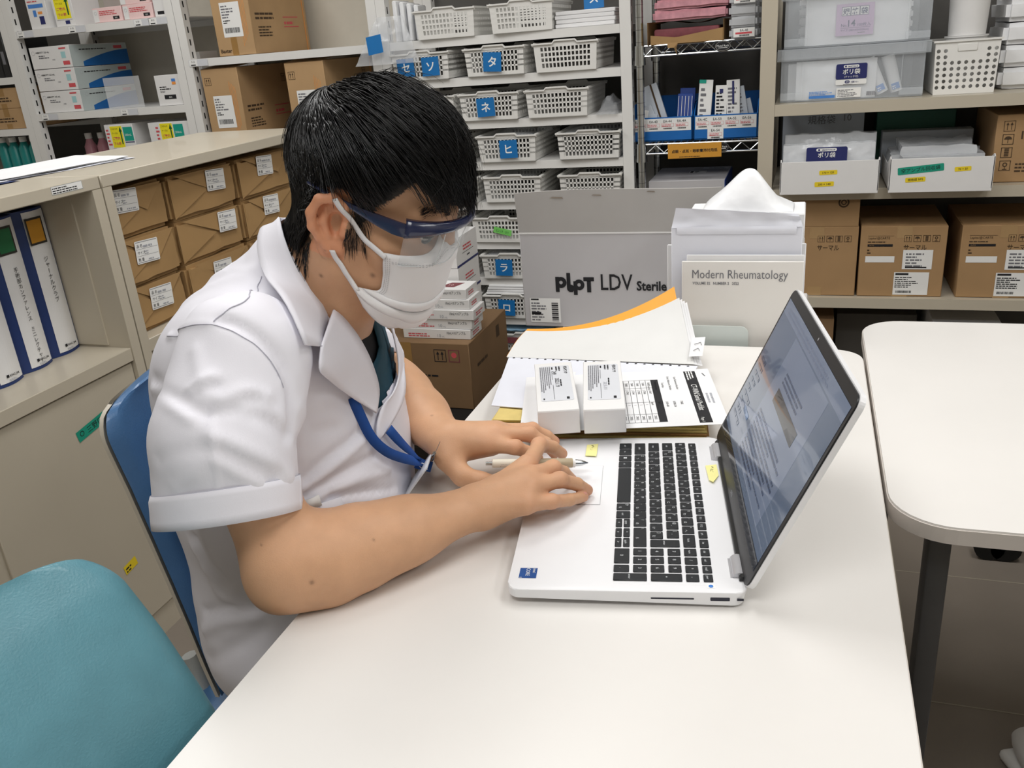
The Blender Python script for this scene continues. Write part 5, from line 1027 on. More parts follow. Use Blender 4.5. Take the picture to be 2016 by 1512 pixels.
class Field:
    def __init__(s): s.p = []
    def add(s, prim, k=.01, cut=False): s.p.append((prim, k, cut)); return s
    def chain(s, pts, rs, k=.008, k0=None, sc=(1, 1, 1), fr=None):
        for i in range(len(pts) - 1): s.add(p_seg(pts[i], pts[i + 1], rs[i], rs[i + 1], sc, fr), k0 if (i == 0 and k0) else k)
    def __call__(s, P):
        d = np.full(P.shape[:-1], .2)
        for (f, lo, hi), k, cut in s.p:
            m = .05; q = np.all((P > lo - m) & (P < hi + m), axis=-1)
            if not q.any(): continue
            v = f(P[q]); d[q] = -smin(-d[q], v, k) if cut else smin(d[q], v, k)
        return d
    def grid(s, lo, hi, h):
        lo = np.array(lo); n = np.ceil((np.array(hi) - lo) / h).astype(int) + 1; D = np.full(n, .2, np.float32)
        ax = [lo[i] + h * np.arange(n[i]) for i in range(3)]
        for (f, a, b), k, cut in s.p:
            m = .05; i0 = np.maximum(0, np.floor((a - m - lo) / h).astype(int)); i1 = np.minimum(n, np.ceil((b + m - lo) / h).astype(int) + 1)
            if np.any(i1 <= i0): continue
            sl = tuple(slice(i0[i], i1[i]) for i in range(3)); P = np.stack(np.meshgrid(*[ax[i][sl[i]] for i in range(3)], indexing='ij'), -1)
            v = f(P); D[sl] = -smin(-D[sl], v, k) if cut else smin(D[sl], v, k)
        return D, lo
def surface_nets(D, lo, h):
    s = D < 0; n = D.shape
    c = [s[i:n[0] - 1 + i, j:n[1] - 1 + j, k:n[2] - 1 + k] for i in (0, 1) for j in (0, 1) for k in (0, 1)]
    tot = np.zeros(c[0].shape, np.int8)
    for q in c: tot += q
    act = (tot > 0) & (tot < 8); I = np.argwhere(act); idx = -np.ones(act.shape, np.int32); idx[act] = np.arange(len(I))
    acc = np.zeros((len(I), 3)); cnt = np.zeros(len(I)); cs = [(i, j, k) for i in (0, 1) for j in (0, 1) for k in (0, 1)]
    val = {q: D[I[:, 0] + q[0], I[:, 1] + q[1], I[:, 2] + q[2]].astype(float) for q in cs}
    for a in cs:
        for ax in range(3):
            if a[ax]: continue
            b = tuple(a[i] + (i == ax) for i in range(3)); m = (val[a] < 0) != (val[b] < 0); t = val[a][m] / (val[a][m] - val[b][m])
            p = np.tile(np.array(a, float), (m.sum(), 1)); p[:, ax] += t; acc[m] += p; cnt[m] += 1
    V = lo + h * (I + acc / cnt[:, None]); F = []
    for ax in range(3):
        u, v = (ax + 1) % 3, (ax + 2) % 3; sl0 = [slice(None)] * 3; sl1 = [slice(None)] * 3; sl0[ax] = slice(0, -1); sl1[ax] = slice(1, None)
        A, Bq = s[tuple(sl0)], s[tuple(sl1)]
        for flip, m in ((False, A & ~Bq), (True, ~A & Bq)):
            E = np.argwhere(m); E = E[(E[:, u] > 0) & (E[:, v] > 0) & (E[:, u] < n[u] - 1) & (E[:, v] < n[v] - 1)]
            q = []
            for du, dv in ((-1, -1), (0, -1), (0, 0), (-1, 0)):
                e = E.copy(); e[:, u] += du; e[:, v] += dv; q.append(idx[e[:, 0], e[:, 1], e[:, 2]])
            q = np.stack(q, 1); F.append(q[:, ::-1] if flip else q)
    F = np.concatenate(F); return V, F[(F >= 0).all(1)]
def refine(V, field, it=2):
    for _ in range(it):
        d = field(V); e = 6e-4; g = np.stack([field(V + np.eye(3)[i] * e) - d for i in range(3)], 1) / e; L = (g * g).sum(1)[:, None] + 1e-6
        V = V - np.clip(d[:, None] * g / L, -.003, .003)
    return V
# --- joints (metres, room axes)
HEAD_O = np.array([-0.4666,0.8874,1.1007]); HS = 0.975
HR = np.array([[0.9382,-0.0154,0.3459],[0.0478,0.9952,-0.0852],[-0.3429,0.0965,0.9344]])
def hd(x, y, z): return HEAD_O + HR @ (np.array([x, y, z]) * HS)
HF = HR.T   # rows: forward, left, up
body = Field()
def hell(c, r, k=.012, cut=False, tilt=None): body.add(p_ell(hd(*c), np.array(r) * HS, HF if tilt is None else tilt @ HF), k, cut)
def hseg(a, b, ra, rb, k=.012, cut=False): body.add(p_seg(hd(*a), hd(*b), ra * HS, rb * HS), k, cut)
hell((-.012, 0, .048), (.093, .074, .084), .01); hell((.030, 0, .048), (.062, .064, .064), .02)
hell((.040, 0, -.030), (.058, .058, .082), .025)
for s in (-1, 1):
    hseg((-.008, s * .054, -.058), (.068, s * .020, -.106), .015, .016, .022); hseg((.045, s * .050, -.018), (.078, s * .036, -.022), .018, .016, .022)
    hseg((.088, s * .010, .026), (.072, s * .046, .027), .010, .010, .016); hseg((-.005, s * .060, -.005), (-.002, s * .055, -.055), .014, .014, .02)
    hell((.092, s * .031, .006), (.012, .019, .011), .010, True)
hseg((.070, 0, -.108), (.072, 0, -.112), .017, .017, .02)
body.chain([hd(.094, 0, .012), hd(.098, 0, -.022)], [.008, .011], .012); hseg((.090, -.012, -.030), (.090, .012, -.030), .008, .008, .008)
hseg((.084, -.018, -.064), (.084, .018, -.064), .010, .010, .012)
# ears: flattened shell, rim, lobe, hollow
for s in (-1, 1):
    hell((-.015, s * .0765, .000), (.0195, .0045, .030), .004, False, np.array([[.966, -.26 * s, 0], [.26 * s, .966, 0], [0, 0, 1]])); rim = [(.002, .072, .010), (.001, .079, .024), (-.011, .084, .032), (-.025, .088, .027), (-.032, .090, .010), (-.029, .088, -.006), (-.021, .084, -.018), (-.010, .079, -.027)]
    body.chain([hd(x, s * y, z) for x, y, z in rim], [.0038 * HS, .0045, .0050, .0054, .0054, .0050, .0046, .0052], .003)
    hseg((-.010, s * .077, -.027), (-.003, s * .074, -.028), .0075, .0065, .006)
    hell((-.0085, s * .0800, .000), (.0098, .0110, .0150), .0025, True); hell((-.0185, s * .0840, .0165), (.0075, .0070, .0085), .0025, True)
    body.chain([hd(-.020, s * .079, .017), hd(-.0205, s * .0815, .002), hd(-.013, s * .080, -.014)], [.0034, .0036, .0032], .005); hseg((.004, s * .075, .000), (.003, s * .0755, -.008), .0048, .0042, .006)
# neck and trunk core
C7 = np.array((-.585, .880, 1.035)); NB = np.array((-.538, .880, .975))
body.add(p_seg(hd(-.030, 0, -.030), C7 + np.array((.03, 0, -.02)), .056, .060), .03); body.add(p_seg(hd(.005, 0, -.075), NB, .036, .042), .035)
body.add(p_seg(hd(-.02, -.052, -.045), NB + np.array((.015, -.02, -.02)), .014, .012), .03); body.add(p_seg(hd(-.02, .052, -.045), NB + np.array((.015, .02, -.02)), .014, .012), .03)
SH_R, SH_L = np.array((-.548, .705, .970)), np.array((-.665, 1.030, .965))
body.add(p_seg(SH_R + np.array((-.02, .03, -.02)), SH_L + np.array((.0, -.03, -.02)), .046, .046), .05)
body.add(p_seg((-.600, .87, .93), (-.640, .87, .76), .085, .085, (1, .62, 1)), .05)
# arms
EL_R, WR_R = np.array((-.496, .652, .764)), np.array((-.349, .806, .766))
EL_L, WR_L = np.array((-.602, 1.100, .800)), np.array((-.434, .944, .780))
def arm(SH, EL, WR, s):
    M = (SH + EL) / 2 + np.array((-.018, 0, 0)); body.add(p_seg(SH, M, .044, .042), .03); body.add(p_seg(M, EL + (SH - EL) * .08 + np.array((-.004, 0, 0)), .042, .040), .02)
    d = (WR - EL); body.add(p_seg(EL, EL + d * .35, .040, .0425), .028); body.add(p_seg(EL + d * .22, EL + d * .62, .043, .0345), .03); fr = np.array([[d[0], d[1], 0], [-d[1], d[0], 0], [0, 0, 1.]]); fr[:2] /= np.linalg.norm(d[:2])
    body.add(p_seg(EL + d * .62, WR, .0345, .0270, (1, .92, 1.12), fr), .03)
arm(SH_R, EL_R, WR_R, 1); arm(SH_L, EL_L, WR_L, -1)
body.add(p_seg(EL_R + np.array((-.012, -.008, -.016)), EL_R + np.array((.03, .02, -.020)), .020, .018), .03)
# right hand: middle of the knuckles, fingers bent, pen held between index and middle
R_ = dict(i=[(-.303, .893, .784), (-.3045, .943, .7845), (-.2925, .962, .773), (-.2845, .975, .758)], m=[(-.288, .861, .786), (-.273, .892, .780), (-.2655, .911, .765), (-.260, .925, .7485)],
          r=[(-.284, .838, .783), (-.2585, .868, .7785), (-.243, .889, .763), (-.2345, .904, .7475)], l=[(-.283, .818, .772), (-.2605, .838, .766), (-.2455, .861, .757), (-.2355, .8875, .7475)])
RT = [(-.337, .845, .764), (-.316, .889, .754), (-.312, .915, .750), (-.300, .932, .7465)]
RAD = dict(i=(.0108, .0092, .0082, .0072), m=(.0112, .0096, .0084, .0074), r=(.0106, .0090, .0080, .0070), l=(.0098, .0080, .0072, .0064))
def hand(W, FG, TH, k0=.012):
    W = np.array(W)
    for f in 'imrl':
        K = np.array(FG[f][0]); body.add(p_seg(W + (K - W) * .12, K - (K - W) * .05, .0150, .0128), .016)
        body.chain(FG[f], RAD[f], .0026, .0052)
        for q in (1,): body.add(p_seg(np.array(FG[f][q]) + np.array((-.001, -.001, .0008)), np.array(FG[f][q]) + np.array((.001, .001, .0008)), RAD[f][q] * 1.01, RAD[f][q] * 1.01), .004)
    P = [np.array(FG[f][0]) for f in 'imrl']; mid = sum(P) / 4
    body.add(p_seg(W + (mid - W) * .25 + np.array((0, 0, -.008)), mid - (mid - W) * .12 + np.array((0, 0, -.009)), .019, .017), .022)
    body.chain(TH, (.0160, .0125, .0102, .0082), .008, .016)
hand(WR_R, R_, RT)
# left hand: flat on the table edge of the palm rest
L_ = dict(i=[(-.3755, .948, .778), (-.341, .953, .7735), (-.327, .964, .762), (-.3175, .973, .7495)], m=[(-.368, .966, .784), (-.331, .985, .778), (-.310, .9895, .764), (-.3005, .993, .7485)],
          r=[(-.373, .985, .780), (-.336, 1.013, .7715), (-.319, 1.024, .758), (-.310, 1.030, .7475)], l=[(-.383, 1.000, .771), (-.356, 1.030, .762), (-.345, 1.043, .751), (-.338, 1.050, .742)])
LT_ = [(-.423, .922, .764), (-.401, .912, .748), (-.379, .917, .741), (-.362, .925, .7365)]
hand(WR_L, L_, LT_)
# --- the coat
coat = Field()
cb = [(-.612, .87, .575), (-.612, .87, .62), (-.618, .875, .78), (-.600, .88, .90)]
for a, b, r0, r1 in ((0, 1, .134, .130), (1, 2, .130, .132), (2, 3, .132, .112)): coat.add(p_seg(cb[a], cb[b], r0, r1, (1, .76, 1)), .05)
coat.add(p_seg((-.596, .785, .952), (-.650, .965, .950), .076, .074), .07); coat.add(p_seg((-.645, .81, .905), (-.665, .95, .905), .085, .080), .06)
coat.add(p_seg((-.580, .88, .985), (-.560, .88, 1.03), .075, .062), .05)
coat.add(p_seg((-.62, .795, .55), (-.43, .77, .545), .098, .092), .04); coat.add(p_seg((-.62, .95, .55), (-.43, .98, .545), .098, .092), .04)
SLV_R = [SH_R + np.array((.0, .014, .006)), np.array((-.552, .662, .905)), np.array((-.561, .645, .770))]
SLV_L = [SH_L + np.array((.0, -.014, .006)), np.array((-.655, 1.070, .905)), np.array((-.640, 1.100, .780))]
def p_cut(prim, n, o):
    f, lo, hi = prim; n = np.array(n, float) / np.linalg.norm(n); o = np.array(o, float)
    return (lambda P: np.maximum(f(P), (P - o) @ n)), lo, hi
CUFN, CUFO = (.2, -.38, -1.), (-.562, .645, .824)
for S_, o_ in ((SLV_R, CUFO), (SLV_L, (-.642, 1.10, .83))):
    coat.add(p_seg(S_[0], S_[1], .070, .074, (1, 1.05, 1)), .03); coat.add(p_cut(p_seg(S_[1], S_[2], .074, .078, (1, 1.12, 1)), CUFN, o_), .004)
# ---------------------------------------------------------------- the sitter: body and clothes
mat('coat_white', 'e9e8f0', .75, var=.008, scale=30, bump=.05, bscale=900); mat('coat_seam', 'b9b8c4', .8); mat('shirt_black', '11131a', .85, var=.15, scale=80); mat('scrub_teal', '123f50', .8, var=.1, scale=80)
mat('mask_white', 'ecebec', .7, var=.01, bump=.05, bscale=1500); mat('mask_stitch', 'b7b6ba', .8); mat('goggle_navy', '1f2646', .25, var=.06, coat=.5); mat('lens_clear', 'dfe6ea', .04, alpha=.13, spec=.9); mat('lens_edge', 'e6ecee', .1, alpha=.55)
mat('lanyard_blue', '184a94', .7, var=.08, scale=90); mat('hair_black', '0d0c0d', .34, var=.25, scale=120, spec=.6); mat('brow', '2a2120', .6); mat('eye_white', 'd9d4cf', .2); mat('iris', '1d1512', .15); mat('nail', 'd79a8c', .3, coat=.3); mat('trouser_navy', '1b2233', .8); mat('sneaker', 'e6e5e3', .6)
def skin_mat():
    m = mat('skin', 'd0a27f', .48, var=.04, scale=45, bump=.12, bscale=700, sss=.1, spec=.4); nt = m.node_tree; N = nt.nodes; L = nt.links; b = N['Principled BSDF']
    src = b.inputs['Base Color'].links[0].from_socket
    at_ = N.new('ShaderNodeVertexColor'); at_.layer_name = 'tone'; mx = N.new('ShaderNodeMix'); mx.data_type = 'RGBA'; mx.blend_type = 'MULTIPLY'; mx.inputs[0].default_value = 1
    L.new(src, mx.inputs[6]); L.new(at_.outputs['Color'], mx.inputs[7]); L.new(mx.outputs[2], b.inputs['Base Color'])
    return m
skin_mat()
person = thing('person', 'man in a white short-sleeved coat, mask and goggles typing on the laptop', 'person', (-.655, .87, 0)); PL = np.array((-.655, .87, 0))
def npmesh(name, V, F, m, parent, smooth=True):
    me = bpy.data.meshes.new(name); V = np.asarray(V, float) - PL; F = np.asarray(F)
    me.vertices.add(len(V)); me.vertices.foreach_set('co', V.astype(np.float32).ravel()); k = F.shape[1]; me.loops.add(F.size); me.loops.foreach_set('vertex_index', F.astype(np.int32).ravel())
    me.polygons.add(len(F)); me.polygons.foreach_set('loop_start', np.arange(0, F.size, k, dtype=np.int32)); me.update(calc_edges=True); me.validate()
    me.polygons.foreach_set('use_smooth', np.full(len(me.polygons), smooth)); me.materials.append(MATS[m] if isinstance(m, str) else m)
    o = bpy.data.objects.new(name, me); COL.objects.link(o); o.parent = parent
    if parent is not person and parent: pass
    return o
def grad(field, V, e=1e-3):
    d = field(V); g = np.stack([field(V + np.eye(3)[i] * e) - d for i in range(3)], 1); return g / (np.linalg.norm(g, axis=1)[:, None] + 1e-9)
def sheet(name, rows, th, m, parent, smooth=True):
    """closed slab of thickness th over a grid of points"""
    G = np.array(rows, float); a, c = G.shape[:2]; du = np.gradient(G, axis=1); dv = np.gradient(G, axis=0); n = np.cross(du, dv); n /= np.linalg.norm(n, axis=2)[..., None] + 1e-9
    V = np.concatenate([(G + n * th / 2).reshape(-1, 3), (G - n * th / 2).reshape(-1, 3)]); K = a * c; F = []
    for i in range(a - 1):
        for j in range(c - 1): q = (i * c + j, i * c + j + 1, (i + 1) * c + j + 1, (i + 1) * c + j); F.append(q); F.append(tuple(K + x for x in q[::-1]))
    rim = [i * c for i in range(a)] + [(a - 1) * c + j for j in range(1, c)] + [i * c + c - 1 for i in range(a - 2, -1, -1)] + [j for j in range(c - 2, 0, -1)]
    for i in range(len(rim)): x, y = rim[i], rim[(i + 1) % len(rim)]; F.append((x, y, K + y, K + x))
    return npmesh(name, V, F, m, parent, smooth)
def resample(P, n):
    P = np.array(P, float); s = np.r_[0, np.cumsum(np.linalg.norm(np.diff(P, axis=0), axis=1))]; t = np.linspace(0, s[-1], n)
    Q = np.stack([np.interp(t, s, P[:, i]) for i in range(3)], 1)
    for _ in range(2): Q[1:-1] = (Q[:-2] + 2 * Q[1:-1] + Q[2:]) / 4
    return Q
def band(a, b, n, k, bulge=0.0):
    """grid between two polylines"""
    A, Bb = resample(a, n), resample(b, n); out = []
    for i in range(n): out.append([A[i] + (Bb[i] - A[i]) * j / k for j in range(k + 1)])
    return out
def ribbon(name, P, w, th, m, parent, up, n=24, tw=None):
    Q = resample(P, n); T = np.gradient(Q, axis=0); T /= np.linalg.norm(T, axis=1)[:, None]; U = np.array(up, float)
    if U.ndim == 1: U = np.tile(U, (n, 1))
    else: U = np.stack([np.interp(np.linspace(0, 1, n), np.linspace(0, 1, len(U)), U[:, i]) for i in range(3)], 1)
    S = np.cross(T, U); S /= np.linalg.norm(S, axis=1)[:, None]
    return sheet(name, [[q - s * w / 2, q, q + s * w / 2] for q, s in zip(Q, S)], th, m, parent)
# body
D_, l0 = body.grid((-.74, .57, .70), (-.21, 1.16, 1.26), .0019); V_, F_ = surface_nets(D_, l0, .0019); V_ = refine(V_, body)
BV = V_.copy(); rk = np.random.default_rng(5)
body_o = npmesh('body', V_, F_, 'skin', person)
loc_ = (V_ - HEAD_O) @ HF.T / HS     # head frame
tone = np.ones((len(V_), 4), np.float32)
x_, y_, z_ = loc_.T; onhead = (np.abs(x_) < .14) & (np.abs(y_) < .1) & (z_ > -.16)
ear = onhead & (np.abs(y_) > .0725) & (x_ < .006) & (x_ > -.036) & (np.abs(z_) < .04); tone[ear, :3] = (1.07, .86, .82)
face = onhead & ~ear; tone[face, :3] = (.93, .92, .92)
neck = (V_[:, 2] < 1.06) & (V_[:, 2] > .9) & (V_[:, 0] > -.63) & (V_[:, 0] < -.4) & ~onhead; tone[neck, :3] = (.95, .94, .92)
for K in [R_[f][q] for f in 'imrl' for q in (0, 1)] + [L_[f][q] for f in 'imrl' for q in (0, 1)]:
    w = np.exp(-((V_ - np.array(K)) ** 2).sum(1) / (2 * .009 ** 2)); tone[:, 1] *= 1 - .09 * w; tone[:, 2] *= 1 - .09 * w
for f, FG in (('imrl', R_), ('imrl', L_)):
    for q in f: w = np.exp(-((V_ - np.array(FG[q][3])) ** 2).sum(1) / (2 * .008 ** 2)); tone[:, 1] *= 1 - .12 * w; tone[:, 2] *= 1 - .10 * w
MOLES = [(-0.5186,0.8188,1.0545),(-0.5229,0.8205,1.05),(-0.5026,0.8169,1.0384),(-0.4507,0.839,1.0333),(-0.464,0.8558,0.9867),(-0.486,0.8061,1.069)] + [(-0.4094,0.685,0.7915),(-0.4549,0.6295,0.7703),(-0.501,0.6232,0.813),(-0.4568,0.9594,0.8087)]
for P, r in zip(MOLES, (.0011, .0011, .0016, .0021, .001, 0.0008, .0009, .0016, .0007, .001)): w = np.exp(-((V_ - np.array(P)) ** 2).sum(1) / (2 * r ** 2)); tone[:, :3] *= (1 - .6 * w)[:, None]
def hairzone(x, y, z):
    a = np.abs(y); top = np.interp(x, [-.12, -.045, -.030, -.02, .004, .012, .022, .034, .050, .064, .078, .10], [-.040, -.036, .020, .036, .036, .000, .010, .034, .046, .064, .070, .072]); return z > top
nape = onhead & (x_ < -.035) & (z_ > -.070) & (z_ < -.03); scalp = onhead & ~ear & hairzone(x_, y_, z_)
tone[scalp, :3] = (.045, .052, .062); tone[nape, :3] *= np.clip(1 - .9 * (z_[nape] + .070) / .034, .1, 1)[:, None]
sb = onhead & ~ear & (x_ > .004) & (x_ < .024) & (z_ < .012) & (z_ > -.028); tone[sb, :3] *= .62
ca = body_o.data.color_attributes.new('tone', 'FLOAT_COLOR', 'POINT'); ca.data.foreach_set('color', tone[:len(body_o.data.vertices)].ravel())
# fingernails
def nail(FG, f, r, up=(0, 0, 1)):
    a, c = np.array(FG[f][2]), np.array(FG[f][3]); t = (c - a) / np.linalg.norm(c - a); u = np.array(up) - t * t[2]; u /= np.linalg.norm(u); s = np.cross(t, u); o = c + t * r * .12 + u * r * .99
    P = [[o + t * (-.0045 + .009 * i / 6) + s * (j / 4 - 1) * r * .72 * (1 - .25 * (i / 6) ** 3) - u * (abs(j / 4 - 1) ** 2 * r * .34 + max(0, i / 6 - .4) ** 2 * r * 1.1) for j in range(9)] for i in range(7)]
    sheet('fingernail', P, .0006, 'nail', person)
for FG in (R_, L_):
    for f in 'imrl': nail(FG, f, RAD[f][3])
# ---- coat
RIDGES = [(np.array(P), a, w) for P, a, w in (
 ([(-0.6539,0.7347,0.9919),(-0.5963,0.6902,1.0166),(-0.5603,0.6749,1.0271),(-0.5401,0.6755,1.0284),(-0.5124,0.6786,1.0188),(-0.4946,0.6831,1.0015),(-0.4843,0.685,0.9787),(-0.4807,0.6836,0.9615),(-0.4795,0.674,0.9426)], .0030, .0045),
 ([(-0.5344,0.6787,1.0301),(-0.5144,0.6813,1.023),(-0.5,0.6838,1.0111),(-0.4871,0.6874,0.99),(-0.4807,0.6887,0.9682),(-0.4784,0.682,0.9408),(-0.4779,0.6751,0.916)], -.0060, .0085),
 ([(-0.6778,0.7228,0.944),(-0.5673,0.626,0.9704),(-0.5414,0.6164,0.9613),(-0.5281,0.6175,0.9579)], -.0038, .008), ([(-0.6824,0.7228,0.9327),(-0.566,0.6199,0.9641),(-0.5413,0.6111,0.9552)], .0030, .008),
 ([(-0.5481,0.6288,0.9762),(-0.5392,0.6356,0.9828),(-0.5308,0.641,0.9863)], .0035, .007), ([(-0.5489,0.6243,0.9712),(-0.5374,0.6312,0.9773),(-0.5256,0.6373,0.9796)], -.003, .007),
 ([(-0.5169,0.6311,0.9664),(-0.5024,0.6482,0.9716),(-0.4884,0.6601,0.9605)], .0034, .008), ([(-0.5249,0.6197,0.9588),(-0.5067,0.6313,0.9569),(-0.4945,0.6503,0.9616)], -.0034, .008),
 ([(-0.518,0.6084,0.939),(-0.5019,0.6148,0.9281),(-0.4823,0.6366,0.9021),(-0.4792,0.6596,0.8734)], .0046, .010), ([(-0.509,0.6075,0.9242),(-0.4927,0.6195,0.9076),(-0.4819,0.6397,0.8854)], -.0036, .009),
 ([(-0.5144,0.6026,0.9181),(-0.4992,0.6125,0.8982),(-0.4896,0.6245,0.8843)], .0030, .008), ([(-0.4925,0.6435,0.9497),(-0.4817,0.6551,0.9333),(-0.4776,0.6631,0.916)], -.0042, .009), ([(-0.5004,0.6392,0.9581),(-0.4852,0.6554,0.9455),(-0.4791,0.6689,0.9322)], .0035, .008),
 ([(-0.5225,0.6174,0.9547),(-0.5161,0.6052,0.9301),(-0.5158,0.6005,0.9057),(-0.5192,0.5986,0.8762)], .0016, .004), ([(-0.5786,0.597,0.9157),(-0.5476,0.5949,0.9273),(-0.53,0.5989,0.9294)], -.0022, .010), ([(-0.5613,0.5923,0.8894),(-0.5344,0.5936,0.9076),(-0.5258,0.5976,0.9197)], .0022, .009), ([(-0.5559,0.656,1.0069),(-0.5439,0.6424,0.9915),(-0.5335,0.6308,0.9756)], .0022, .009),
 ([(-0.5209,0.7438,0.8207),(-0.5067,0.7701,0.8343),(-0.4905,0.8113,0.841),(-0.4883,0.8231,0.8462)], -.0055, .008), ([(-0.5221,0.7396,0.8118),(-0.5017,0.7745,0.8233),(-0.4914,0.8024,0.8312),(-0.4865,0.8214,0.8351)], .0055, .008), ([(-0.5211,0.7388,0.8038),(-0.4971,0.7789,0.8101),(-0.4824,0.8216,0.8103),(-0.4784,0.8416,0.8075)], -.0050, .007),
 ([(-0.5121,0.7493,0.7969),(-0.489,0.7943,0.7954),(-0.4751,0.8566,0.7798)], .0045, .007), ([(-0.5036,0.7618,0.7908),(-0.4836,0.8077,0.7742),(-0.4748,0.8598,0.7523)], -.0048, .006), ([(-0.4946,0.778,0.778),(-0.4796,0.8224,0.758),(-0.4753,0.867,0.7424)], .003, .006),
 ([(-0.4813,0.686,0.8992),(-0.5117,0.7712,0.8688),(-0.5015,0.793,0.8645)], -.0028, .010), ([(-0.4788,0.698,0.9339),(-0.5193,0.7581,0.8744),(-0.5242,0.7487,0.8468)], .003, .010),
 ([(-0.6436,0.6884,0.7636),(-0.6377,0.6902,0.7366),(-0.6145,0.6908,0.7046)], -.0050, .008), ([(-0.6475,0.6911,0.7479),(-0.6314,0.6915,0.715),(-0.6066,0.691,0.6943)], .004, .009), ([(-0.643,0.6934,0.7192),(-0.6312,0.6917,0.6867),(-0.604,0.6898,0.6777)], .0035, .008),
 ([(-0.6628,0.6972,0.6526),(-0.6183,0.6887,0.6728),(-0.5747,0.6969,0.6785)], -.0045, .008), ([(-0.6714,0.6991,0.6236),(-0.6282,0.6863,0.6536),(-0.5867,0.69,0.6625)], .004, .010), ([(-0.6723,0.695,0.5806),(-0.6111,0.6824,0.6242),(-0.5766,0.6903,0.6459)], -.003, .012),
 ([(-0.6746,0.7974,1.0106),(-0.6316,0.7976,1.0312),(-0.593,0.8033,1.0401)], .0028, .012), ([(-0.6175,0.7523,1.0225),(-0.5418,0.7023,1.0435),(-0.5691,0.7842,1.0311)], -.0028, .010), ([(-0.6656,0.8445,1.0274),(-0.6061,0.8137,1.0431),(-0.581,0.8128,1.0476)], .002, .010),
 ([(-0.4904,0.7142,1.0154),(-0.4807,0.7037,0.987),(-0.4798,0.713,0.9445)], .0024, .012))]
def polydist(V, P):
    best = np.full(len(V), 9.0)
    for a, c in zip(P[:-1], P[1:]): d = c - a; t = np.clip(((V - a) @ d) / (d @ d), 0, 1); best = np.minimum(best, np.linalg.norm(V - a - t[:, None] * d, axis=1))
    return best
D_, l0 = coat.grid((-.87, .54, .36), (-.28, 1.24, 1.12), .0045); V_, F_ = surface_nets(D_, l0, .0045); V_ = refine(V_, coat, 1)
g_ = grad(coat, V_); off = np.zeros(len(V_))
for P, a, w in RIDGES:
    P = resample(P, 14); lo, hi = P.min(0) - 3 * w, P.max(0) + 3 * w; q = np.all((V_ > lo) & (V_ < hi), axis=1); off[q] += .95 * a * np.exp(-(polydist(V_[q], P) / (w * .85)) ** 2)
nv = [noise.noise(Vector(v) * 13) * .0018 + noise.noise(Vector(v) * 30 + Vector((5, 1, 2))) * .0009 for v in V_]
V_ = V_ + g_ * (off + np.array(nv))[:, None]; CV = V_.copy(); CG = g_
# opening of the coat in front (chest V and neck)
E0 = np.array([-0.476,0.8191,-0.3201]); E1 = np.cross(E0, (0, 0, 1)); E1 /= np.linalg.norm(E1); E2 = np.cross(E1, E0)
def inside(P, poly):
    u, v = P @ E1, P @ E2; a, c = poly @ E1, poly @ E2; r = np.zeros(len(P), bool)
    for i in range(len(poly)):
        j = i - 1; m = (c[i] > v) != (c[j] > v); r ^= m & (u < (a[j] - a[i]) * (v - c[i]) / (c[j] - c[i] + 1e-12) + a[i])
    return r
HOLE = np.array([(-0.5109,0.8297,1.0033),(-0.5049,0.8314,0.9872),(-0.4943,0.8424,0.9555),(-0.4898,0.8516,0.927),(-0.4883,0.8613,0.8973),(-0.4879,0.8637,0.8804),(-0.4865,0.8513,0.8637),(-0.4837,0.8622,0.8543),(-0.4868,0.9052,0.8647),(-0.4973,0.9488,0.8641),(-0.6033,1.1536,0.8169),(-0.5833,1.1109,0.8736)] + [(-0.4493,0.8476,1.0026),(-0.4706,0.8333,1.0244),(-0.494,0.8148,1.0521),(-0.5203,0.8199,1.0622),(-0.5152,0.8222,1.021)])
fc = V_[F_].mean(1); cut_ = inside(fc, HOLE) & ((fc @ E0) < (HOLE[:12] @ E0).mean() + .09) & (fc[:, 0] > -.585 + .25 * (1.03 - fc[:, 2]))
nk = np.linalg.norm(np.cross(fc - C7, (HEAD_O - C7) / np.linalg.norm(HEAD_O - C7)), axis=1) < .046; cut_ |= nk & (fc[:, 2] > 1.03) & ((fc - C7) @ (HEAD_O - C7) > 0)
F_ = F_[~cut_ & (fc[:, 2] > .4535)]; u_ = np.unique(F_); mp = np.zeros(len(V_), int); mp[u_] = np.arange(len(u_)); coat_o = npmesh('lab_coat', V_[u_], mp[F_], 'coat_white', person)
# cuff bands with a hem seam
def cuff(axis_o, n, ctr):
    n = np.array(n) / np.linalg.norm(n); a = np.cross(n, (1, 0, 0)); a /= np.linalg.norm(a); c = np.cross(n, a); rows = []
    for s in (-.001, .008, .018, .028, .034):
        row = []
        for k in range(67):
            t = 2 * math.pi * (k - 20) / 64; d = a * math.cos(t) + c * math.sin(t); o = np.array(axis_o) - n * s; rr = np.arange(.03, .105, .0012); P = o + rr[:, None] * d; f = coat(P - 0 * n if s > 0 else P - n * .003); i = np.argmax(f > 0) if (f > 0).any() else len(rr) - 1
            row.append((o, d, rr[i]))
        q = np.array([r_[2] for r_ in row[:64]])
        q = np.minimum(q, np.roll(q, 2) + .004); q = np.minimum(q, np.roll(q, -2) + .004)
        for _ in range(4): q = (np.roll(q, 1) + 2 * q + np.roll(q, -1)) / 4
        rows.append([row[k][0] + row[k][1] * (q[k % 64] + .0012 + (.0005 if s < .03 else -.0005)) for k in range(67)])
    sheet('sleeve_cuff', rows, .0016, 'coat_white', coat_o)
    b = MB(); b.tube([tuple(np.array(p) - PL) for p in rows[-1]], .0007, 'coat_seam', 6, False); b.build('cuff_seam', coat_o)
cuff(CUFO, CUFN, None); cuff((-.642, 1.10, .83), CUFN, None)
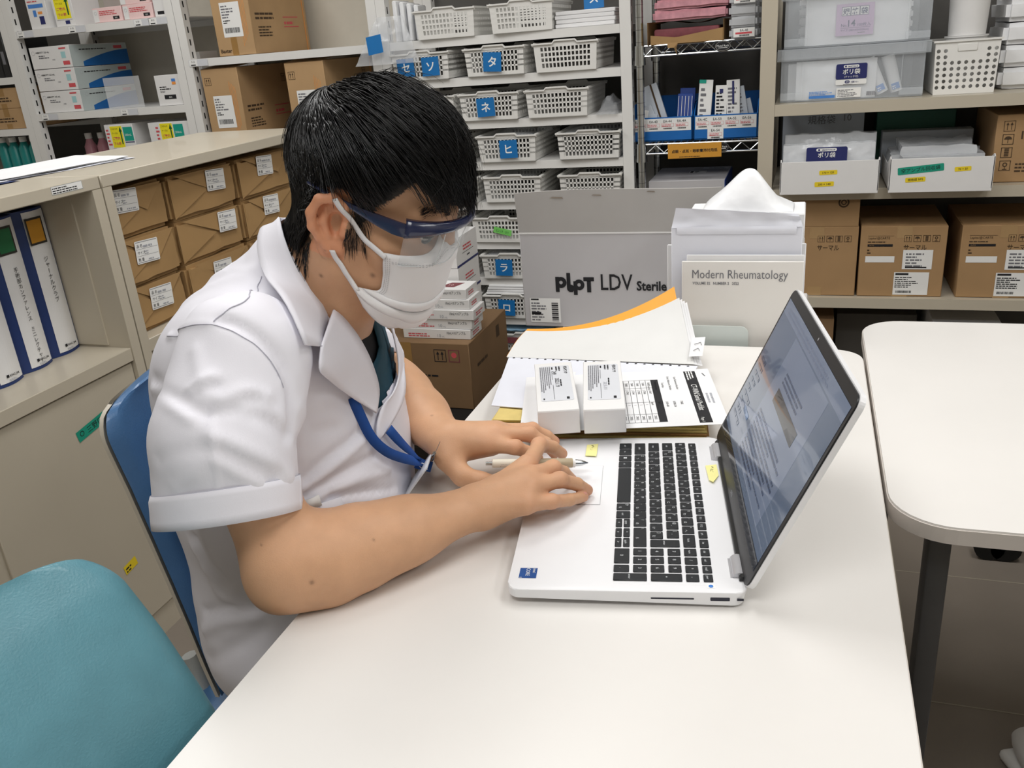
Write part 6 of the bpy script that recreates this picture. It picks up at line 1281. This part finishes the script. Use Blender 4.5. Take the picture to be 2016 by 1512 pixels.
# collar and lapels
near_in = [(-0.5699,0.8601,1.0977)] + [(-0.5559,0.8355,1.0874),(-0.5416,0.8211,1.0685),(-0.5285,0.8126,1.0435),(-0.5164,0.8134,1.019),(-0.5037,0.818,1.0011)] + [(-0.4944,0.8324,0.9894),(-0.4839,0.8464,0.9582),(-0.4792,0.8576,0.927),(-0.479,0.8675,0.8954),(-0.4793,0.8694,0.8791),(-0.4784,0.8523,0.8596)]
near_out = [(-0.597,0.8672,1.0904),(-0.5895,0.8351,1.0793),(-0.5779,0.8129,1.0624),(-0.5609,0.7945,1.0434),(-0.5121,0.7463,1.0416),(-0.4875,0.7264,1.0277),(-0.4748,0.7159,1.0081),(-0.4704,0.7145,0.995)]
col_in = [near_in[i] for i in (0, 1, 2, 3, 4, 5)] + [(-0.4991,0.8238,0.9955),(-0.5002,0.8042,0.982),(-0.4765,0.7508,0.9805)]
wrapb = [(-0.632,0.905,1.035),(-0.61,0.955,1.03),(-0.555,0.965,1.015)]
sheet('collar', band([(-.520, .950, 1.055), (-.575, .945, 1.080), (-.600, .90, 1.085)] + col_in, wrapb[::-1] + near_out, 26, 5), .0022, 'coat_white', coat_o)
lap_in = [(-0.4983,0.8241,0.9968)] + near_in[6:]
lap_out = [(-0.4749,0.7498,0.9798),(-0.4703,0.7302,0.9607),(-0.4895,0.7898,0.9177),(-0.4843,0.8214,0.887),(-0.476,0.8483,0.8603)]
sheet('lapel', band(lap_in, lap_out, 22, 6), .0022, 'coat_white', coat_o)
sheet('lapel', band([(-0.4963,0.9364,0.9642),(-0.498,0.9584,0.9306),(-0.4928,0.956,0.8948),(-0.4856,0.9385,0.8715),(-0.4774,0.8974,0.8627),(-0.4779,0.8649,0.8623),(-0.4773,0.8404,0.8398),(-0.4755,0.8389,0.8283)], [(-0.5109,0.9826,0.9329),(-0.5047,0.9769,0.9163),(-0.5725,1.1299,0.8303),(-0.5039,0.9886,0.8505),(-0.4864,0.9544,0.8421),(-0.4763,0.9131,0.8392),(-0.4732,0.8633,0.8296),(-0.475,0.8401,0.8264)], 24, 6), .0022, 'coat_white', coat_o)
from mathutils import kdtree
KD = kdtree.KDTree(len(CV))
for i_, v_ in enumerate(CV): KD.insert(Vector(v_), i_)
KD.balance()
def seam(P, r=.0006, m='coat_seam', parent=None, name='seam', snap=False):
    P = resample(P, 40)
    if snap: P = np.array([CV[KD.find(Vector(q))[1]] * .7 + np.mean([CV[a[1]] for a in KD.find_n(Vector(q), 4)], axis=0) * .3 + CG[KD.find(Vector(q))[1]] * .0007 for q in P])
    if snap: P[1:-1] = (P[:-2] + P[1:-1] * 2 + P[2:]) / 4
    b = MB(); b.tube([tuple(q - PL) for q in P], r, m, 5); return b.build(name, parent or coat_o)
seam([(-0.4979,0.8239,0.9969),(-0.4982,0.8101,0.9866),(-0.4971,0.7959,0.9774),(-0.4746,0.7506,0.9803)])
seam([(-0.5694,0.8032,1.0413),(-0.5686,0.789,1.0335),(-0.5258,0.7141,1.0439),(-0.5251,0.7012,1.0412),(-0.528,0.6934,1.0393),(-0.5347,0.6898,1.0393),(-0.539,0.6828,1.036),(-0.5421,0.675,1.0305)], snap=True)
seam([(-0.6543,0.7307,0.9929),(-0.5946,0.6834,1.0188),(-0.56,0.6711,1.0283),(-0.539,0.6716,1.0293),(-0.5102,0.6752,1.0191),(-0.4924,0.6796,1.0014),(-0.4818,0.6816,0.9789),(-0.4778,0.6807,0.9619)], .0005, snap=True)
# pocket with a name tag behind its edge
sheet('pocket', [[(-0.5195,0.7333,0.7896),(-0.5119,0.7432,0.7895),(-0.5032,0.7561,0.7884),(-0.4952,0.7706,0.7865)], [(-0.5181,0.7338,0.7775),(-0.5105,0.7438,0.7765),(-0.5027,0.7556,0.7747),(-0.4935,0.7723,0.7702)], [(-0.5191,0.7325,0.7689),(-0.5109,0.7431,0.766),(-0.5033,0.7549,0.7627),(-0.4959,0.7683,0.7611)]], .002, 'coat_white', coat_o)
nt_ = sheet('name_tag', [[(-0.5187,0.7331,0.8005),(-0.5136,0.7394,0.8001),(-0.5082,0.7469,0.8012)], [(-0.5181,0.7318,0.7885),(-0.5126,0.7386,0.7879),(-0.5066,0.747,0.7878)]], .0012, 'label_white', coat_o)
# shirt seen in the opening
rowsy = [[(-0.506,0.8502,0.9905),(-0.5035,0.8605,0.9874),(-0.5019,0.8726,0.9836),(-0.5017,0.8877,0.9786),(-0.5047,0.909,0.9715),(-0.5869,1.0792,0.9175),(-0.5935,1.102,0.9083)],[(-0.5083,0.836,0.9848),(-0.5044,0.8482,0.9812),(-0.5013,0.8623,0.9768),(-0.4998,0.8793,0.9712),(-0.5012,0.9026,0.9633),(-0.517,0.9541,0.9458),(-0.5919,1.1053,0.8926)],[(-0.5039,0.8345,0.9683),(-0.5005,0.8478,0.964),(-0.4978,0.8627,0.9591),(-0.4965,0.8805,0.953),(-0.4977,0.9038,0.9451),(-0.5107,0.9504,0.9283),(-0.5879,1.1104,0.8692)],[(-0.4977,0.8389,0.9428),(-0.4954,0.8527,0.9379),(-0.494,0.8685,0.9322),(-0.4939,0.8872,0.9252),(-0.4964,0.9112,0.9162),(-0.5104,0.9584,0.8983),(-0.5838,1.121,0.8349)],[(-0.4948,0.8472,0.9147),(-0.4935,0.8609,0.9094),(-0.4928,0.8762,0.9033),(-0.4933,0.8941,0.8962),(-0.4965,0.9174,0.8869),(-0.5063,0.9545,0.8708),(-0.5158,0.9794,0.8581)],[(-0.4941,0.8547,0.8858),(-0.493,0.8647,0.8808),(-0.4919,0.8752,0.8764),(-0.4914,0.8866,0.8715),(-0.4914,0.8997,0.8659),(-0.4926,0.9151,0.8593),(-0.4955,0.9344,0.8509)],[(-0.4927,0.8408,0.861),(-0.4912,0.8466,0.8584),(-0.4899,0.8527,0.8558),(-0.4888,0.8589,0.853),(-0.4878,0.8657,0.85),(-0.487,0.8729,0.8468),(-0.4864,0.8806,0.8434)],[(-0.4915,0.8355,0.8501),(-0.4901,0.8407,0.8477),(-0.4889,0.846,0.8454),(-0.4876,0.8517,0.8428),(-0.4866,0.8575,0.8402),(-0.4856,0.8638,0.8374),(-0.4848,0.8705,0.8343)]]
sheet('undershirt', rowsy, .0015, 'shirt_black', person)
rowst = [[(-0.4983,0.9003,0.9716),(-0.5003,0.9112,0.9681),(-0.5041,0.926,0.9633),(-0.5134,0.951,0.9551),(-0.585,1.0933,0.9092)],[(-0.4959,0.9055,0.955),(-0.4982,0.9184,0.9507),(-0.504,0.938,0.9441),(-0.5816,1.0934,0.8912),(-0.5879,1.1111,0.8841)],[(-0.4934,0.9066,0.9383),(-0.4961,0.9206,0.9334),(-0.5011,0.9386,0.927),(-0.5773,1.0926,0.8719),(-0.5846,1.1164,0.8631)],[(-0.492,0.9066,0.9238),(-0.4944,0.9203,0.9188),(-0.4987,0.9376,0.9124),(-0.5739,1.0908,0.8551),(-0.5759,1.1055,0.8497)],[(-0.4896,0.8917,0.914),(-0.491,0.9062,0.9086),(-0.494,0.9239,0.9018),(-0.5085,0.9637,0.8864),(-0.6022,1.1601,0.8162)],[(-0.489,0.8702,0.907),(-0.489,0.8872,0.9004),(-0.4907,0.9075,0.8925),(-0.4976,0.9385,0.88),(-0.5139,0.9824,0.861)],[(-0.4888,0.8714,0.8887),(-0.4888,0.8848,0.8832),(-0.489,0.8989,0.8773),(-0.4904,0.9156,0.8705),(-0.4941,0.9372,0.8615)],[(-0.4872,0.867,0.8703),(-0.4865,0.8741,0.8673),(-0.486,0.8814,0.8642),(-0.4857,0.8898,0.8606),(-0.4857,0.8985,0.8569)],[(-0.4856,0.8567,0.8566),(-0.485,0.8604,0.855),(-0.4844,0.8645,0.8532),(-0.4839,0.8684,0.8515),(-0.4834,0.8728,0.8496)]]
sheet('scrub_top', rowst, .0015, 'scrub_teal', person)
# lanyard, clip and card
ly = [(-0.491,0.8231,0.8894),(-0.4885,0.8264,0.8737),(-0.4847,0.8279,0.8597),(-0.4813,0.8273,0.8476),(-0.4759,0.8273,0.8358),(-0.4695,0.8327,0.8227),(-0.4638,0.845,0.8078),(-0.4588,0.8676,0.791),(-0.4578,0.9038,0.7677),(-0.4795,0.978,0.7254)]
lan = ribbon('lanyard', ly, .0125, .0012, 'lanyard_blue', person, [(.3, -.9, .2), (.3, -.9, .2), (.6, -.7, .3), (.55, -.6, .6), (.3, -.6, .75), (.3, -.6, .75)], 34)
ribbon('lanyard_strand', [(-0.4698,0.861,0.8332),(-0.4645,0.872,0.8129),(-0.4622,0.8897,0.792),(-0.4624,0.9158,0.7683),(-0.4814,0.9754,0.7286)], .0125, .0012, 'lanyard_blue', lan, (.3, -.6, .75), 16)
TX = (-0.4555,0.9143,0.7579); b = MB(); b.frame(tuple(np.array(TX) - PL), (.86, .22, -.32), (.05, .55, .8)); b.rect(-.011, -.007, .022, .014, 'lanyard_blue', 0); b.text('CR', -.006, -.0045, .010, 'label_white', .0005, w=.013, bold=.01); b.build('lanyard_end', lan)
c0, c1 = np.array((-0.4786,0.9791,0.7256)) - PL, np.array((-0.423,0.885,0.792)) - PL; d = (c1 - c0)
b = MB(); sd = np.array((.0, .35, .9)) * .0042; lp = [c0 + d * .1 - sd * .2, c0 + d * .3 + sd, c0 + d * .85 + sd, c1, c0 + d * .85 - sd, c0 + d * .35 - sd, c0 + d * .1 - sd * .2]; b.tube([tuple(q) for q in lp], .0009, 'chrome', 8, False); b.tube([tuple(c0), tuple(c0 + d * .3)], .0028, 'chrome', 12); b.tube([tuple(c0 + d * .3 + sd * .5), tuple(c0 + d * .9 + sd * .4)], .0022, 'chrome', 10); b.build('clip', lan)
b = MB(); b.tube([tuple(c1 - d * .1), tuple(np.array((-0.426,0.91,0.796)) - PL)], .00035, 'chrome_dark', 5); b.build('cord', lan)
p0, p1 = np.array((-0.435,0.885,0.775)), np.array((-0.489,0.885,0.705)); wv = np.array((-.25, .93, -.05)) * .055; wv2 = np.array((-.045, -.03, .0))
ib = sheet('name_badge', [[p0 + (p1 - p0) * i / 6 + wv * (j / 4 - .2) for j in range(5)] for i in range(7)], .0022, 'paper_grey', lan)
# ---- mask
mC = [(-.012, 0.1005), (-.030, .107), (-.050, .1075), (-.070, .1045), (-.090, .0985), (-.108, .0905), (-.124, .078), (-.136, .062)]
mE = [(.0510, .0715, -.0150), (.0505, .0680, -.028), (.0505, .0635, -.042), (.0500, .0590, -.057), (.0495, .0550, -.072), (.0330, .0610, -.0715), (.0190, .0690, -.0695), (.0300, .0600, -.092)]
rows = []; Nn = 30
for i in range(8):
    zc, xc = mC[i]; xe, ye, ze = mE[i]; row = []
    for j in range(Nn + 1):
        t = j / Nn * 2 - 1; a = abs(t); s = math.sin(a * math.pi / 2) ** .9; q = 1 - math.cos(a * math.pi / 2) ** 1.0; zb = (.013 if i == 0 else .004 if i == 1 else 0) * math.exp(-(t / .22) ** 2)
        pz_ = zc + (ze - zc) * a ** 1.5 + zb
        px_ = xc + (xe - xc) * q - (.010 * math.exp(-(t / .3) ** 2) if i == 0 else 0) + (.0018 * math.sin(i * 2.1) if 0 < a < .9 else 0) + .0012 * noise.noise(Vector((t * 4, i * .7, 3)))
        row.append(hd(px_, (-1 if t < 0 else 1) * ye * s, pz_))
    rows.append(row)
rows = [resample(np.array([r[j] for r in rows]), 22) for j in range(Nn + 1)]; MG = np.array(rows).transpose(1, 0, 2)
fb = body(MG.reshape(-1, 3)).reshape(MG.shape[:2]); gb = grad(body, MG.reshape(-1, 3)).reshape(MG.shape); MG = MG + gb * np.clip(.0035 - fb, 0, .02)[..., None]
mask_o = sheet('face_mask', MG, .0012, 'mask_white', person)
# pleat folds and stitch lines
cM = MG.mean((0, 1)); nM = np.cross(np.gradient(MG, axis=1), np.gradient(MG, axis=0)); nM /= np.linalg.norm(nM, axis=2)[..., None]; nM *= np.sign(((MG - hd(.03, 0, -.05)) * nM).sum(2))[..., None]
def mpt(i, j, o): i0, j0 = int(min(i, 20.99)), int(min(j, Nn - .01)); a, c = i - i0, j - j0; f = lambda G: (G[i0, j0] * (1 - a) * (1 - c) + G[i0 + 1, j0] * a * (1 - c) + G[i0, j0 + 1] * (1 - a) * c + G[i0 + 1, j0 + 1] * a * c); return f(MG) + f(nM) * o
for i0, o_ in ((11.2, .0032), (14.2, .003)):
    sheet('pleat', [[mpt(i0 + k * .9 + .5 * math.sin(j * .21 + 1), j, (.0012 + o_ * (k / 3) * (1 - ((j / Nn) * 2 - 1) ** 4 * .8) if k < 3 else .0008)) for j in range(0, Nn + 1)] for k in range(4)], .0008, 'mask_white', mask_o)
b = MB()
for jj in (.45, .85, 1.25):
    for k in range(24): i = 1.0 + k * .5; b.tube([tuple(mpt(i, jj, .0010) - PL), tuple(mpt(i + .26, jj, .0010) - PL)], .00028, 'mask_stitch', 4)
for ii in (1.6, 2.0):
    for k in range(46): j = 1.6 + k * .58; b.tube([tuple(mpt(ii + .4 * math.sin(j / Nn * 3.14), j, .0010) - PL), tuple(mpt(ii + .4 * math.sin((j + .3) / Nn * 3.14), j + .3, .0010) - PL)], .00028, 'mask_stitch', 4)
b.build('stitching', mask_o)
outward = HR @ np.array((0, -1, 0))
ribbon('ear_loop', [(-0.4596,0.7966,1.1259),(-0.457,0.801,1.1143),(-0.4543,0.8137,1.1021),(-0.4523,0.8217,1.0886),(-0.4473,0.8251,1.0761),(-0.4341,0.8205,1.0682)] + [mpt(.8, .4, .0016)], .0062, .0009, 'mask_white', mask_o, outward, 22)
ribbon('ear_loop', [(-0.4779,0.8065,1.0694),(-0.4785,0.8125,1.0593),(-0.4759,0.8171,1.0512),(-0.4739,0.8212,1.0403),(-0.4719,0.8265,1.0306)] + [mpt(16.3, .5, .0016)], .0062, .0009, 'mask_white', mask_o, outward, 18)
# ---- goggles
gog = bpy.data.objects.new('safety_goggles', None); COL.objects.link(gog); gog.parent = person
def arc(t, dz=0, dr=0):     # t -1 near side .. 1 far side
    a = t * math.radians(68); r = .083 + dr; x = .030 + r * math.cos(a) ** .75 * 1.0 if abs(a) < 1.57 else .03; return hd(.030 + (.0865 + dr) * math.cos(a) ** .8, (.0775 + dr) * math.sin(a), .0205 + .004 * math.cos(a * 1.3) + dz)
sheet('brow_bar', [[arc(t / 14 - 1, dz * (.45 + .6 * abs(t / 14 - 1) ** 1.6) - .004 * (abs(t / 14 - 1)) ** 3 * (k > 1), dr) for t in range(29)] for k, (dz, dr) in enumerate(((.0085, -.004), (.0085, .002), (-.002, .0035), (-.0055, .0025)))], .0024, 'goggle_navy', gog)
for s in (-1, 1):
    T = [(.0745, .0712, .0180, .0135), (.060, .0742, .0185, .0140), (.046, .0750, .0200, .0115), (.036, .0755, .0215, .0078), (.022, .0765, .024, .0045), (.0, .0790, .029, .0035), (-.022, .0790, .0325, .003), (-.046, .0760, .036, .0026)]
    P = np.array([hd(x, s * y, z) for x, y, z, h in T]); b = MB(); Q = resample(P, 26); H_ = np.interp(np.linspace(0, 1, 26), np.linspace(0, 1, 8), [t[3] for t in T]); upv = HR @ np.array((0, 0, 1)); otv = HR @ np.array((0, s, 0))
    vs, fs = [], []
    for q, h in zip(Q, H_): vs += [tuple(q + upv * h * a * .55 + otv * o - PL) for a, o in ((1, -.0014), (1, .0012), (0, .0020), (-1, .0012), (-1, -.0014))]
    for i in range(25):
        for k in range(5): fs.append((i * 5 + k, i * 5 + (k + 1) % 5, (i + 1) * 5 + (k + 1) % 5, (i + 1) * 5 + k))
    b.add(vs, fs + [(0, 1, 2, 3, 4), tuple(125 + k for k in (4, 3, 2, 1, 0))], 'goggle_navy', True); b.build('temple', gog)
lens = sheet('lens', [[arc(t / 16 - 1, -.004 - .043 * k / 5 + .011 * math.exp(-((t / 16 - 1) / .16) ** 2) * k / 5, .0025 - .007 * (k / 5) ** 1.5) for t in range(33)] for k in range(6)], .0012, 'lens_clear', gog)
b = MB()
for t in (-.50, .50): b.tube([tuple(arc(t, -.006 - .040 * k / 5, .0032 - .007 * (k / 5) ** 1.5) - PL) for k in range(6)], .0006, 'lens_edge', 6)
b.tube([tuple(arc(t / 16 - 1, -.047 + .011 * math.exp(-((t / 16 - 1) / .16) ** 2), -.0045) - PL) for t in range(33)], .0006, 'lens_edge', 6); b.build('lens_rim', lens)
# ---- eyes and brows
for s in (-1, 1):
    b = MB(); bm = bmesh.new(); bmesh.ops.create_uvsphere(bm, u_segments=20, v_segments=14, radius=.0112)
    for q in bm.verts: q.co = q.co + Vector(hd(.0765, s * .031, .004) - PL)
    b.bm(bm, 'eye_white', True); bm = bmesh.new(); bmesh.ops.create_uvsphere(bm, u_segments=16, v_segments=10, radius=.0056)
    for q in bm.verts: q.co = q.co + Vector(hd(.0838, s * .031, .0025) - PL)
    b.bm(bm, 'iris', True); b.build('eye', person)
    lid = lambda k, up: hd(.0765 + .0125 * math.cos((k / 8 - .5) * 2.3) * math.cos(up), s * .031 + s * .0125 * math.sin((k / 8 - .5) * 2.3), .004 + .0125 * math.sin(up))
    sheet('eyelid', [[lid(k, u) for k in range(9)] for u in (1.3, .8, .3, -.06)], .0012, 'skin', person); sheet('eyelid', [[lid(k, u) for k in range(9)] for u in (-1.2, -.9, -.6, -.34)], .0012, 'skin', person)
    b = MB(); b.tube([tuple(lid(k, -.08) + HR @ np.array((.0006, 0, 0)) - PL) for k in range(9)], .0008, 'iris', 5); b.build('eyelash', person)
rb = random.Random(4)
def strands(name, polys, r0, m, parent, taper=.25, seg=3):
    """tapered hairs as one mesh: polys (n, k, 3)"""
    A = np.asarray(polys); n, k = A.shape[:2]; T = np.gradient(A, axis=1); T /= np.linalg.norm(T, axis=2)[..., None] + 1e-9; U = np.cross(T, np.array((.3, .5, .8))); U /= np.linalg.norm(U, axis=2)[..., None] + 1e-9; W = np.cross(T, U)
    rr = (np.asarray(r0).reshape(-1, 1) * np.linspace(1, taper, k)[None])[..., None]; V = np.stack([A + rr * (U * math.cos(2 * math.pi * q / seg) + W * math.sin(2 * math.pi * q / seg)) for q in range(seg)], 2)
    base = np.arange(n)[:, None, None] * k * seg + np.arange(k - 1)[None, :, None] * seg; q = np.arange(seg)[None, None]; q2 = (q + 1) % seg
    return npmesh(name, V.reshape(-1, 3), np.stack([base + q, base + q2, base + seg + q2, base + seg + q], -1).reshape(-1, 4), m, parent)
for s in (-1, 1):
    P = []
    for k in range(150):
        u = rb.random(); v = rb.gauss(0, .0022); y = .014 + .038 * u; z = .0305 + .008 * math.sin(u * 2.4) + v; x = .10; p = hd(x, s * y, z); d = HR @ np.array((-1., 0, 0))
        for _ in range(40):
            f = float(body(p[None])[0])
            if f < .0006: break
            p = p + d * f
        e = HR @ np.array((-.25, s * .9, .25 - .5 * u)); P.append([p, p + e * .0035, p + e * .007])
    strands('eyebrow', P, np.full(150, .00035), 'brow', person)

# ---- hair: strands grown from the scalp, combed from the crown
rk = np.random.default_rng(11)
def hairs(roots, length, lift0, lift1, steps, grav, curl, seed, spread=.25, fwd=.0):
    """polylines flowing away from the crown, kept lift0..lift1 above the skin"""
    r = np.random.default_rng(seed); n = len(roots); P = roots.copy(); out = [P.copy()]; whorl = hd(-.062, .004, .122)
    cl = np.array([[noise.noise(Vector(p) * 30 + Vector((k * 9.1, seed, 0))) for k in range(3)] for p in roots]); rnd = r.normal(0, 1, (n, 3)) * .35 + cl * 2.1
    L = np.asarray(length).reshape(-1, 1) / steps; D = None
    for st in range(steps):
        d = body(P); g = np.stack([body(P + np.eye(3)[i] * 1e-3) - d for i in range(3)], 1); g /= np.linalg.norm(g, axis=1)[:, None] + 1e-9
        rad = P - whorl; rad /= np.linalg.norm(rad, axis=1)[:, None] + 1e-6
        w = rad * (1 - grav * st / steps) + np.array((0, 0, -1.)) * grav * (.4 + 1.3 * st / steps) + HR[:, 0] * fwd + rnd * spread + np.cross(g, rad) * curl
        w -= g * np.minimum(0, (w * g).sum(1))[:, None] * .0; t = w - g * (w * g).sum(1)[:, None] * .85
        t /= np.linalg.norm(t, axis=1)[:, None] + 1e-9; D = t if D is None else D * .45 + t * .55; D /= np.linalg.norm(D, axis=1)[:, None] + 1e-9
        P = P + D * L; f = st / max(1, steps - 1); tgt = np.asarray(lift0) + (np.asarray(lift1) - np.asarray(lift0)) * min(1, f * 1.5); d = body(P)
        P = P + g * np.clip(tgt - d, -.004, .02)[:, None] * (.9 if f < .99 else .5); out.append(P.copy())
    return np.stack(out, 1)
hl = (BV - HEAD_O) @ HF.T / HS
def trim(PP, seed, soft=.008):
    r = np.random.default_rng(seed); Q = (PP - HEAD_O) @ HF.T / HS; n, k = Q.shape[:2]; X, Y, Zq = Q[..., 0], np.abs(Q[..., 1]), Q[..., 2]
    lim = np.interp(X, [-.13, -.05, -.042, -.030, .003, .011, .020, .032, .046, .058, .068, .080, .10, .13], [-.062, -.050, -.01, .040, .044, .004, .012, .036, .054, .070, .072, .056, .048, .040]) + r.uniform(-.3, 1, (n, 1)) * soft + np.array([noise.noise(Vector(p) * 60) for p in PP[:, 0]])[:, None] * soft * 1.3
    lim = np.where((X > .066) & (Y < .02), lim - .004, lim); bad = Zq < lim; first = np.where(bad.any(1), np.maximum(1, bad.argmax(1)), k - 1).astype(float); out = PP.copy()
    for i in np.flatnonzero(first < k - 1):
        t = np.linspace(0, first[i], k)
        for a in range(3): out[i, :, a] = np.interp(t, np.arange(k), PP[i, :, a])
    return out[first > 1.01]
def pick(mask, n): return BV[rk.choice(np.flatnonzero(mask), n)]
zone = onhead & ~ear & hairzone(*hl.T)
top = zone & (hl[:, 2] > .075); side = zone & (hl[:, 2] <= .085) & (hl[:, 2] > .03) & (hl[:, 0] < .062); backz = zone & (hl[:, 0] < -.03) & (hl[:, 2] < .08); front = zone & (hl[:, 0] > .035) & (hl[:, 2] > .068); napez = nape | (zone & (hl[:, 2] < .0))
def lx(Rr): return (Rr - HEAD_O) @ HF.T[:, 0] / HS
def lift(Rr, a, c, seed): r = np.random.default_rng(seed); f = np.clip((lx(Rr) + .085) / .075, .12, 1); return f * (a + c * r.random(len(Rr))) + .007 * np.exp(-((lx(Rr) + .02) / .05) ** 2) * (((Rr - HEAD_O) @ HF.T[:, 2] / HS) > .09)
N0, N1, N2, N3 = 4200, 3000, 3000, 2200
R0 = pick(top, N0); A = trim(hairs(R0, .070 + .03 * rk.random(N0), lift(R0, .004, .013, 1), lift(R0, .008, .012, 2), 10, .35, .25, 1, .24, .25), 1)
R1 = pick(side, N1); Bh = trim(hairs(R1, .040 + .03 * rk.random(N1), lift(R1, .003, .005, 3), lift(R1, .003, .005, 4), 8, .75, .1, 2, .16, .30), 2, .006)
R2 = pick(backz, N2); Ch = trim(hairs(R2, .036 + .018 * rk.random(N2), lift(R2, .004, .012, 5), lift(R2, .004, .008, 6), 8, .7, .05, 3, .14), 3, .006)
R3 = pick(front, N3); Dh = trim(hairs(R3, .050 + .032 * rk.random(N3), lift(R3, .005, .011, 7), lift(R3, .006, .011, 8), 10, .75, .18, 4, .22, .40), 4, .012)
R4 = pick(napez, 900); Eh = hairs(R4, .009 + .006 * rk.random(900), .0010, .0016, 4, .9, 0, 5, .1)
sbz = onhead & ~ear & (hl[:, 0] > .004) & (hl[:, 0] < .026) & (hl[:, 2] < .02) & (hl[:, 2] > -.026); R5 = pick(sbz, 300); Fh = hairs(R5, .010 + .008 * rk.random(300), .0008, .0018, 4, .9, 0, 6, .15)
R6 = pick(top, 160); Gh = trim(hairs(R6, .05 + .03 * rk.random(160), lift(R6, .016, .006, 9), lift(R6, .020, .010, 10), 10, .1, .5, 7, .5), 7)
hair_o = strands('hair', A, .0007 + .0005 * rk.random(len(A)), 'hair_black', person)
for PP, r in ((Bh, .0007), (Ch, .0008), (Dh, .0007), (Eh, .00055), (Fh, .0003), (Gh, .00035)): 
    o_ = strands('hair', PP, r * (.8 + .5 * rk.random(len(PP))), 'hair_black', person); bmx = bmesh.new(); bmx.from_mesh(hair_o.data); bmx.from_mesh(o_.data); bmx.to_mesh(hair_o.data); bmx.free(); me_ = o_.data; bpy.data.objects.remove(o_); bpy.data.meshes.remove(me_)
hair_o['kind'] = 'stuff'

# ---- trousers and shoes under the table
legs = Field()
for y0, y1 in ((.795, .775), (.95, .985)):
    legs.add(p_seg((-.62, y0, .535), (-.205, y1, .545), .078, .066), .03); legs.add(p_seg((-.205, y1, .545), (-.235, y1, .13), .066, .052), .03)
D_, l0 = legs.grid((-.75, .66, .06), (-.10, 1.1, .66), .009); Vt, Ft = surface_nets(D_, l0, .009); Vt = refine(Vt, legs, 1); ft_ = Vt[Ft].mean(1); npmesh('trousers', Vt, Ft, 'trouser_navy', person)
for y in (.775, .985):
    b = MB(); bm = bmesh.new(); bmesh.ops.create_cube(bm, size=1)
    for q in bm.verts: q.co = Vector((q.co.x * .25 - .175 + .655, q.co.y * (.09 - .02 * (q.co.x < 0)) + y - .87, (q.co.z + .5) * (.07 if q.co.x > 0 else .10)))
    bmesh.ops.bevel(bm, geom=bm.edges[:], offset=.025, segments=3, affect='EDGES'); b.bm(bm, 'sneaker', True); b.build('shoe', person)
# ---------------------------------------------------------------- the pen held in the right hand
pa, pb_ = Vector((-0.365,0.906,0.772)), Vector((-0.246,0.959,0.756)); L_pen = (pb_ - pa).length
mat('pen_cream', 'e6dfcf', .3, coat=.4, var=.02); mat('pen_grip', 'b9a98c', .4, var=.05)
pen = thing('pen', 'cream ballpoint pen with chrome tip held in the right hand', 'pen', pa, rot=(pb_ - pa).to_track_quat('X', 'Z').to_euler())
f = L_pen
b = MB(); b.tube([(f * .06, 0, 0), (f * .065, 0, 0), (f * .48, 0, 0)], [.0046, .0055, .0057], 'pen_cream', 18); b.box(f * .10, f * .40, .0048, .0062, -.0016, .0016, 'pen_cream', .0005, 1)
b.frame((0, -.0053, 0), (1, 0, 0), (0, 0, 1)); b.text('JETSTREAM', f * .14, -.0012, .0034, 'ink_navy', 0.0001); b.build('barrel', pen)
b = MB(); b.tube([(f * .48, 0, 0), (f * .54, 0, 0), (f * .84, 0, 0), (f * .845, 0, 0)], [.0058, .0061, .0062, .0057], 'pen_grip', 18); b.build('grip', pen)
b = MB(); b.tube([(f * .845, 0, 0), (f * .87, 0, 0)], [.0059, .0056], 'label_white', 18); b.build('ring', pen)
b = MB(); b.tube([(f * .87, 0, 0), (f * .93, 0, 0), (f * .975, 0, 0), (f, 0, 0)], [.0047, .0040, .0020, .0007], 'chrome', 18); b.build('tip', pen)
b = MB(); b.tube([(0, 0, 0), (f * .06, 0, 0)], [.0026, .0028], 'chrome', 14); b.build('plunger', pen)
